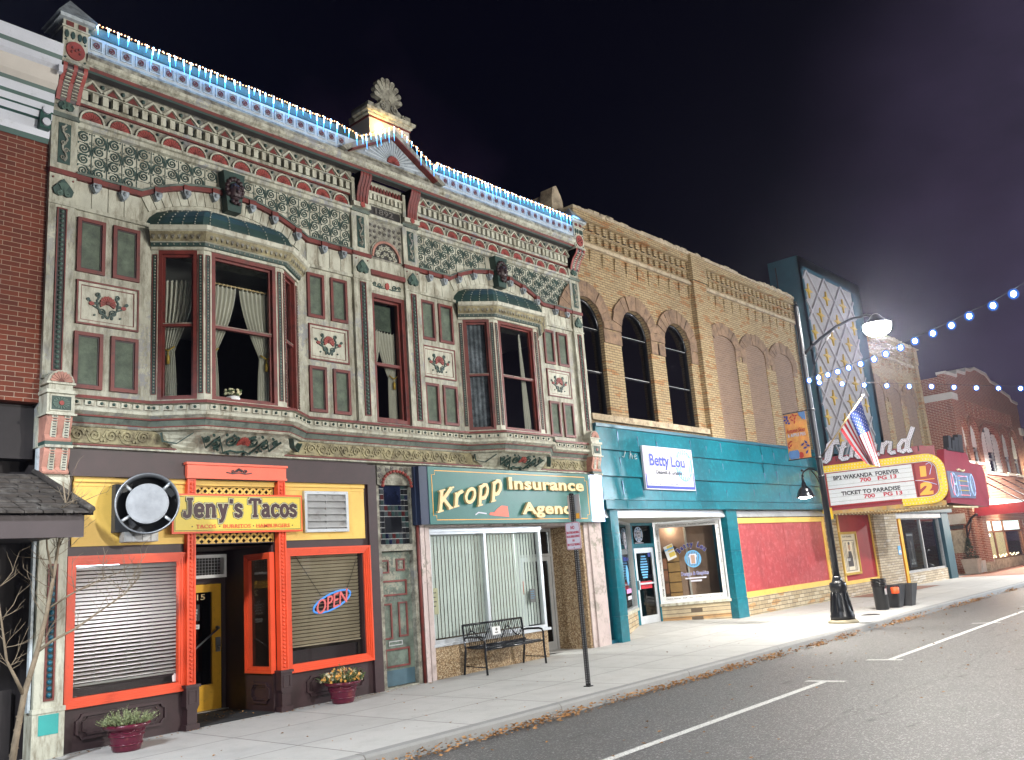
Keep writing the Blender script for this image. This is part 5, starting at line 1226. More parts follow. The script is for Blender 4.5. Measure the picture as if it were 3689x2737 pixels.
# ------------------------------------------------------------------ dark neighbour on the left
def left_building():
    t = thing('brick_building', 'dark red brick building with striped white cornice and shingled awning', 'building', (0, .2, 0))
    m = MB('brick_red'); m.box(-9, 3.97, .0, 9, 3.95, 7.3); m.mat('dark_wood'); m.box(-9, 3.97, .35, .5, 0, 3.93); m.box(-9, 3.97, .12, .35, 3.3, 3.93)
    for x in (3.1, 3.45): m.box(x, x + .05, .02, .2, 3.2, 3.93)
    m.box(2.9, 3.0, .25, .35, 0, 3.3); m.box(1, 3.9, .25, .36, 0, .75); m.mat('plate_dark'); m.box(-9, 3.97, .4, 9, 7.3, 7.5); m.build('wall', t)
    m = MB('white_cornice')
    pr = [((.02, 7.24), 'cornice_green'), ((.05, 7.30), 'white_cornice'), ((.07, 7.38), 'white_cornice'), ((.08, 7.50), 'cornice_green'), ((.12, 7.515), 'white_cornice'), ((.13, 7.60), 'cornice_green'), ((.15, 7.615), 'white_cornice'), ((.16, 7.70), 'cornice_green'), ((.17, 7.745), 'white_cornice'), ((.18, 7.86), 'cornice_green'), ((.20, 7.905), 'cornice_tan'), ((.26, 7.96), 'cornice_tan'), ((.30, 8.13), 'white_cornice'), ((.36, 8.16), 'white_cornice'), ((.36, 8.25), 'cornice_green'), ((.38, 8.30), 'white_cornice'), ((.40, 8.46), 'white_cornice'), ((.0, 8.48), 'white_cornice')]
    m.sweep([(-9, 0), (3.95, 0)], [p for p, _ in pr], mats=[k for _, k in pr]); m.mat('white_cornice').box(3.90, 3.95, -.41, -.34, 8.06, 8.16)
    m.mat('cornice_green').box(3.80, 3.93, -.15, -.05, 7.38, 7.72); m.mat('white_cornice').disc(3.87, 7.62, .05, -.18, -.15, 12); m.disc(3.87, 7.46, .05, -.18, -.15, 12); m.build('cornice', t)
    # pent roof of wooden shingles with a hipped end
    m = MB('shingle'); z0, z1, yo = 3.10, 2.54, -1.22
    def slope(k, n, a): return z0 + (z1 - z0) * k / n + a, (yo) * k / n
    n = 8
    for k in range(n):
        za, ya = slope(k, n, .0); zb, yb = slope(k + 1, n, .022); x = -6 + random.uniform(-.2, 0); xe = 3.93 + .16 * (k + 1) / n
        while x < xe:
            w = random.uniform(.10, .22); x2 = min(xe, x + w); j = random.uniform(-.012, .012)
            m.poly([(x + .004, ya, za + .006), (x2 - .004, ya, za + .006), (x2 - .004, yb - .02 + j, zb + j), (x + .004, yb - .02 + j, zb + j)]); m.poly([(x + .004, yb - .02 + j, zb + j), (x2 - .004, yb - .02 + j, zb + j), (x2 - .004, yb - .02 + j, zb - .02), (x + .004, yb - .02 + j, zb - .02)])
            x += w
    m.poly([(3.98, 0, z0 + .02), (4.10, yo - .02, z1 + .02), (4.10, yo - .02, z1 - .02), (3.98, 0, z1 + .1)])
    m.tube([(3.95, 0, z0 + .04), (4.09, yo - .02, z1 + .04)], .035, 6); m.build('shingle_roof', t)
    m = MB('fascia_wood'); m.box(-6, 4.04, yo + .06, yo + .12, 2.30, 2.53); m.box(3.98, 4.04, yo + .12, -.0, 2.36, 2.55); m.mat('dark_wood').box(-6, 3.98, yo + .12, .2, 2.34, 2.38); m.build('awning_fascia', t)
    m = MB('alu_dull'); m.box(1, 3.6, .22, .25, 1.62, 1.70); m.build('window_rail', t)
left_building()
# ------------------------------------------------------------------ long yellow brick building
YB = thing('yellow_brick_building', 'long yellow brick building with black arched windows and teal shop front', 'building', (26.6, 0, 0))
YX0, YX1 = 14.9, 38.35
def tiers(x0, x1): return x0, x1
def yellow():
    W = [(15.10, 7.34), (17.03, 7.36), (18.90, 7.36)]; hw = .625; zs = 6.74; zb = 4.74
    # wall with real arched openings: rectangles below the springing, stepped fill above it
    m = MB('brick_yellow')
    hs = [(c - hw, c + hw, zb, 7.40) for c, _ in W]
    hs[0] = (YX0 - 1, W[0][0] + hw, zb, 7.40)
    m.holes(YX0, YX1, 4.45, 9.25, hs, 0, .3)
    for c, top in W:
        n = 14
        for s in (-1, 1):
            P = [(c + s * hw, 7.40), (c, 7.40)] + [(c + s * hw * math.sin(PI / 2 * k / n), zs + (7.36 - zs) * math.cos(PI / 2 * k / n)) for k in range(n + 1)]
            if not (s < 0 and c < 15.5): m.prism(P, 0, .3)
            else: m.prism([(max(YX0, x), z) for x, z in P], 0, .3)
    m.box(YX0, YX0 + .3, .3, 14, 0, 9.25); m.box(YX0 - .02, YX0 + .35, .32, 1.0, 9.25, 9.44); m.box(YX1 - .3, YX1, .3, 14, 0, 9.25); m.build('wall', YB)
    m = MB('plate_dark'); m.box(YX0 + .3, YX1 - .3, .3, 14, 8.6, 8.7); m.box(YX0 + .3, YX1 - .3, 13.8, 14, 0, 8.6); m.build('roof', YB)
    m = MB('interior'); m.box(YX0 + .3, 26, 1.6, 1.7, 4.5, 8.6); m.box(YX0 + .3, 26, .3, 1.7, 4.40, 4.5); m.build('interior_partition', YB)
    # parapet bands
    m = MB('brick_yellow')
    m.box(YX0, YX1, -.05, 0, 8.66, 8.72); m.box(YX0, YX1, -.09, 0, 9.22, 9.40); m.box(YX0, YX1, -.05, 0, 8.92, 8.97)
    x = YX0 + .35
    while x < YX1:
        for z0, z1 in ((8.73, 8.90), (9.0, 9.19)): m.box(x, x + .13, -.055, 0, z0, z1)
        x += .27
    x = YX0 + .1                                          # stepped corbel table
    k = 0
    while x < YX1:
        for j in range(4): m.box(x + .055 * 0, x + .40 - .075 * j, -.012 - .012 * (3 - j) * 0 - .012 * j, 0, 8.18 + .09 * j, 8.27 + .09 * j)
        x += .48; k += 1
    m.build('corbel_table', YB)
    m = MB('limestone'); m.box(YX0, YX1, -.075, 0, 8.575, 8.655)
    x = YX0
    while x < YX1:
        w = random.uniform(.8, 1.6); h = random.uniform(.03, .1); m.box(x, min(YX1, x + w - .01), -.12 + random.uniform(-.02, .02), .32, 9.40, 9.42 + h)
        for q in range(6): a = x + random.random() * w; m.box(a, min(YX1, a + random.uniform(.08, .3)), -.10, .28, 9.42 + h, 9.43 + h + random.uniform(.0, .05))
        x += w
    m.build('coping', YB)
    for a, b in ((19.90, 20.58), (31.9, 32.4), (38.0, 38.36)):
        m = MB('brick_yellow'); m.box(a, b, -.14, 0, 4.5, 8.7); m.box(a - .03, b + .05, -.17, 0, 8.7, 9.42); m.build('pilaster', YB)
    m = MB('limestone'); m.prism([(14.86, 9.42), (15.3, 9.42), (15.28, 9.8), (15.22, 9.95), (15.08, 10.15), (14.95, 10.08), (14.88, 9.8)], .45, .8); m.prism([(14.88, 9.42), (15.2, 9.42), (15.15, 9.9), (14.95, 9.98)], .8, 1.15); m.build('corner_block', YB)
    # stone arches
    def arch(cx, hw, zs, rise, ring, y, m, n=13, jit=.015):
        for k in range(n):
            a0 = PI * (k + .03) / n; a1 = PI * (k + .97) / n; r = ring + random.uniform(-jit, jit)
            m.prism([(cx + hw * math.cos(a0), zs + rise * math.sin(a0)), (cx + (hw + r) * math.cos(a0), zs + (rise + r) * math.sin(a0)), (cx + (hw + r) * math.cos(a1), zs + (rise + r) * math.sin(a1)), (cx + hw * math.cos(a1), zs + rise * math.sin(a1))], y - random.uniform(0, .025), 0)
    for c, top in W:
        m = MB('arch_stone'); arch(c, hw, zs, .62, .36, -.035, m)
        for s in (-1, 1): m.prism([(c + s * hw, 6.42), (c + s * (hw + .34), 6.42), (c + s * (hw + .34), 6.70), (c + s * hw, 6.74)], -.03, 0) if not (s < 0 and c < 15.5) else None
        m.build('stone_arch', YB)
        m = MB('black_gloss'); x0, x1 = c - hw, c + hw
        for z in (6.70, 5.72): m.box(x0, x1, .12, .17, z - .022, z + .022)
        m.mat('alu_dull')
        for z in (6.70, 5.72): m.box(x0 + .03, x1 - .03, .115, .12, z + .012, z + .022)
        m.mat('black_gloss').box(x0, x0 + .05, .1, .17, zb, zs); m.box(x1 - .05, x1, .1, .17, zb, zs); m.box(x0, x1, .1, .17, zb, zb + .05)
        pts = [(c + (hw - .03) * math.cos(a), .12, zs + .59 * math.sin(a)) for a in [PI * k / 20 for k in range(21)]]; m.tube(pts, .04, 6)
        f = m.build('window_frame', YB); MB('glass_dark').box(x0, x1, .15, .154, zb, 7.37).build('pane', f)
    for c0, st, hwb in ((21.38, 1.86, .62), (33.2, 1.86, .62)):
        for k in range(3):
            c = c0 + st * k; m = MB('arch_stone'); arch(c, hwb, 7.12, .30, .34, -.03, m, 11)
            for s in (-1, 1): m.box(min(c + s * hwb, c + s * (hwb + .3)), max(c + s * hwb, c + s * (hwb + .3)), -.045, 0, 6.95, 7.12); m.box(min(c + s * hwb, c + s * (hwb + .22)), max(c + s * hwb, c + s * (hwb + .22)), -.03, 0, 6.80, 6.95)
            m.build('stone_arch', YB)
            m = MB('brick_brown'); m.prism([(c - hwb, 4.5), (c + hwb, 4.5), (c + hwb, 7.12)] + [(c + hwb * math.cos(a), 7.12 + .3 * math.sin(a)) for a in [PI * q / 12 for q in range(1, 12)]] + [(c - hwb, 7.12)], -.008, 0); m.build('bricked_opening', YB)
            for s in (-1, 1):
                MB('brick_yellow').box(c + s * (hwb + .16) - .15, c + s * (hwb + .16) + .15, -.03, 0, 4.5, 6.8).build('brick_strip', YB)
    m = MB('limestone'); m.box(YX0, 19.9, -.09, .3, 4.60, 4.735); m.box(20.6, YX1, -.03, .1, 4.44, 4.56); m.build('sill_course', YB)
yellow()

def teal_front():
    # enamelled panels with open joints
    m = MB('teal'); x0 = 14.90; rows = (2.90, 3.40, 3.96, 4.44); xs = [14.9 + .762 * k for k in range(16)]; xs[-1] = 26.35
    for i in range(15):
        for j in range(3):
            t = random.uniform(-.006, .006); t2 = random.uniform(-.006, .006); a, b = xs[i] + .003, xs[i + 1] - .003; c, d = rows[j] + .003, rows[j + 1] - .003
            if j == 2: d = 4.44
            P = [(a, -.17 + t, c), (b, -.17 - t, c), (b, -.12 - t + t2, d), (a, -.12 + t + t2, d)]
            m.poly(P); m.poly([P[0], P[1], (b, -.05, c), (a, -.05, c)]); m.poly([P[2], P[3], (a, -.05, d), (b, -.05, d)])
    m.mat('teal_dark').box(14.9, 26.4, -.10, 0, 2.70, 4.45); m.mat('teal')
    for i in range(15): m.box(xs[i] + .004, xs[i + 1] - .004, -.215, -.10, 2.705, 2.885)
    m.mat('chrome_blue')
    for i in range(1, 15):                                   # pale strips of random length along the joints
        for j in range(3):
            if random.random() < .6: z0 = random.uniform(rows[j] + .05, rows[j + 1] - .3); yy = -.172 + .05 * (z0 + .1 - rows[j]) / (rows[j + 1] - rows[j]); m.box(xs[i] - .004, xs[i] + .004, yy - .006, yy + .02, z0, z0 + random.uniform(.12, .3))
    m.mat('teal_dark').box(14.9, 26.4, -.15, 0, 4.45, 4.52); sf = m.build('teal_fascia', YB)
    m = MB('alu')
    for k in range(6): m.box(15.0, 20.1, -.10 + .012 * k, 0, 2.535 + .027 * k, 2.56 + .027 * k)
    m.mat('alu_dull')
    for k in range(6): m.box(20.65, 26.3, -.10 + .012 * k, 0, 2.52 + .028 * k, 2.546 + .028 * k)
    m.build('metal_trim', sf)
    for a, b in ((15.10, 15.38), (20.10, 20.64)):
        m = MB('teal'); z = .0; hs = [0.02, .55, 1.12, 1.68, 2.22, 2.70]
        for c, d in zip(hs, hs[1:]): t = random.uniform(-.006, .006); m.box(a, b, -.14 + t, .06, c + .004, d - .003)
        m.mat('teal_dark').box(a + .01, b - .01, -.12, .3, 0, 2.7); m.build('teal_column', YB)
    MB('teal_dark').box(14.88, 15.10, .12, .2, 0, 2.7).box(14.88, 15.1, -.02, .12, 0, .1).build('teal_reveal', YB)
    # recessed entrance
    m = MB('plaster'); m.box(15.38, 20.15, -.08, 1.4, 2.52, 2.54); sfx = m.build('entrance_soffit', YB)
    A, B = Vector((15.40, .05, 0)), Vector((17.82, 1.25, 0)); C, D = Vector((18.84, 1.25, 0)), Vector((20.12, .05, 0))
    for nm, P, Q in (('left', A, B), ('right', C, D)):
        u = Q - P; l = u.length; fr = FR(P, u)
        m = MB('ashlar', fr); m.box(0, l, 0, .15, 0, .50); m.build('stone_base', YB)
        m = MB('cream_clean', fr); m.box(-.02, l + .02, -.04, .1, .49, .55); m.mat('alu').frame(0, l, .55, 2.52, .05, -.02, .08); f = m.build('display_window', YB)
        MB('glass_shop', fr).box(.05, l - .05, .03, .034, .60, 2.47).build('pane', f)
    u = D - C; l = u.length; fr = FR(C, u)
    m = MB('white', fr)
    m.frame(.05, l - .05, .60, 2.47, .105, .024, .028); m.mat('black')
    text(m, 'Custom Shirts - Embroidery - Patches - Letterman Jackets', .16, l - .14, 2.395, 2.44, .024, .002, .004)
    text(m, 'Online Stores - Bulk Tees - Screen Printing - Vinyl Signs', .16, l - .14, .628, .672, .024, .002, .004)
    def vtext(s, xc, z0, z1, down):
        vs, fs = text_polys(s, .004, .5); ax = min(v.x for v in vs); bx = max(v.x for v in vs); ay = min(v.y for v in vs); by = max(v.y for v in vs); b0 = len(m.v)
        for v in vs:
            q = (v.x - ax) / (bx - ax); r = (v.y - ay) / (by - ay) - .5
            if down: x, z = xc + r * .05, z1 - q * (z1 - z0)
            else: x, z = xc - r * .05, z0 + q * (z1 - z0)
            m.V((x, .0225, z))
        for f in fs: m.F([b0 + i for i in f])
    vtext('Trophies - Custom Awards - Blankets - Sportswear - Medals', .10, .72, 2.33, True)
    vtext('Vinyl Decals - Business Apparel - Sublimation - Engraving', l - .10, .75, 2.30, False)
    m.build('window_border', YB.children[-1] if False else f)
    m = MB('sign_white', fr); c = l * .535
    def arched(s, r, cz, a0, a1, h, mt, yy):
        n = len(s)
        for k, ch in enumerate(s):
            if ch == ' ': continue
            a = a0 + (a1 - a0) * k / (n - 1); vs, fs = text_polys(ch, .03, .5); bx = max(v.x for v in vs); ax = min(v.x for v in vs); kz = h / .7; b0 = len(m.v); m.mat(mt)
            for v in vs:
                px = (v.x - (ax + bx) / 2) * kz * .85; pz = v.y * kz; x = c + (r + pz) * math.cos(a) + px * math.sin(a); z = cz + (r + pz) * math.sin(a) - px * math.cos(a); m.V((x, yy, z))
            for f_ in fs: m.F([b0 + i for i in f_])
    arched('Betty Lou', .42, 1.45, 2.35, .80, .135, 'sign_white', .028); arched('Betty Lou', .425, 1.45, 2.35, .80, .115, 'letter_blue', .026)
    m.mat('sky_blue').ring(c, 1.57, .185, .21, .026, .03, 24)
    for k in range(9):
        x = -.165 + .041 * k; h = math.sqrt(max(0, .185 ** 2 - x * x)); m.box(c + x - .012, c + x + .012, .0275, .03, 1.57 - h, 1.57 + h)
    m.mat('sign_white').prism([(c - .07, 1.69), (c - .11, 1.63), (c - .08, 1.6), (c - .07, 1.45), (c + .07, 1.45), (c + .08, 1.6), (c + .11, 1.63), (c + .07, 1.69)], .024, .03); m.mat('brown_paper').box(c - .05, c + .05, .022, .024, 1.46, 1.66)
    m.mat('sign_white'); text(m, 'Designs & Graphics', c - .34, c + .36, 1.145, 1.27, .028, .002, .04); m.mat('letter_blue'); text(m, 'Designs & Graphics', c - .335, c + .355, 1.15, 1.262, .026, .001, .0)
    m.mat('sign_white'); m.box(c - .25, c + .29, .027, .03, 1.09, 1.125); m.box(c - .12, c + .16, .027, .03, 1.02, 1.06); m.build('window_lettering', f)
    # what stands in the window
    rm = MB('brown_paper', fr); rm.box(.1, l, .75, .77, .5, 2.5); rm.mat('cornice_tan').box(.98, 1.03, .70, .74, .5, 2.5); rm.mat('interior_brown'); rm.box(.0, l, .04, .75, .5, .54); rm.build('display_backdrop', YB)
    t = thing('file_cabinet', 'tan stacked drawer unit standing inside the shirt shop display window', 'cabinet', C + u.normalized() * .45)
    m = MB('file_edge', fr); m.box(.18, .62, .12, .40, .54, 1.80); m.prism([(.30, 1.80), (.62, 1.80), (.62, 1.84), (.54, 1.92), (.38, 1.92), (.30, 1.84)], .12, .40); m.build('case', t)
    for k in range(5): MB('file_tan', fr).box(.31, .61, .10, .12, .56 + .245 * k, .78 + .245 * k).build('drawer', t)
    for k in range(3): MB('copper', fr).box(.19, .29, .11, .12, .78 + .30 * k, 1.03 + .30 * k).build('drawer', t)
    m = MB('white', fr); u1, w1 = .24, 1.86; m.prism([(.22, 1.90), (.45, 1.98), (.54, 1.64), (.31, 1.56)], .026, .029); m.mat('yellow_sign').prism([(.30, 1.91), (.44, 1.96), (.475, 1.83), (.33, 1.78)], .024, .026); m.prism([(.34, 1.74), (.49, 1.79), (.52, 1.69), (.37, 1.64)], .024, .026); m.mat('sky_blue').prism([(.24, 1.83), (.47, 1.90), (.48, 1.865), (.25, 1.79)], .0235, .026); m.build('flyer', label='tilted yellow and white flyer taped inside the shirt shop window', cat='flyer', loc=C + u.normalized() * .4 + Vector((0, 0, 1.6)))
    # left display
    u2 = B - A; fr2 = FR(A, u2); l2 = u2.length
    rm = MB('interior_brown', fr2); rm.box(.1, l2, .8, .82, .5, 2.5); rm.box(0, l2, .04, .8, .5, .54); rm.build('display_backdrop', YB)
    m = MB('sign_white', fr2); m.disc(l2 * .72, 2.1, .20, .026, .029, 20); m.mat('letter_black'); m.ring(l2 * .72, 2.1, .10, .115, .024, .026, 16); text(m, 'Betty', l2 * .72 - .08, l2 * .72 + .08, 2.11, 2.16, .026, .002); text(m, 'Lou', l2 * .72 - .05, l2 * .72 + .05, 2.03, 2.09, .026, .002)
    m.mat('letter_blue'); text(m, 'Betty Lou', l2 * .5, l2 * .8, 1.62, 1.74, .028, .002, .02); m.mat('sky_blue').disc(l2 * .66, 1.32, .20, .026, .029, 20, rz=.22); m.mat('pink_border').box(l2 * .52, l2 * .8, .026, .029, .92, 1.02); m.mat('sign_white').box(l2 * .56, l2 * .78, .026, .029, .78, .86); m.build('window_decal', YB)
    # door with transom
    m = MB('teal'); m.holes(17.80, 18.86, .13, 2.52, [(17.90, 18.80, .14, 1.93), (17.92, 18.78, 2.02, 2.45)], 1.24, 1.36); d = m.build('door_surround', YB)
    m = MB('alu'); m.holes(17.90, 18.80, .15, 1.92, [(18.02, 18.69, .33, 1.80)], 1.27, 1.32); m.box(17.93, 17.97, 1.2, 1.27, .95, 1.16); m.box(18.0, 18.7, 1.235, 1.25, 1.06, 1.10); g = m.build('glass_door', YB)
    m = MB('glass_dark'); m.box(18.02, 18.69, 1.293, 1.297, .33, 1.80); m.build('pane', g)
    m = MB('glass_dark'); m.box(17.92, 18.78, 1.30, 1.304, 2.02, 2.45); m.build('pane', d)
    m = MB('sign_white'); cx, cz = 18.24, 2.245; m.disc(cx, cz, .185, 1.289, 1.295, 28); m.mat('sky_blue')
    for k in range(7): x = -.14 + .047 * k; h = math.sqrt(.18 ** 2 - x * x); m.box(cx + x - .008, cx + x + .008, 1.2875, 1.289, cz - h, cz + h)
    m.mat('sign_white').disc(cx, cz, .10, 1.286, 1.289, 20); m.mat('letter_black'); m.ring(cx, cz, .10, .108, 1.284, 1.286, 18); text(m, 'BETTY', cx - .07, cx + .07, cz + .005, cz + .055, 1.286, .002, .02); text(m, 'LOU', cx - .045, cx + .045, cz - .06, cz - .01, 1.286, .002, .02)
    for k in range(8): a = .7 + 5.0 * k / 7; m.disc(cx + .145 * math.cos(a), cz + .145 * math.sin(a), .022, 1.283, 1.287, 6)
    m.mat('sign_white').box(18.05, 18.43, 1.288, 1.293, 2.035, 2.05); m.build('round_decal', d)
    m = MB('sky_blue')
    for k in range(9): w = .07 + .09 * math.sin(PI * (k + 1) / 10); m.box(18.34 - w, 18.34 + w, 1.286, 1.29, 1.70 - .062 * k, 1.735 - .062 * k)
    m.mat('letter_blue'); m.box(18.55, 18.66, 1.286, 1.29, 1.70, 1.79); m.mat('flag_red'); m.box(18.12, 18.60, 1.284, 1.29, .96, 1.13)
    m.mat('letter_black'); text(m, 'PLEASE', 18.28, 18.46, 1.085, 1.11, 1.284, .002); text(m, 'USE OTHER', 18.25, 18.48, 1.04, 1.065, 1.284, .002); text(m, 'DOOR', 18.3, 18.44, .995, 1.02, 1.284, .002); m.build('door_decal', g)
    m = MB('interior'); m.box(17.0, 19.6, 2.6, 2.7, 0, 2.6); m.box(17.9, 18.8, 1.4, 2.6, .1, .13); m.mat('plaster'); m.box(17.0, 19.6, 1.37, 2.6, 2.53, 2.56); m.build('shop_room', YB)
    # boarded red window
    m = MB('yellow_wall'); m.frame(20.66, 26.31, .51, 2.50, .14, -.06, .0); f = m.build('panel_frame', YB)
    m = MB('red_panel')
    for k in range(4): a = 20.80 + 1.3425 * k; m.box(a + .003, a + 1.3395, -.022, 0, .65, 2.36)
    m.build('red_panel', f)
    m = MB('ashlar'); m.box(20.64, 26.45, -.07, .1, 0, .515); m.box(26.31, 27.15, -.09, .1, .5, 2.75); m.box(26.44, 27.15, -.05, .1, 0, .5); m.build('stone_base', YB)
    # betty lou board
    t = thing('shop_sign', 'white board with blue lettering and striped circle on the teal fascia', 'sign', (17.5, -.2, 3.14))
    x0, x1, z0, z1 = 16.47, 18.60, 3.14, 4.11
    m = MB('sign_white'); m.box(x0, x1, -.215, -.16, z0, z1); m.mat('pink_border'); m.box(x0 + .02, x1 - .02, -.218, -.215, z1 - .075, z1 - .02); m.box(x0 + .02, x0 + .06, -.218, -.215, z0 + .35, z1 - .075); m.mat('letter_blue'); m.box(x0 + .02, x1 - .02, -.218, -.215, z0 + .02, z0 + .085); m.box(x0 + .02, x0 + .06, -.218, -.215, z0 + .085, z0 + .35); m.box(x1 - .06, x1 - .02, -.218, -.215, z0 + .085, z0 + .42); m.mat('letter_black'); m.frame(x0 + .085, x1 - .085, z0 + .11, z1 - .10, .006, -.218, -.215); m.build('board', t)
    m = MB('sky_blue'); cx, cz, r = 18.18, 3.72, .375; m.ring(cx, cz, r - .025, r, -.223, -.215, 30)
    for k in range(9): x = -.32 + .08 * k; h = math.sqrt(max(0, (r - .02) ** 2 - x * x)); m.box(cx + x - .023, cx + x + .023, -.2205, -.215, cz - h, cz + h)
    m.mat('sign_white'); m.prism([(cx - .10, cz + .24), (cx - .24, cz + .16), (cx - .2, cz + .02), (cx - .14, cz + .06), (cx - .14, cz - .26), (cx + .14, cz - .26), (cx + .14, cz + .06), (cx + .2, cz + .02), (cx + .24, cz + .16), (cx + .10, cz + .24)], -.2225, -.215); m.build('shirt_emblem', t)
    m = MB('letter_black'); text(m, 'Betty', 16.66, 17.55, 3.555, 3.965, -.222, .001, .06); text(m, 'Lou', 17.57, 18.24, 3.635, 3.945, -.222, .001, .06)
    m.mat('sign_white'); text(m, 'Betty', 16.672, 17.538, 3.565, 3.955, -.2235, .001, .045); text(m, 'Lou', 17.582, 18.228, 3.645, 3.935, -.2235, .001, .045)
    m.mat('letter_blue'); text(m, 'Betty', 16.69, 17.52, 3.582, 3.94, -.225, .001, .026); text(m, 'Lou', 17.60, 18.21, 3.66, 3.92, -.225, .001, .026)
    m.mat('letter_black'); text(m, 'Designs & Graphics', 16.93, 18.12, 3.455, 3.585, -.224, .001, .02); text(m, 'Specializing in', 17.30, 17.72, 3.40, 3.45, -.222, .001)
    for s, a, b, z in (('Screen Printing', 16.60, 17.06, 3.325), ('Custom T-Shirts', 17.28, 17.80, 3.325), ('Embroidery', 18.08, 18.46, 3.325), ('Engraving', 16.60, 16.93, 3.255), ('Trophies', 17.15, 17.42, 3.255), ('Ribbons', 17.68, 17.94, 3.255), ('Gifts', 18.30, 18.46, 3.255)): text(m, s, a, b, z, z + .042, -.217, .001, .006)
    for x, z in ((17.17, 3.345), (17.94, 3.345), (17.04, 3.275), (17.55, 3.275), (18.12, 3.275)): m.ring(x, z, .016, .030, -.219, -.217, 10, k=1.1)
    m.build('lettering', t)
    m = MB('band_pale'); P = [(15.78, 3.98), (15.88, 4.03), (15.98, 4.01)]; m.ribbon(P, .014, -.152, -.148); m.ribbon([(15.90, 4.02), (15.86, 3.92), (15.80, 3.82), (15.74, 3.84)], .012, -.16, -.152); m.ribbon([(16.08, 4.0), (16.06, 3.9), (16.02, 3.8)], .012, -.162, -.15); m.ribbon([(16.02, 3.85), (16.09, 3.91), (16.12, 3.86), (16.13, 3.80)], .012, -.164, -.152); m.ribbon([(16.2, 3.84), (16.28, 3.87), (16.25, 3.91), (16.2, 3.86), (16.24, 3.80), (16.31, 3.82)], .012, -.162, -.152); m.build('ghost_lettering', sf)
teal_front()

def theatre_ground():
    # ticket lobby wall, poster case, stone pier, end window
    m = MB('theatre_red'); m.box(27.15, 30.1, -.03, .12, .52, 2.55); w = m.build('lobby_wall', YB)
    m = MB('yellow_wall'); m.frame(27.3, 30.25, .40, 2.72, .13, -.06, -.03); m.build('lobby_frame', w)
    m = MB('ledgestone'); m.box(27.15, 30.22, -.10, .1, .05, .42); m.box(30.22, 32.5, -.14, .2, 0, 2.75); m.build('stone_pier', YB)
    t = thing('poster_case', 'gold framed film poster case on the red lobby wall', 'poster case', (27.95, -.06, .7))
    m = MB('gold'); m.frame(27.25, 28.67, .70, 2.02, .07, -.09, -.03); m.mat('poster_cream').box(27.32, 28.60, -.05, -.03, .77, 1.95); m.mat('black'); text(m, 'now showing', 27.55, 28.3, 1.83, 1.91, -.05, .002); m.build('case', t)
    m = MB('poster_cream'); m.box(27.5, 28.42, -.056, -.05, .82, 1.76); m.mat('poster_dark').frame(27.5, 28.42, .82, 1.76, .02, -.058, -.056); m.box(27.75, 28.16, -.058, -.056, .95, 1.25); m.mat('skin_tone').disc(27.97, 1.55, .08, -.06, -.056, 12, rz=.11); m.mat('poster_dark').disc(27.97, 1.66, .075, -.062, -.056, 10, rz=.05); m.prism([(27.8, 1.25), (28.14, 1.25), (28.08, 1.42), (27.86, 1.42)], -.06, -.056)
    for x in (27.6, 27.7, 28.25, 28.34): m.box(x, x + .03, -.059, -.056, .85, 1.7)
    m.mat('white'); text(m, 'TICKET', 27.62, 27.95, 1.13, 1.20, -.06, .002, .01); m.build('poster', t)
    m = MB('theatre_red'); m.box(32.5, 33.0, .0, .1, .05, 2.5); m.mat('yellow_door').box(32.95, 33.22, -.05, .12, .05, 2.5); m.mat('alu_dull').box(32.5, 33.0, -.02, .0, 1.78, 1.84); m.build('lobby_door', YB)
    m = MB('alu_dull'); m.holes(33.2, 37.8, .46, 2.5, [(33.28, 35.42, .54, 2.36), (35.50, 37.7, .54, 2.36)], -.02, .08); m.box(32.45, 38.1, -.12, .1, 2.40, 2.60); f = m.build('window_frame', YB)
    MB('glass_shop').box(33.25, 37.75, .03, .034, .5, 2.4).build('pane', f)
    m = MB('ledgestone'); m.box(33.2, 37.8, -.06, .1, .02, .46); m.build('stone_base', YB)
    m = MB('tower_teal'); m.box(37.85, 38.75, -.14, .25, 0.02, 2.62); m.box(32.3, 39.2, -.2, .0, 2.60, 2.82); m.build('teal_column', YB)
    m = MB('interior'); m.box(33.2, 37.8, 1.6, 1.7, .4, 2.6); m.box(33.2, 37.8, .1, 1.6, .44, .48); m.build('lobby_room', YB)
    # lit posters inside
    for x, w, lab in ((33.8, .5, 'small golden film poster behind the far theatre window'), (35.6, .8, 'dark film poster with pale figure behind the far theatre window')):
        m = MB('poster_dark'); m.box(x - w / 2, x + w / 2, .5, .52, .6, 1.9); m.mat('tube_glow' if w < .6 else 'alu_dull').box(x - w / 2 + .04, x + w / 2 - .04, .485, .5, 1.62 if w < .6 else 1.78, 1.72 if w < .6 else 1.84); m.mat('gold' if w < .6 else 'stucco_grey'); m.prism([(x - .07, .68), (x + .1, .68), (x + .06, 1.1), (x + .02, 1.45), (x - .08, 1.5), (x - .03, 1.1)], .485, .5)
        if w > .6: m.disc(x, 1.5, .1, .48, .5, 12); m.mat('white'); text(m, 'TICKET', x - .2, x + .2, .82, .9, .49, .002); text(m, 'PARADISE', x - .25, x + .25, .7, .78, .49, .002)
        m.build('film_poster', label=lab, cat='poster', loc=(x, .5, .6))
    m = MB('iron'); m.tube([(36.6, .3, .5), (36.6, .3, 1.0), (36.9, .3, 1.2), (37.3, .3, 1.15)], .03, 6); m.lathe((36.7, .32, .5), [(.2, 0), (.22, .12), (.05, .2)], 12); m.build('film_projector', label='dark old machine standing in the far theatre window', cat='projector', loc=(36.8, .3, .48))
    m = MB('sky_blue'); m.box(32.15, 32.45, -.155, -.14, 1.15, 1.45); m.mat('white').box(32.18, 32.42, -.158, -.155, 1.2, 1.3); m.build('wall_notice', label='small blue notice on the stone pier under the marquee', cat='notice', loc=(32.3, -.14, 1.15))
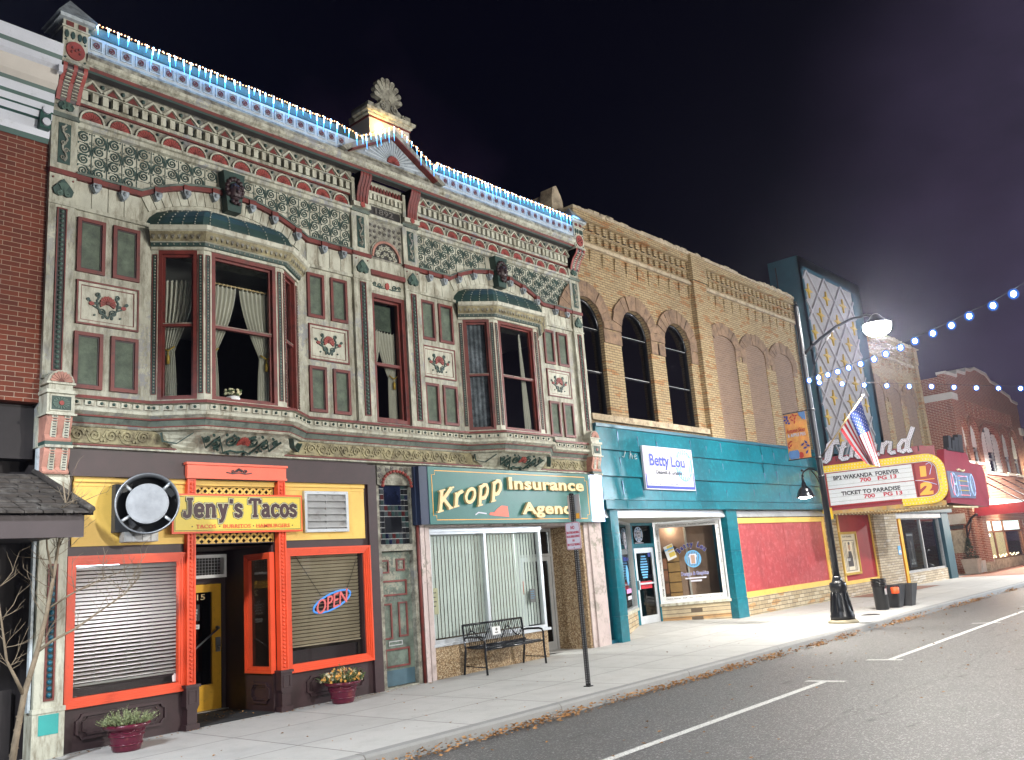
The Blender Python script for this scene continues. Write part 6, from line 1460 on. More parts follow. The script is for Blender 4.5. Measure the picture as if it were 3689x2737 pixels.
theatre_ground()

# ------------------------------------------------------------------ theatre tower sign and marquee
def tower():
    t = thing('theatre_tower', 'tall teal theatre tower sign with lattice panel and gold stars', 'tower sign', (29.1, -.1, 4.9))
    x0, x1, z0, z1, yf = 26.45, 31.75, 4.4, 10.80, -.42
    m = MB('tower_teal'); m.box(x0, x1, yf + .04, .60, z0, z1); m.frame(x0, x1, z0, z1, .30, yf, yf + .05); m.box(x0, x0 + .14, yf, yf + .05, z0, z1)
    m.build('frame', t)
    px0, px1, pz1 = x0 + .14, x1 - .85, z1 - .42; m = MB('tower_teal'); m.box(px1, x1, yf, yf + .05, z0, z1); m.box(x0, x1, yf, yf + .05, pz1, z1); m.build('frame_edge', t)
    m = MB('stucco_grey'); m.box(px0, px1, yf + .02, yf + .04, z0, pz1); p = m.build('stucco_panel', t)
    m = MB('lattice_grey'); W = px1 - px0; dx = W / 3; dz = 1.38
    import itertools
    for k in range(-6, 10):
        for s in (-1, 1):
            a = (px0 + dx * .25 + dx * k, pz1); b = (a[0] + s * dx * 5, pz1 - dz * 5)
            (xa, za), (xb, zb) = a, b
            def cl(x): q = (x - xa) / (xb - xa); return (x, za + (zb - za) * q)
            lo, hi = px0 + .02, px1 - .02
            if max(xa, xb) < lo or min(xa, xb) > hi: continue
            P = sorted([a if lo <= xa <= hi else cl(lo if xa < lo else hi), b if lo <= xb <= hi else cl(lo if xb < lo else hi)])
            m.ribbon(P, .065, yf - .04 if s > 0 else yf - .034, yf + .02)
    m.build('lattice', p)
    for j in range(10):
        for i in range(4):
            cx = px0 + dx * (.25 + .5 * (j % 2)) + dx * i - dx * .0; cz = pz1 - dz * .5 * (j + 1) - .0
            cx = px0 + dx * .25 + dx * (i - (.5 if j % 2 else 0)); 
            if not px0 + .1 < cx < px1 - .1 or cz < z0 + .3: continue
            q = .06; P = []; m = MB('gold')
            for k in range(8):
                a = PI / 4 * k; r = (.25 if k in (2, 6) else .30) if k % 2 == 0 else .07; P.append((cx + r * math.cos(a), cz + r * math.sin(a)))
            m.prism(P, yf - .03, yf + .02); m.build('star', p)
    m = MB('iron'); m.tube([(26.2, .25, 9.3), (26.2, .25, 10.5)], .02, 5); m.build('roof_pipe', label='thin grey pipe rising from the roof beside the theatre tower', cat='pipe', loc=(26.2, .25, 9.4))
tower()

STR = {'S': (1.0, [[(.98, .86), (1.0, 1.0), (.66, .98), (.55, .86), (.42, .45), (.30, .12), (.16, 0.), (.0, .02)]], [.2, .28, .36, .44, .44, .38, .28, .14]),
       't': (.75, [[(.62, .92), (.40, .45), (.28, .10), (.36, .02), (.62, .04), (.70, .12)], [(.28, .66), (.74, .66)]], .24),
       'r': (.62, [[(.2, .62), (.12, .4), (.02, .06)], [(.2, .50), (.40, .62), (.54, .58), (.40, .34), (.30, .10), (.36, .02), (.56, .04)]], .22),
       'a': (.80, [[(.66, .60), (.36, .60), (.12, .34), (.10, .08), (.30, .02), (.52, .2), (.66, .60)], [(.66, .60), (.52, .16), (.58, .03), (.78, .06)]], .21),
       'n': (.86, [[(.24, .62), (.06, .04)], [(.20, .44), (.42, .62), (.62, .58), (.54, .34), (.46, .10), (.54, .02), (.78, .05)]], .22),
       'd': (.90, [[(.62, .56), (.36, .60), (.14, .36), (.10, .10), (.28, .02), (.48, .14), (.62, .56)], [(1.0, 1.22), (.66, .58), (.52, .10), (.56, .02), (.74, .06)]], .24)}
def marquee():
    t = thing('theatre_marquee', 'theatre marquee with bulb script letters, yellow bulb border and film titles', 'marquee', (29, -1.8, 2.4))
    O = Vector((26.28, -.30, 0)); u = Vector((.17849, -.98394, 0)); fr = FR(O, u)     # reader board side, runs out from the wall
    Lb = 3.30                                                                       # to the street corner
    corner = O + u * Lb
    zt, zb = 4.0, 2.60
    m = MB('burgundy', fr); m.box(0, Lb - .2, .03, .25, 2.62, 4.22); m.prism([(0, 3.9), (Lb - .25, 3.9), (Lb - .25, 4.05), (Lb - .32, 4.2), (Lb - .5, 4.26), (0, 4.26)], .02, .16)
    m.mat('theatre_red').box(.0, 2.52, .0, .03, 2.74, 3.80); m.box(2.45, 3.02, .0, .03, 2.74, 3.78); side = m.build('side_board', t)
    m = MB('bulb_yellow', fr)
    def rrect(x0, x1, z0, z1, r, n=6): return [(x1 - r + r * math.cos(a), z1 - r + r * math.sin(a)) for a in [PI / 2 - PI / 2 * k / n for k in range(n + 1)]] + [(x1 - r + r * math.cos(a), z0 + r + r * math.sin(a)) for a in [-PI / 2 * k / n for k in range(n + 1)]]
    path = [(0.0, 3.90)] + rrect(0, Lb - .11, 2.68, 3.90, .36) + [(2.05, 2.68)]
    m.ribbon(path, .20, -.05, .03); m.mat('white'); m.ribbon([(0, 3.79)] + rrect(0, Lb - .23, 2.79, 3.785, .26) + [(2.05, 2.79)], .012, -.055, .0); m.build('bulb_border', t)
    m = MB('flower_cream', fr)
    tot = []
    for a, b in zip(path, path[1:]): tot.append(math.hypot(b[0] - a[0], b[1] - a[1]))
    s = .05; S = sum(tot); k = 0
    while s < S:
        d = s; i = 0
        while d > tot[i]: d -= tot[i]; i += 1
        a, b = path[i], path[i + 1]; q = d / tot[i]; nx, nz = -(b[1] - a[1]) / tot[i], (b[0] - a[0]) / tot[i]; px, pz = a[0] + (b[0] - a[0]) * q, a[1] + (b[1] - a[1]) * q
        for w in (-.045, .045): m.ball((px + nx * w + (.02 if w > 0 else 0), -.055, pz + nz * w), .022, 6, 4)
        s += .085
    m.build('marquee_bulb', t, kind='stuff')
    m = MB('marquee_white', fr); m.box(.05, 2.46, -.004, 0, 2.80, 3.755); rb = m.build('reader_board', t)
    m = MB('letter_grey', fr)
    for z in (2.90, 3.035, 3.15, 3.39, 3.53, 3.65): m.box(.05, 2.46, -.008, -.004, z - .003, z + .003)
    m.mat('theatre_red').box(.03, 2.48, -.012, -.004, 3.272, 3.292); m.frame(.0, 2.48, 2.755, 3.80, .035, -.03, 0); m.build('letter_track', rb)
    m = MB('letter_black', fr); text(m, 'BP2 WAKANDA  FOREVER', .24, 2.09, 3.54, 3.665, -.01, .004, .035); text(m, 'TICKET TO PARADISE', .40, 2.05, 3.06, 3.185, -.01, .004, .035)
    m.mat('letter_red'); text(m, '700   PG 13', .98, 2.0, 3.40, 3.52, -.01, .004, .035); text(m, '700    PG 13', 1.02, 2.08, 2.915, 3.035, -.01, .004, .035); m.build('title_letters', rb)
    m = MB('num_orange', fr); m.prism([(2.63, 3.36), (2.79, 3.36), (2.81, 3.66), (2.65, 3.66)], -.022, -.002); text(m, '2', 2.54, 2.90, 2.84, 3.20, -.002, .02, .07, .1); m.box(2.50, 2.98, -.015, 0, 3.262, 3.282); m.build('screen_number', t)
    m = MB('neon_white', fr); m.tube([(2.82, -.02, 3.70), (2.92, -.03, 3.74), (2.98, -.02, 3.66), (2.92, -.02, 3.52), (2.88, -.02, 3.40)], .006, 5); m.tube([(2.45, -.02, 3.275), (2.65, -.03, 3.25), (2.82, -.03, 3.19), (3.02, -.02, 3.10)], .005, 5); m.build('neon_tube', t)
    # Strand script, bulb studded
    m = MB('black', fr); f = MB('sign_white', fr); bl = MB('letter_grey', fr); x = .02; kx = .53; kz = .56; z0 = 4.12; q = 0
    for ch in 'Strand':
        w, st, wid = STR[ch]
        for si, s_ in enumerate(st):
            q += 1; P = [(x + px * kx, z0 + pz * kz) for px, pz in s_]; ww = [v * kx * .9 for v in wid] if isinstance(wid, list) else wid * kx * .9
            if ch == 't' and si == 1: ww = .05
            wb = [v + .03 for v in ww] if isinstance(ww, list) else ww + .03
            m.ribbon(P, wb, -.10, -.02); f.ribbon(P, ww, -.104 - .0004 * q, -.095)
            for a, b in zip(P, P[1:]):
                l = math.hypot(b[0] - a[0], b[1] - a[1]); n = max(1, int(l / .042))
                for k in range(n):
                    qq = (k + .5) / n; nx, nz = -(b[1] - a[1]) / l, (b[0] - a[0]) / l
                    for off in ((-.024, .024) if ch != 't' or si == 0 else (0,)): bl.ball((a[0] + (b[0] - a[0]) * qq + nx * off, -.107, a[1] + (b[1] - a[1]) * qq + nz * off), .0125, 5, 3)
        x = {'S': .40, 't': .84, 'r': 1.24, 'a': 1.68, 'n': 2.14, 'd': 0}[ch]
    m.mat('iron')
    for x in (.4, 1.1, 1.9, 2.7): m.tube([(x, .0, 4.1), (x, .02, 4.25)], .015, 5); m.tube([(x + .1, .05, 4.5), (x + .4, .5, 5.6)], .006, 4) if x < 1 else None
    sc = m.build('script_letter', t); f.build('letter_face', sc); bl.build('letter_bulb', sc, kind='stuff')
    # wall side fin, stepped
    m = MB('bulb_yellow', fr); m.prism([(-.26, 3.90), (.06, 3.93), (.06, 2.40), (-.02, 2.40), (-.02, 2.58), (-.22, 2.60), (-.2, 3.3), (-.18, 3.6), (-.26, 3.6)], .0, .06); m.build('stepped_fin', t)
    # front fascia with neon
    yF = corner.y + .02; X0 = corner.x + .05; X1 = 31.2
    m = MB('burgundy'); P = [(X0 + .03, 2.56), (X1 - .25, 2.46)] + [(X1 - .3 + .3 * math.cos(a), 2.76 + .3 * math.sin(a)) for a in [-PI / 2 + PI / 2 * k / 5 for k in range(6)]] + [(X1 - .35 + .35 * math.cos(a), 3.42 + .35 * math.sin(a)) for a in [PI / 2 * k / 6 for k in range(7)]] + [(29.75, 3.80), (29.62, 3.84), (29.58, 4.02), (29.40, 4.10), (X0 + .25, 4.10), (X0 + .03, 3.6)]
    m.prism(P, yF, yF + .2); m.box(X0 + .45, X1 - .2, yF + .2, -.3, 2.75, 2.95); m.prism([(X1 - .34, 2.46), (X1 - .1, 2.5), (X1 + .02, 2.8), (X1 + .02, 3.4), (X1 - .1, 3.7), (X1 - .34, 3.8)], yF + .02, yF + .5); m.build('front_fascia', t)
    m = MB('navy'); nx0, nx1 = 27.0, 29.62; m.mat('neon_back').prism([(nx0, 2.70), (nx1 - .1, 2.70), (nx1, 2.80), (nx1, 3.36), (nx1 - .1, 3.46), (nx0, 3.46)], yF - .02, yF); nb = m.build('neon_board', t)
    m = MB('neon_white')
    def loop(cx, cz, rx, rz, mt): m.mat(mt); m.tube([(cx + rx * math.cos(a), yF - .05, cz + rz * math.sin(a)) for a in [2 * PI * k / 16 for k in range(16)]], .008, 5, closed=True)
    loop(27.5, 3.24, .16, .16, 'neon_white'); loop(27.5, 2.92, .2, .18, 'neon_white'); loop(29.2, 3.08, .14, .3, 'neon_trace'); loop(29.35, 3.1, .2, .32, 'neon_white'); loop(27.25, 3.08, .1, .32, 'neon_pink'); loop(27.75, 3.05, .12, .3, 'neon_trace'); loop(28.95, 3.0, .1, .2, 'neon_trace'); loop(27.4, 3.1, .3, .33, 'neon_trace')
    for k in range(5): m.mat('bulb_yellow' if k % 2 else 'neon_pink').tube([(27.95, yF - .04, 2.78 + .14 * k), (28.85, yF - .04, 2.78 + .14 * k)], .010, 5)
    m.mat('neon_white'); m.tube([(28.0, yF - .04, 2.76), (28.0, yF - .04, 3.3), (28.9, yF - .04, 3.36), (28.9, yF - .04, 2.76)], .008, 5); m.build('neon_tubing', nb)
    m = MB('flower_cream')
    for k in range(26): m.ball((27.1 + .1 * k, yF - .0, 2.44), .028, 6, 4); 
    for k in range(8): m.ball((28.05 + .1 * k, yF - .03, 3.52 + .02 * math.sin(k)), .03, 6, 4)
    m.build('bulb_strip', t)
    m = MB('black')                                           # back edge of the second script
    for k, (a, b, h) in enumerate(((27.5, 27.75, .42), (27.85, 28.1, .30), (28.15, 28.5, .42), (28.55, 29.0, .52))): m.prism([(a, 4.10), (b, 4.10), (b + .16, 4.10 + h), (a + .16, 4.10 + h)], yF - .05, yF + .10)
    m.box(27.4, 29.1, yF - .04, yF + .08, 4.08, 4.15); m.build('edge_script', t)
    # soffit with bulbs
    m = MB('rust_soffit'); m.poly([(26.3, -.25, 2.55), (31.3, -.25, 2.55), (31.1, yF + .1, 2.50), (corner.x - .02, yF + .1, 2.50)]); m.poly([(26.3, -.25, 2.62), (31.3, -.25, 2.62), (31.1, yF + .1, 2.62), (corner.x - .02, yF + .1, 2.62)])
    a, b = Vector((26.3, -.25, 2.55)), Vector((corner.x - .02, yF + .1, 2.50)); m.poly([a, b, b + Vector((0, 0, .14)), a + Vector((0, 0, .1))]); m.build('soffit', t)
    m = MB('flower_cream')
    for k in range(36): p = a + (b - a) * (k / 35); m.ball(p + Vector((.05, 0, -.02)), .022, 6, 4)
    for i in range(14):
        for j in range(6): m.ball((26.7 + .3 * i, -.5 - .5 * j, 2.52), .02, 5, 3)
    m.build('soffit_bulb', t, kind='stuff')
marquee()

# ------------------------------------------------------------------ red brick building at the far end
def red_building():
    t = thing('red_brick_building', 'red brick building with stepped gable and arched windows at the far end', 'building', (49, 0, 0))
    X0, X1 = 42.6, 56.4; m = MB('brick_far')
    Wd = [(43.75, .55, 4.95, 6.1, .62), (45.75, .55, 4.95, 6.15, .60), (48.75, 1.75, 4.55, 5.95, .92), (51.75, .60, 4.60, 6.05, .70), (53.75, .62, 4.58, 6.05, .68)]
    Wd[0] = (44.0, .5, 4.95, 6.1, .60)
    hs = [(c - w, c + w, zb, zs + r) for c, w, zb, zs, r in Wd]
    m.holes(X0, X1, 0, 7.9, hs + [(45.0, 52.2, .45, 2.25)], 0, .3)
    for c, w, zb, zs, r in Wd:
        for s in (-1, 1): m.prism([(c + s * w, zs + r), (c, zs + r)] + [(c + s * w * math.sin(PI / 2 * k / 8), zs + r * math.cos(PI / 2 * k / 8)) for k in range(9)], 0, .3)
    m.prism([(X0, 7.9), (X1, 7.9), (X1, 8.7), (55, 8.75), (54.8, 8.95), (53, 9.1), (52.6, 9.35), (51, 9.4), (50.2, 9.7), (48.0, 9.75), (47.2, 9.55), (46.3, 9.5), (46, 9.25), (44.6, 9.2), (44.4, 8.95), (X0, 8.9)], -.02, .3)
    m.box(X0, X0 + .3, .3, 14, 0, 8.8); m.box(X1 - .3, X1, .3, 14, 0, 8.8); m.box(X0, X1, 13.7, 14, 0, 8.8); m.box(X0 - .04, 43.3, -.15, 0, 2.6, 8.0); m.box(X0 - .04, 43.1, -.12, 0, .5, 2.6)
    for k in range(22): x = 45.2 + .42 * k; m.box(x, x + .2, -.05, 0, 7.2, 7.9); 
    m.build('wall', t)
    m = MB('cornice_tan'); m.box(X0 - .08, 43.4, -.2, 1.6, 7.70, 8.0); m.build('stone_band', t); m = MB('cornice_tan')
    pts = [(X0, 8.9), (44.4, 8.95), (44.6, 9.2), (46, 9.25), (46.3, 9.5), (47.2, 9.55), (48.0, 9.75), (50.2, 9.7), (51, 9.4), (52.6, 9.35), (53, 9.1), (54.8, 8.95), (55, 8.75), (X1, 8.7)]
    m.ribbon([(x, z + .05) for x, z in pts], .14, -.08, .35); m.build('stone_coping', t); MB('cornice_tan').box(X1 - .7, X1 + .05, -.1, .2, 6.9, 7.3).build('stone_block', t); MB('cornice_tan').box(X0 - .06, 44.6, -.16, .2, 0, .52).build('stone_plinth', t)
    m = MB('plate_dark'); m.box(X0 + .3, X1 - .3, .3, 13.7, 8.2, 8.3); m.build('roof', t)
    for c, w, zb, zs, r in Wd:
        m = MB('brick_far')
        for q in range(2): m.ring(c, zs, w + .1 + .2 * q, w + .22 + .2 * q, -.04 - .02 * q, 0, 14, 0, PI, r / w)
        m.build('window_arch', t); MB('cornice_tan').box(c - w - .12, c + w + .12, -.12, .1, zb - .12, zb).build('window_sill', t)
        m = MB('alu'); m.frame(c - w, c + w, zb, zs + .02, .09, .1, .16); m.box(c - w, c + w, .1, .16, (zb + zs) / 2 - .05, (zb + zs) / 2 + .05)
        if w > 1: m.box(c - .6, c - .52, .1, .16, zb, zs + .6); m.box(c + .52, c + .6, .1, .16, zb, zs + .6)
        f = m.build('window_frame', t); MB('glass_dark').box(c - w, c + w, .14, .144, zb, zs + r).build('pane', f)
        m = MB('shutter'); 
        if w > 1:
            for a, b in ((c - w, c - .6), (c + .6, c + w)):
                z = zb + .1
                while z < zs + r * .55: m.poly([(a, .09, z), (b, .09, z), (b, .05, z + .14), (a, .05, z + .14)]); z += .16
            a, b = c - .52, c + .52; z = (zb + zs) / 2 + .35
        else: a, b, z = c - w, c + w, zb + (zs - zb) * .62
        while z < zs + r * .98:
            h0, h1 = [w * math.sqrt(max(0, 1 - max(0, (q - zs) / r) ** 2)) for q in (z, min(z + .145, zs + r))]
            m.poly([(max(a, c - h0), .09, z), (min(b, c + h0), .09, z), (min(b, c + h1), .06, min(z + .145, zs + r)), (max(a, c - h1), .06, min(z + .145, zs + r))]); z += .15
        m.build('shutter', f)
    # shop window and side wall details
    m = MB('brick_far'); m.box(43.1, 43.9, -.30, 0, .4, 2.6); m.mat('limestone').box(43.05, 43.95, -.34, 0, 0, .42); m.build('shop_pier', t)
    m = MB('copper'); m.holes(45.0, 52.2, .45, 2.25, [(45.1, 46.6, .5, 1.68), (46.7, 48.6, .5, 1.68), (48.7, 52.1, .5, 1.68), (45.1, 46.5, 1.76, 2.2), (46.6, 48.5, 1.76, 2.2), (48.6, 52.1, 1.76, 2.2)], .1, .18); f = m.build('shop_window', t)
    MB('lit_glass').box(45.0, 52.2, .2, .21, 1.75, 2.25).build('transom_pane', f); MB('glass_shop').box(45.0, 52.2, .14, .145, .5, 1.7).build('pane', f)
    m = MB('limestone'); m.box(45.0, 52.2, -.08, .3, 0, .45); m.mat('plaster'); m.box(44.9, 52.3, 1.1, 1.2, .3, 2.3); m.mat('curtain').box(45.0, 46.4, .85, .87, .4, 1.7); m.box(46.8, 48.4, .9, .92, .4, 1.6); m.mat('warm_room').box(48.8, 52.2, 1.0, 1.02, .4, 1.7); m.build('shop_base', t)
    m = MB('candle')
    for k in range(24): m.ball((45.1 + .28 * k, .32, .56 + .05 * math.sin(k * 2.3)), .03, 6, 4)
    tag(m.build('fairy_light', loc=(47, .3, .5)), 'row of tiny warm lights along the far lit shop window sill', 'lights')
    m = MB('tube_glow')
    for x, z in ((45.6, 1.5), (46.1, 1.52), (47.2, 1.56)): m.ball((x, .5, z), .07, 8, 5)
    m.build('interior_lamp', t)
    # burgundy canopy hung on chains
    cn = thing('shop_canopy', 'flat burgundy canopy hung on chains over the far lit shop', 'canopy', (47, -1.2, 2.5))
    m = MB('burgundy'); m.box(42.9, 55.5, -2.3, 0, 2.52, 2.62); m.box(42.9, 55.5, -2.36, -2.3, 2.42, 2.86); m.box(42.86, 42.9, -2.36, 0, 2.42, 2.86); m.build('deck', cn)
    m = MB('iron')
    for x in (43.6, 46.5, 49.4, 52.3): MB('iron').tube([(x, -.05, 4.3), (x, -2.1, 2.8)], .03, 5).build('hanger', cn)
    m = MB('lit_glass')
    for k in range(10): m.box(43.5 + 1.15 * k, 44.5 + 1.15 * k, .0 - .02, .0, 2.9, 3.25)
    m.build('transom_light', t)
    m = MB('limestone'); m.box(42.55, 42.6, .3, 1.1, .9, 1.9); m.mat('alu').box(42.5, 42.6, .2, 1.0, 2.15, 2.6); m.mat('plate_dark').box(42.52, 42.6, .35, .95, 1.95, 2.1); m.build('side_wall_panel', t)
    m = MB('iron'); m.tube([(42.5, .25, 1.2), (42.45, .2, 2.0), (42.3, -.1, 2.35), (42.0, -.4, 2.5), (41.7, -.5, 2.45)], .05, 6); m.tube([(42.45, .2, 1.6), (42.2, 0, 1.9), (42.3, -.1, 2.3)], .03, 6); m.build('iron_bracket', label='black curling iron bracket on the far red brick side wall', cat='bracket', loc=(42.3, 0, 2.2))
    p = thing('planter_pot', 'pale square planter with a dark conical shrub by the red brick building', 'planter', (41.5, .0, .03))
    m = MB('concrete_planter'); c = (41.5, 0.0); 
    for (h0, a), (h1, b) in (((0, .25), (.62, .33)),): 
        B = [m.V((c[0] + sx * a, c[1] + sy * a, .03 + h0)) for sx, sy in ((-1, -1), (1, -1), (1, 1), (-1, 1))]; T = [m.V((c[0] + sx * b, c[1] + sy * b, .03 + h1)) for sx, sy in ((-1, -1), (1, -1), (1, 1), (-1, 1))]
        for k in range(4): m.F([B[k], B[(k + 1) % 4], T[(k + 1) % 4], T[k]])
        m.F(T)
    m.build('pot', p)
    m = MB('shrub_dark')
    for k in range(700):
        z = random.random() ** 1.3; r = .30 * (1 - z) * random.uniform(.6, 1.08) + .02; a = random.uniform(0, 6.28); q = Vector((c[0] + r * math.cos(a), c[1] + r * math.sin(a), .66 + z * .85)); d = Vector((math.cos(a), math.sin(a), .8)) * .07; e = Vector((-math.sin(a), math.cos(a), 0)) * .02
        m.poly([q - e, q + e, q + d])
    m.build('shrub', p)
    m = MB('far_lamp'); m.ball((55.2, -.6, 4.9), .13, 8, 6); w = thing('wall_lamp', 'bright lamp glowing on the far end of the red brick front', 'lamp', (55.2, -.3, 4.9)); m.build('bulb', w); m = MB('iron'); m.tube([(55.2, 0, 5.2), (55.2, -.4, 5.3), (55.2, -.6, 5.05)], .03, 6); m.build('arm', w)
red_building()
# ------------------------------------------------------------------ street furniture
LX, LY = 19.05, -3.1
def street_lamp():
    t = thing('street_lamp', 'tall dark street lamp with curved arm, lit head and a side lantern', 'street lamp', (LX, LY, 0))
    m = MB('stone_cream'); m.lathe((LX, LY, .0), [(.31, 0), (.31, .05), (.27, .075)], 24); m.build('footing', t)
    m = MB('lamp_black'); m.lathe((LX, LY, 0), [(.25, .07), (.255, .16), (.235, .19), (.24, .22), (.215, .27), (.185, .42), (.165, .62), (.16, .66), (.175, .68), (.18, .78), (.17, .84), (.12, .86), (.10, .92), (.085, .98)], 24)
    for k in range(12): a = 2 * PI * k / 12; m.tube([(LX + .225 * math.cos(a), LY + .225 * math.sin(a), .24), (LX + .168 * math.cos(a), LY + .168 * math.sin(a), .64)], .014, 5)
    m.build('fluted_base', t)
    m = MB('lamp_black'); m.lathe((LX, LY, 0), [(.07, .95), (.066, 3.6), (.058, 7.0), (.065, 7.01), (.05, 7.06), (.02, 7.12)], 16); m.ball((LX, LY, 7.13), .04, 8, 6)
    for z in (3.53, 4.62, 5.86, 3.12): m.lathe((LX, LY, z), [(.075, -.03), (.08, 0), (.075, .03)], 14)
    m.build('pole', t)
    m = MB('lamp_black'); m.tube([(LX, LY, 5.88), (LX, -3.3, 6.02), (LX, -3.55, 6.17), (LX, -3.93, 6.35), (LX, -4.3, 6.44), (LX, -4.62, 6.44), (LX, -4.75, 6.38)], [.035, .034, .033, .032, .03, .03, .03], 8); m.tube([(LX, LY - .05, 5.2), (LX, -3.3, 5.55), (LX, -3.55, 5.95), (LX, -3.85, 6.30)], .012, 5); m.build('arm', t)
    h = MB('lamp_black'); h.lathe((LX, -4.80, 6.22), [(.05, .2), (.09, .17), (.15, .09), (.28, .0), (.285, -.03)], 18); hd = h.build('lamp_head', t)
    g = MB('lamp_glow'); g.lathe((LX, -4.80, 6.02), [(.28, .168), (.285, .09), (.25, .0), (.16, -.06), (.04, -.085)], 18); g.build('globe', hd)
    # lantern over the pavement
    m = MB('lamp_black'); m.tube([(LX, -3.05, 3.22), (LX, -2.95, 3.30), (LX, -2.82, 3.33), (LX, -2.70, 3.27), (LX, -2.67, 3.18)], .018, 7); m.tube([(LX, -3.05, 2.95), (LX, -2.98, 3.15), (LX, -2.88, 3.30)], .014, 6); m.ball((LX, -2.68, 3.31), .03, 8, 6); a = m.build('gooseneck', t)
    m = MB('black_gloss'); m.lathe((LX, -2.67, 0), [(.02, 3.22), (.028, 3.16), (.03, 3.06), (.05, 3.03), (.055, 2.96), (.08, 2.94), (.13, 2.89), (.165, 2.82), (.18, 2.75), (.20, 2.74), (.205, 2.72), (.185, 2.72)], 22); m.build('shade', a)
    m = MB('shade_glow'); m.lathe((LX, -2.67, 0), [(.02, 2.80), (.10, 2.79), (.15, 2.74), (.13, 2.70), (.05, 2.685)], 18); m.build('bulb', a)
    m = MB('alu_dull'); m.box(LX - .02, LX + .06, LY - .04, LY + .04, 1.1, 1.2)
    # banner arms
    m = MB('lamp_black'); m.tube([(LX, LY, 4.63), (LX, -2.42, 4.63)], .012, 6); m.tube([(LX, LY, 3.57), (LX, -2.40, 3.57)], .012, 6); m.build('banner_arm', t)
    # banner
    b = thing('street_banner', 'orange autumn banner with pumpkins and leaves hung from the lamp post', 'banner', (LX, -2.7, 3.6))
    fr = FR((LX - .01, -2.43, 3.58), (0, -1, 0)); W, Hh = .52, 1.03
    m = MB('banner_orange', fr); n = 8; R = [[m.V((W * i / n, .012 * math.sin(i * .8 + z * 3), z)) for i in range(n + 1)] for z in (0, .25, .5, .75, 1.03)]
    for A, B in zip(R, R[1:]):
        for i in range(n): m.F([A[i], A[i + 1], B[i + 1], B[i]])
    m.build('cloth', b)
    m = MB('pumpkin_blue', fr); y = -.022
    m.prism([(.36, 1.03), (.52, 1.03), (.52, .86), (.49, .84), (.47, .89), (.44, .85), (.42, .92), (.38, .95)], y, y + .004)
    for k in range(5): m.disc(.06 + .04 * k, .10, .045, y - .001 * k, y + .004, 12, rz=.10)
    m.build('pumpkin_print', b); m = MB('indigo', fr)
    for px, pz in ((.04, .98), (.08, .93), (.03, .9), (.10, .88), (.06, .84), (.12, .82), (.09, .97)): m.disc(px, pz, .025, y, y + .004, 8)
    for px, pz, a in ((.36, .30, .6), (.45, .34, 2.2), (.41, .22, .3), (.49, .26, 2.6), (.44, .12, .9)): m.prism([(px + .065 * math.cos(a), pz + .065 * math.sin(a)), (px + .026 * math.cos(a + 1.57), pz + .026 * math.sin(a + 1.57)), (px - .05 * math.cos(a), pz - .05 * math.sin(a)), (px - .026 * math.cos(a + 1.57), pz - .026 * math.sin(a + 1.57))], y, y + .004)
    m.build('berry_print', b); m = MB('leaf_red', fr)
    for px, pz, a in ((.17, .95, .8), (.24, .99, 2.2), (.27, .91, 1.0), (.20, .88, 2.5), (.30, .97, .2), (.25, .83, 1.4), (.05, .36, 1.2), (.10, .40, .4), (.04, .28, 2.2), (.09, .31, .8)): m.prism([(px + .05 * math.cos(a), pz + .05 * math.sin(a)), (px + .02 * math.cos(a + 1.57), pz + .02 * math.sin(a + 1.57)), (px - .05 * math.cos(a), pz - .05 * math.sin(a)), (px - .02 * math.cos(a + 1.57), pz - .02 * math.sin(a + 1.57))], y, y + .004)
    m.disc(.30, .07, .06, y - .003, y + .003, 12, rz=.07); m.build('leaf_print', b)
    m = MB('leaf_red', fr); text(m, 'Autumn Skies', .03, .47, .595, .69, y, .003, .012, .3); m.mat('sign_white'); text(m, '& APPLE PIES', .05, .47, .50, .575, y, .003, .02); m.build('lettering', b)
    # flag
    f = thing('flag', 'stars and stripes flag drooping from a slanted pole on the street lamp', 'flag', (LX, -3.15, 3.6))
    P0, P1 = Vector((LX, -3.16, 3.55)), Vector((LX, -4.27, 4.72))
    m = MB('pole_wood'); m.tube([P0 + (P1 - P0) * .1, P1], .016, 7); m.mat('white').ball(P1, .03, 8, 6); m.mat('iron').tube([P0, P0 + (P1 - P0) * .14], .024, 7); m.build('pole', f)
    T, B0 = P0 + (P1 - P0) * .94, P0 + (P1 - P0) * .46
    G0 = Vector((LX, T.y - .20, T.z - 1.48)); G1 = Vector((LX, T.y + .06, T.z - 1.40))
    ns, nt = 39, 30
    def pt(s, q):
        a = T + (B0 - T) * s; g = G0 + (G1 - G0) * s; e = q ** (.85 + .25 * s); p = a + (g - a) * e
        p.z -= .10 * s * math.sin(PI * min(1, q)) * .6
        fold = math.sin(s * 9.5 + q * 1.2) * (.015 + .10 * q ** .8); return p + Vector((fold - .05 * q, .02 * math.cos(s * 9.5) * q, 0))
    m = MB('flag_red'); g = [[m.V(pt(i / ns, j / nt)) for j in range(nt + 1)] for i in range(ns + 1)]
    for i in range(ns):
        for j in range(nt):
            st = i // 3; m.mat('flag_blue' if (i < 21 and j < 12) else ('flag_red' if st % 2 == 0 else 'flag_white')); m.F([g[i][j], g[i + 1][j], g[i + 1][j + 1], g[i][j + 1]])
    c = m.build('cloth', f, smooth=True)
    m = MB('flag_white')
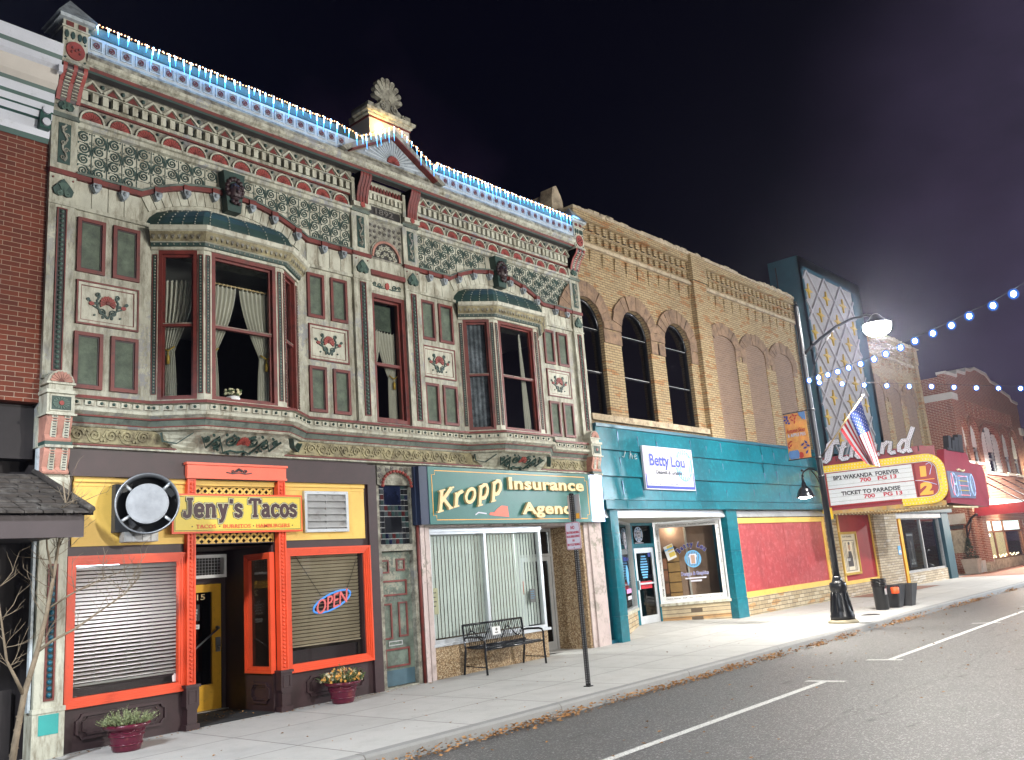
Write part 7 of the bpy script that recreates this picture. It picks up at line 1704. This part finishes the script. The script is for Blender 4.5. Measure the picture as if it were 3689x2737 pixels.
    for r in range(9):
        for q in range(6 if r % 2 == 0 else 5):
            s = (r + .6) / 9 * 21 / 39; w = (q + (.6 if r % 2 == 0 else 1.1)) / 6.2 * 12 / 30; p = pt(s, w); d1 = (pt(s + .01, w) - p).normalized(); d2 = (pt(s, w + .01) - p).normalized(); nn = d1.cross(d2).normalized()
            for sg in (1, -1):
                pts = [p + nn * .003 * sg + (d1 * math.cos(PI / 5 * k) + d2 * math.sin(PI / 5 * k)) * (.0125 if k % 2 == 0 else .005) for k in range(10)]; m.poly(pts)
    m.build('star', c)
street_lamp()

def string_lights():
    A = [(19.02, -3.15, 5.31), (18.93, -3.2, 5.32), (18.48, -3.59, 5.25), (18.06, -3.96, 5.19), (17.63, -4.33, 5.13), (17.18, -4.72, 5.07), (16.74, -5.11, 5.01), (16.26, -5.52, 4.95), (15.87, -5.86, 4.92), (15.41, -6.26, 4.88), (15.0, -6.62, 4.85), (14.53, -7.03, 4.81), (14.08, -7.42, 4.77), (13.68, -7.77, 4.76), (13.2, -8.19, 4.72), (12.8, -8.53, 4.72), (12.35, -8.92, 4.72), (11.9, -9.3, 4.73), (9, -11.8, 4.9), (4, -16, 5.5)]
    B = [(19.08, -3.15, 5.30), (19.24, -3.3, 5.28), (19.6, -3.67, 5.22), (19.95, -4.03, 5.16), (20.31, -4.4, 5.11), (20.66, -4.77, 5.06), (21.02, -5.14, 5.02), (21.38, -5.51, 4.97), (21.74, -5.88, 4.92), (22.09, -6.25, 4.88), (22.45, -6.62, 4.84), (22.8, -7.0, 4.80), (23.2, -7.4, 4.78), (26, -10.3, 4.7), (31, -15.5, 5.4)]
    for P, n, lab in ((A, 18, 'string of white bulbs rising from the lamp post towards the viewer'), (B, 13, 'level string of white bulbs from the lamp post across the street')):
        t = thing('string_light', lab, 'string lights', P[0], 'festoon lights over the street')
        MB('iron').tube(P, .005, 5).build('cable', t)
        for p in P[1:n]:
            m = MB('bulb_glow'); m.ball((p[0], p[1], p[2] - .06), .034, 8, 6, 1.15); m.mat('halo_blue').ball((p[0], p[1], p[2] - .06), .068, 10, 8, 1.05); b = m.build('bulb', t)
            MB('iron').lathe((p[0], p[1], p[2] - .02), [(.016, -.01), (.016, .03)], 6).build('socket', b)
string_lights()

def icicles():
    base = MB('led_white'); base.lathe((0, 0, 0), [(.0125, -.01), (.014, -.06), (.010, -.5), (.003, -1.)], 5)
    blue = MB('led_blue')
    def run(P, lab):
        t = thing('icicle_light', lab, 'icicle lights', P[0], 'icicle lights along the roof line')
        w = MB('led_warm'); cb = MB('iron'); pts = []
        tot = sum((Vector(b) - Vector(a)).length for a, b in zip(P, P[1:])); s = 0; acc = .06
        for a, b in zip(P, P[1:]):
            a, b = Vector(a), Vector(b); l = (b - a).length; d = 0.
            while d < l:
                p = a + (b - a) * d / l; w.ball(p + Vector((0, random.uniform(-.01, .01), random.uniform(-.008, .012))), .012, 5, 4)
                d += .048
            cb.tube([a, b], .004, 4)
            while acc < l:
                p = a + (b - a) * acc / l; k = random.choice((.12, .15, .18, .22, .27)); tilt = random.uniform(-.12, .12)
                m = MB('led_white'); q = p + Vector((0, -.025, -.005)); e = q + Vector((tilt * k, 0, -k))
                m.tube([q, q + (e - q) * .45], [.010, .008], 5); m.mat('led_blue').tube([q + (e - q) * .45, e], [.008, .002], 5); m.build('icicle', t)
                acc += random.uniform(.08, .15)
            acc -= l; acc = max(acc, .03)
        w.build('bulb_chain', t, kind='stuff'); cb.build('cable', t)
    y = -.31
    run([(4.32, y, 8.975), (5.3, y, 8.962), (6.2, y, 8.97), (7.3, y, 8.958), (8.2, y, 8.97), (8.62, -.44, 8.80), (9.36, -.45, 9.22)], 'blue white icicle lights from the corner turret up to the pediment peak')
    run([(9.48, -.45, 9.22), (10.3, -.45, 8.77), (10.5, y, 8.955), (11.6, y, 8.968), (12.5, y, 8.958), (13.6, y, 8.972), (14.55, y, 8.965)], 'blue white icicle lights from the pediment peak towards the yellow brick building')
icicles()

def bench():
    t = thing('park_bench', 'black metal slatted bench with curved arms by the insurance window', 'bench', (11.4, -.33, 0))
    x0, x1 = 10.66, 12.14; g = gz(11.4, -.3)
    def lerp(z): return -.12 - .0
    m = MB('black_gloss'); n = 30; zt = .80
    yb = lambda z: -.16 + (z - .42) * .22
    for k in range(n):
        x = x0 + .05 + (x1 - x0 - .1) * (k + .5) / n
        if abs(x - 11.42) < .11: 
            segs = ((.42, .56), (.72, .78))
        else: segs = ((.42, .78),)
        for a, b in segs: m.tube([(x, yb(a), a), (x, yb(b), b)], .008, 4)
        
    m.tube([(x0, yb(.78), .79), (x1, yb(.78), .79)], .018, 7); m.tube([(x0, yb(.44), .44), (x1, yb(.44), .44)], .014, 6)
    pts = [(x0 + .05 + (x1 - x0 - .1) * k / 24, yb(.6 + .09 * math.sin(k * .8)) - .006, .60 + .09 * math.sin(k * .8)) for k in range(25)]
    m.tube(pts[:11], .011, 5); m.tube(pts[14:], .011, 5); m.build('backrest', t)
    m = MB('black_gloss')
    for k in range(9): y = -.17 - .047 * k; z = .425 - .012 * math.sin(PI * k / 8) - (.02 if k == 8 else 0); m.box(x0 + .02, x1 - .02, y - .017, y + .017, z - .008, z + .006)
    m.tube([(x0, -.56, .40), (x1, -.56, .40)], .018, 7); m.build('seat', t)
    for x in (x0, x1):
        m = MB('black_gloss'); m.tube([(x, -.06, g), (x, -.12, .40), (x, yb(.8), .80)], .019, 7); m.build('leg', t)
        m = MB('black_gloss'); m.tube([(x, -.58, g), (x, -.56, .30), (x, -.565, .54), (x, -.54, .59), (x, -.48, .605), (x, -.2, .60), (x, yb(.58), .59)], .019, 7); m.tube([(x, -.12, .14), (x, -.56, .13)], .009, 5); m.build('armrest', t)
    m = MB('white'); m.box(11.32, 11.52, yb(.64) - .02, yb(.64) - .01, .575, .705); m.mat('letter_grey'); m.disc(11.42, .66, .025, yb(.64) - .022, yb(.64) - .02, 8); m.box(11.38, 11.46, yb(.64) - .022, yb(.64) - .02, .60, .62); m.build('plaque', t)
bench()

def notice_post():
    x, y = 9.98, -3.1
    t = thing('sign_post', 'black perforated post with no skateboarding sign at the kerb', 'sign', (x, y, 0))
    m = MB('black'); s = .024
    for a, b in ((-s, -s + .006), (s - .006, s)): m.box(x + a, x + b, y - s, y + s, 0, 2.62)
    m.box(x - s, x + s, y + s - .006, y + s, 0, 2.62); m.box(x - s - .02, x + s + .02, y - .05, y + .05, 0, .012); m.mat('alu_dull')
    z = .05
    while z < 2.6:
        m.disc(x, z, .0075, y - s - .0008, y - s, 6); m.fr = FR((x - s, y, 0), (0, -1, 0)); m.disc(0, z, .0075, -.0015, 0, 6); m.fr = None; z += .0254 * 1.2
    m.build('post', t)
    fr = FR((x - .035, y, 0), (0, -1, 0))
    m = MB('sign_white', fr); w, z0, z1, r = .128, 1.835, 2.215, .03
    P = [(sx * (w - r) + r * math.cos(a), (z1 - r if k < 2 else z0 + r) + r * math.sin(a)) for k, (sx, a0) in enumerate(((1, 0), (-1, PI / 2), (-1, PI), (1, 1.5 * PI))) for a in [a0 + PI / 2 * q / 4 for q in range(5)]]
    m.prism(P, -.004, 0); c = m.build('notice_plate', t)
    m = MB('letter_red', fr); m.ribbon([(px * .93, 2.025 + (pz - 2.025) * .955) for px, pz in P], .006, -.006, -.004, closed=True)
    for s_, hw, a, b in (('NO', .035, 2.115, 2.165), ('SKATEBOARDING', .108, 2.055, 2.088), ('ROLLERBLADING', .108, 2.0, 2.033), ('OR', .022, 1.945, 1.975), ('BICYCLE RIDING', .108, 1.888, 1.92)): text(m, s_, -hw, hw, a, b, -.004, .003, .03)
    m.mat('black'); m.disc(0, 2.19, .007, -.008, -.004, 6); m.disc(0, 1.86, .007, -.008, -.004, 6); m.build('lettering', c)
    m = MB('alu', FR((x + .03, y, 0), (0, -1, 0))); m.box(-.10, .115, 0, .004, 2.25, 2.60); m.mat('num_orange').box(.03, .09, -.002, 0, 2.26, 2.335); m.build('upper_plate', t)
notice_post()

def pot(name, lab, x, y, s, kind):
    t = thing('flower_pot', lab, 'flower pot', (x, y, 0)); g = gz(x, y)
    m = MB('pot_plum'); m.lathe((x, y, g), [(.125 * s, 0), (.135 * s, .02), (.15 * s, .10), (.17 * s, .20), (.178 * s, .235), (.21 * s, .245), (.225 * s, .265), (.225 * s, .285), (.20 * s, .29), (.19 * s, .26)], 26)
    for z, r in ((.075, .151), (.165, .168)): m.lathe((x, y, g + z), [(r * s, -.008), ((r + .006) * s, 0), (r * s, .008)], 24)
    for k in range(8):
        a = 2 * PI * k / 8; b = a + PI / 4
        m.tube([(x + .172 * s * math.cos(a + (b - a) * q / 4), y + .172 * s * math.sin(a + (b - a) * q / 4), g + .225 - .03 * math.sin(PI * q / 4)) for q in range(5)], .008, 4)
    m.build('pot', t)
    MB('soil').lathe((x, y, g + .25), [(.195 * s, 0), (.19 * s, .02), (.05, .03)], 16).build('soil', t)
    m = MB('foliage_grey' if kind == 0 else 'foliage')
    n = 190 if kind == 0 else 150
    for k in range(n):
        a = random.uniform(0, 6.28); r = .19 * s * math.sqrt(random.random()); h = random.uniform(.06, .19 if kind == 0 else .26) * (1.15 - r / (.3 * s)); p = Vector((x + r * math.cos(a), y + r * math.sin(a), g + .27)); lean = Vector((math.cos(a), math.sin(a), 0)) * r * random.uniform(.2, .8) + Vector((random.uniform(-.03, .03), random.uniform(-.03, .03), h))
        m.tube([p, p + lean * .6, p + lean], [.004, .003, .002], 4, cap=False)
        for q in range(7 if kind == 0 else 6):
            e = p + lean * (.3 + .12 * q); b = random.uniform(0, 6.28); d = Vector((math.cos(b), math.sin(b), random.uniform(.1, .9))) * random.uniform(.018, .036); w = Vector((-math.sin(b), math.cos(b), 0)) * (.006 if kind == 0 else .011); m.poly([e, e + d * .5 + w, e + d, e + d * .5 - w])
    m.build('foliage', t)
    if kind:
        m = MB('flower_orange')
        for k in range(150):
            a = random.uniform(0, 6.28); r = .24 * s * math.sqrt(random.random()); z = g + .30 + random.uniform(.0, .19) * (1.1 - r / (.34 * s)); c = Vector((x + r * math.cos(a) * 1.15, y + r * math.sin(a), z)); nrm = Vector((math.cos(a) * .5, math.sin(a) * .5 - .7, random.uniform(.1, .8))).normalized(); e1 = nrm.cross(Vector((0, 0, 1))).normalized(); e2 = nrm.cross(e1)
            m.mat('flower_orange' if k % 3 else 'flower_cream')
            for q in range(5):
                t0 = 2 * PI * q / 5 + k; m.poly([c, c + (e1 * math.cos(t0 - .4) + e2 * math.sin(t0 - .4)) * .014, c + (e1 * math.cos(t0) + e2 * math.sin(t0)) * .024 + nrm * .004, c + (e1 * math.cos(t0 + .4) + e2 * math.sin(t0 + .4)) * .014])
        m.build('blossom', t)
pot('pot', 'plum flower pot with grey green sprigs under the glowing slatted window', 4.80, -.60, 1.1, 0)
pot('pot', 'plum flower pot overflowing with orange flowers under the neon sign window', 7.98, -.33, 1.12, 1)

def bins():
    t = thing('litter_bin', 'black cylindrical litter bin with ribbed collar on the pavement', 'litter bin', (22.4, -2.77, gz(22.4, -2.8))); g = gz(22.4, -2.8)
    m = MB('dark_can'); m.lathe((22.4, -2.77, g), [(.15, 0), (.16, .04), (.165, .55), (.175, .56)], 22); m.build('body', t)
    m = MB('dark_can')
    for k in range(5): m.lathe((22.4, -2.77, g + .57 + .036 * k), [(.172, 0), (.185, .006), (.185, .02), (.172, .026)], 22)
    m.build('collar', t)
    m = MB('alu_dull'); m.box(22.27, 22.38, -2.945, -2.93, g + .36, g + .5); m.build('label_plate', t)
    for x, y, s, lab in ((23.15, -2.80, .27, 'grey square tapered planter nearest the litter bin'), (23.66, -2.95, .25, 'grey square tapered planter farther from the litter bin')):
        m = MB('grey_plastic'); g = gz(x, y); sec = [(.62, 0), (.70, .1), (1., .50), (1.03, .54), (.93, .54), (.90, .46)]
        R = []
        for k, h in sec: R.append([m.V((x + px * s * k, y + py * s * k, g + h)) for px, py in ((-1, -.86), (-.86, -1), (.86, -1), (1, -.86), (1, .86), (.86, 1), (-.86, 1), (-1, .86))])
        for A, B in zip(R, R[1:]):
            for k in range(8): m.F([A[k], A[(k + 1) % 8], B[(k + 1) % 8], B[k]])
        m.F(R[0]); m.mat('soil'); m.F(R[-1]); m.build('planter_tub', label=lab, cat='planter', group='grey planters on the pavement', loc=(x, y, g))
    m = MB('safety_orange'); g = gz(22.7, -3.1); m.lathe((22.72, -3.02, g), [(.09, .36), (.095, .37), (.10, .5), (.085, .51)], 14); m.build('orange_bucket', label='small bright orange tub hooked beside the black litter bin', cat='tub', loc=(22.72, -3.02, g + .36))
bins()

def tree():
    t = thing('bare_tree', 'small bare young tree with thin pale branches before the shingled awning', 'tree', (3.52, -.92, 0))
    m = MB('bark'); tw = MB('bark')
    def limb(P, r0, r1, mb):
        n = len(P); mb.tube(P, [r0 + (r1 - r0) * k / (n - 1) for k in range(n)], 7)
    def V3(*p): return Vector(p)
    main = [V3(3.50, -.92, -.02), V3(3.54, -.92, .35), V3(3.60, -.93, .78), V3(3.70, -.93, 1.15), V3(3.79, -.92, 1.55), V3(3.85, -.92, 1.95), V3(3.89, -.92, 2.3), V3(3.95, -.93, 2.6), V3(3.90, -.94, 2.9)]
    left = [V3(3.60, -.93, .76), V3(3.50, -.96, .95), V3(3.40, -1.0, 1.12), V3(3.33, -1.02, 1.5), V3(3.26, -1.04, 1.85)]
    right = [V3(3.72, -.93, 1.18), V3(3.85, -.95, 1.27), V3(4.05, -.98, 1.36), V3(4.3, -1.0, 1.52), V3(4.55, -1.02, 1.68), V3(4.72, -1.02, 1.86)]
    r2 = [V3(3.82, -.92, 1.6), V3(4.0, -.98, 1.72), V3(4.22, -1.0, 1.82), V3(4.5, -1.02, 1.92)]
    r3 = [V3(3.88, -.92, 2.2), V3(3.98, -.95, 2.45), V3(4.05, -.97, 2.75)]
    l2 = [V3(3.84, -.92, 1.9), V3(3.76, -.95, 2.2), V3(3.72, -.97, 2.5)]
    limb(main, .036, .007, m); limb(left, .02, .006, m); limb(right, .018, .004, m); limb(r2, .012, .003, m); limb(r3, .012, .004, m); limb(l2, .014, .006, m)
    for j in range(26): 
        k = random.random(); z = .02 + .75 * k; a = random.uniform(0, 6.28); x = 3.50 + .1 * k
        m.ball((x + .032 * math.cos(a), -.92 + .032 * math.sin(a), z), .009, 5, 3)
    def twig(p, d, l, r, depth):
        P = [p]; q = p.copy(); dd = d.copy()
        for k in range(4):
            dd = (dd + Vector((random.uniform(-.3, .3), random.uniform(-.25, .25), random.uniform(-.12, .28)))).normalized(); q = q + dd * l / 4; P.append(q.copy())
            if depth and random.random() < .55: twig(q, (dd + Vector((random.uniform(-1, 1), random.uniform(-.6, .6), random.uniform(-.3, .6)))).normalized(), l * .5, r * .6, depth - 1)
        tw.tube(P, [r, r * .85, r * .7, r * .5, r * .3], 4)
    for src, n in ((main[3:], 26), (left[1:], 14), (right[2:], 13), (r2[1:], 8), (r3, 6), (l2, 7)):
        for k in range(n):
            i = random.randrange(len(src) - 1); p = src[i].lerp(src[i + 1], random.random()); twig(p, Vector((random.uniform(-1, 1), random.uniform(-.6, .6), random.uniform(.1, .9))).normalized(), random.uniform(.16, .46), .0045, 1)
    m.build('trunk', t); tw.build('crown', t)
tree()

# ------------------------------------------------------------------ night sky, lamps, camera
def world():
    w = bpy.data.worlds.new('World'); SC.world = w; w.use_nodes = True; nt = w.node_tree; bg = nt.nodes['Background']
    tc = N(nt, 'ShaderNodeTexCoord'); d = tc.outputs['Generated']
    s = N(nt, 'ShaderNodeSeparateXYZ'); L(nt, d, s.inputs[0])
    # town glow low over the end of the street, thin cloud picking it up
    dot = N(nt, 'ShaderNodeVectorMath', operation='DOT_PRODUCT'); L(nt, d, dot.inputs[0]); dot.inputs[1].default_value = Vector((.945, -.27, .19)).normalized()
    glow = ramp(nt, dot.outputs['Value'],   .78, 1.0)
    pw = N(nt, 'ShaderNodeMath', operation='POWER'); L(nt, glow, pw.inputs[0]); pw.inputs[1].default_value = 1.5
    cl = noise(nt, scaled(nt, d, (2.2, 2.2, 4.5)), 1.6, 6, .55); cm = ramp(nt, cl, .36, .66)
    cc = N(nt, 'ShaderNodeMath', operation='MULTIPLY_ADD'); L(nt, cm, cc.inputs[0]); cc.inputs[1].default_value = .75; cc.inputs[2].default_value = .3
    g2 = N(nt, 'ShaderNodeMath', operation='MULTIPLY'); L(nt, pw.outputs[0], g2.inputs[0]); L(nt, cc.outputs[0], g2.inputs[1])
    c = mixc(nt, g2.outputs[0], (.0003, .0003, .0026), (.085, .062, .125))
    cl2 = noise(nt, scaled(nt, d, (3, 3, 3)), 1.1, 4, .5)
    c = mixc(nt, N_mul(nt, ramp(nt, cl2, .5, .75), .55), c, (.014, .0075, .020))
    L(nt, c, bg.inputs[0]); bg.inputs[1].default_value = 1.0
world()

def light(name, kind, loc, e, col, r=.15, aim=None, ang=None, blend=.5):
    l = bpy.data.lights.new(name, kind); l.energy = e; l.color = col
    if kind in ('POINT', 'SPOT'): l.shadow_soft_size = r
    if kind == 'SPOT': l.spot_size = math.radians(ang or 150); l.spot_blend = blend
    o = bpy.data.objects.new(name, l); COL.objects.link(o); o.location = loc
    if aim is not None: o.rotation_euler = (Vector(aim) - Vector(loc)).to_track_quat('-Z', 'Y').to_euler()
    return o
WARM = (1.0, .965, .90); COOL = (.86, .93, 1.0)
# the lamp in the picture and its lantern
light('street_lamp_and_fill', 'SPOT', (LX, -4.8, 5.80), 1000, WARM, .2, (LX, -4.8, 0), 168, .35)
light('lantern_and_fill', 'SPOT', (LX, -2.67, 2.66), 480, (1.0, .93, .82), .09, (LX, -2.6, 0), 140, .5)
# unseen street lamps further along both kerbs, with fill lights added among them
light('street_lamp_and_fill', 'SPOT', (-1.0, -4.8, 5.92), 3400, COOL, .2, (-1.0, -4.8, 0), 168, .35)
light('lantern_and_fill', 'POINT', (5.2, -12.6, 2.5), 650, WARM, .3); light('lantern_and_fill', 'POINT', (9.0, -14.5, 2.6), 1100, WARM, .3); light('lantern_and_fill', 'POINT', (34.0, -14.5, 2.6), 1500, COOL, .3)  # unseen bare points added to brighten undersides, shop fronts and the yellow door
light('street_lamp_and_fill', 'SPOT', (10.0, -13.0, 6.2), 3300, WARM, .25, (10.0, -9.0, 2.), 172, .3)
light('street_lamp_and_fill', 'SPOT', (31.0, -13.0, 6.2), 5200, COOL, .25, (31.0, -9.0, 2.), 172, .3)
light('street_lamp_and_fill', 'SPOT', (46.0, -4.8, 6.), 11000, WARM, .25, (46.0, -4.8, 0), 168, .35)  # unseen spot added to brighten the far red brick building
# warm bulbs by the roof crest and the corner turret
light('roof_bulb_light', 'POINT', (9.2, -.40, 9.2), 9, (1.0, .62, .18), .05); light('roof_bulb_light', 'POINT', (4.42, -.30, 8.98), 2.0, (1.0, .6, .15), .03)
# lamps inside the shops, under the marquee and canopy
light('shop_and_fill_light', 'POINT', (4.85, .75, 1.62), 85, (.95, .95, 1.0), .12); light('shop_and_fill_light', 'POINT', (12, 1.6, 2.3), 260, (.92, 1.0, .94), .4); light('shop_and_fill_light', 'POINT', (8.1, 1.2, 2.2), 3, (1., .85, .6), .2)
light('shop_and_fill_light', 'POINT', (19.7, 1.25, 2.35), 10, (1., .82, .62), .1); light('marquee_light', 'POINT', (28.6, -1.6, 2.3), 30, (1., .85, .55), .5); light('canopy_light', 'POINT', (47, -1.0, 2.2), 160, (1., .9, .7), .3); light('shop_and_fill_light', 'POINT', (47.5, .6, 1.9), 60, (.9, 1., .9), .2); light('shop_and_fill_light', 'POINT', (42.0, -1.2, 3.4), 130, (1., .62, .3), .2)  # last point is added outdoors to brighten the far brick side wall

def strip(loc, l, e, col, rz=0.):
    a = bpy.data.lights.new('icicle_glow', 'AREA'); a.shape = 'RECTANGLE'; a.size = l; a.size_y = .03; a.energy = e; a.color = col
    o = bpy.data.objects.new('icicle_glow', a); COL.objects.link(o); o.location = loc; o.rotation_euler = (math.radians(38), rz, 0)
strip((6.35, -.40, 8.99), 3.9, 16, (.12, .45, 1.)); strip((12.6, -.40, 8.99), 4.2, 17, (.12, .45, 1.))
f, Y, P, R = 3159.3, .8604036, .21445667, -.077621334
cy, sy, cp, sp, cr, sr = math.cos(Y), math.sin(Y), math.cos(P), math.sin(P), math.cos(R), math.sin(R)
fw = Vector((sy * cp, cy * cp, sp)); rt = Vector((cy, -sy, 0)); up = rt.cross(fw); r_ = rt * cr + up * sr; u_ = up * cr - rt * sr
cam = bpy.data.cameras.new('camera'); co = bpy.data.objects.new('camera', cam); COL.objects.link(co)
M = Matrix((r_, u_, -fw)).transposed().to_4x4(); M.translation = Vector((0, -10.744, 1.6)); co.matrix_world = M
cam.sensor_fit = 'HORIZONTAL'; cam.sensor_width = 36; cam.lens = f / 3689 * 36; cam.clip_end = 2000; cam.clip_start = .1
SC.camera = co
vs = SC.view_settings; vs.view_transform = 'Standard'; vs.look = 'None'; vs.gamma = 1; vs.exposure = 0.4; vs.use_curve_mapping = False
SC.cycles.use_denoising = True; SC.cycles.max_bounces = 6; SC.cycles.diffuse_bounces = 3; SC.cycles.glossy_bounces = 3; SC.cycles.transparent_max_bounces = 12; SC.cycles.sample_clamp_indirect = 4.0; SC.cycles.caustics_reflective = False; SC.cycles.caustics_refractive = False
def haze():
    o = MB('cream').box(-40, 75, -30, 15, -1.2, 12.5).build('haze', kind='stuff'); o.data.flip_normals()
    m = bpy.data.materials.new('haze'); m.use_nodes = True; nt = m.node_tree; nt.nodes.clear(); out = N(nt, 'ShaderNodeOutputMaterial'); v = N(nt, 'ShaderNodeVolumePrincipled')
    v.inputs['Density'].default_value = .0010; v.inputs['Color'].default_value = (.72, .74, 1., 1); v.inputs['Anisotropy'].default_value = .86
    L(nt, v.outputs[0], out.inputs['Volume']); o.data.materials[0] = m; o['label'] = 'thin night haze glowing round the street lamps'
haze()
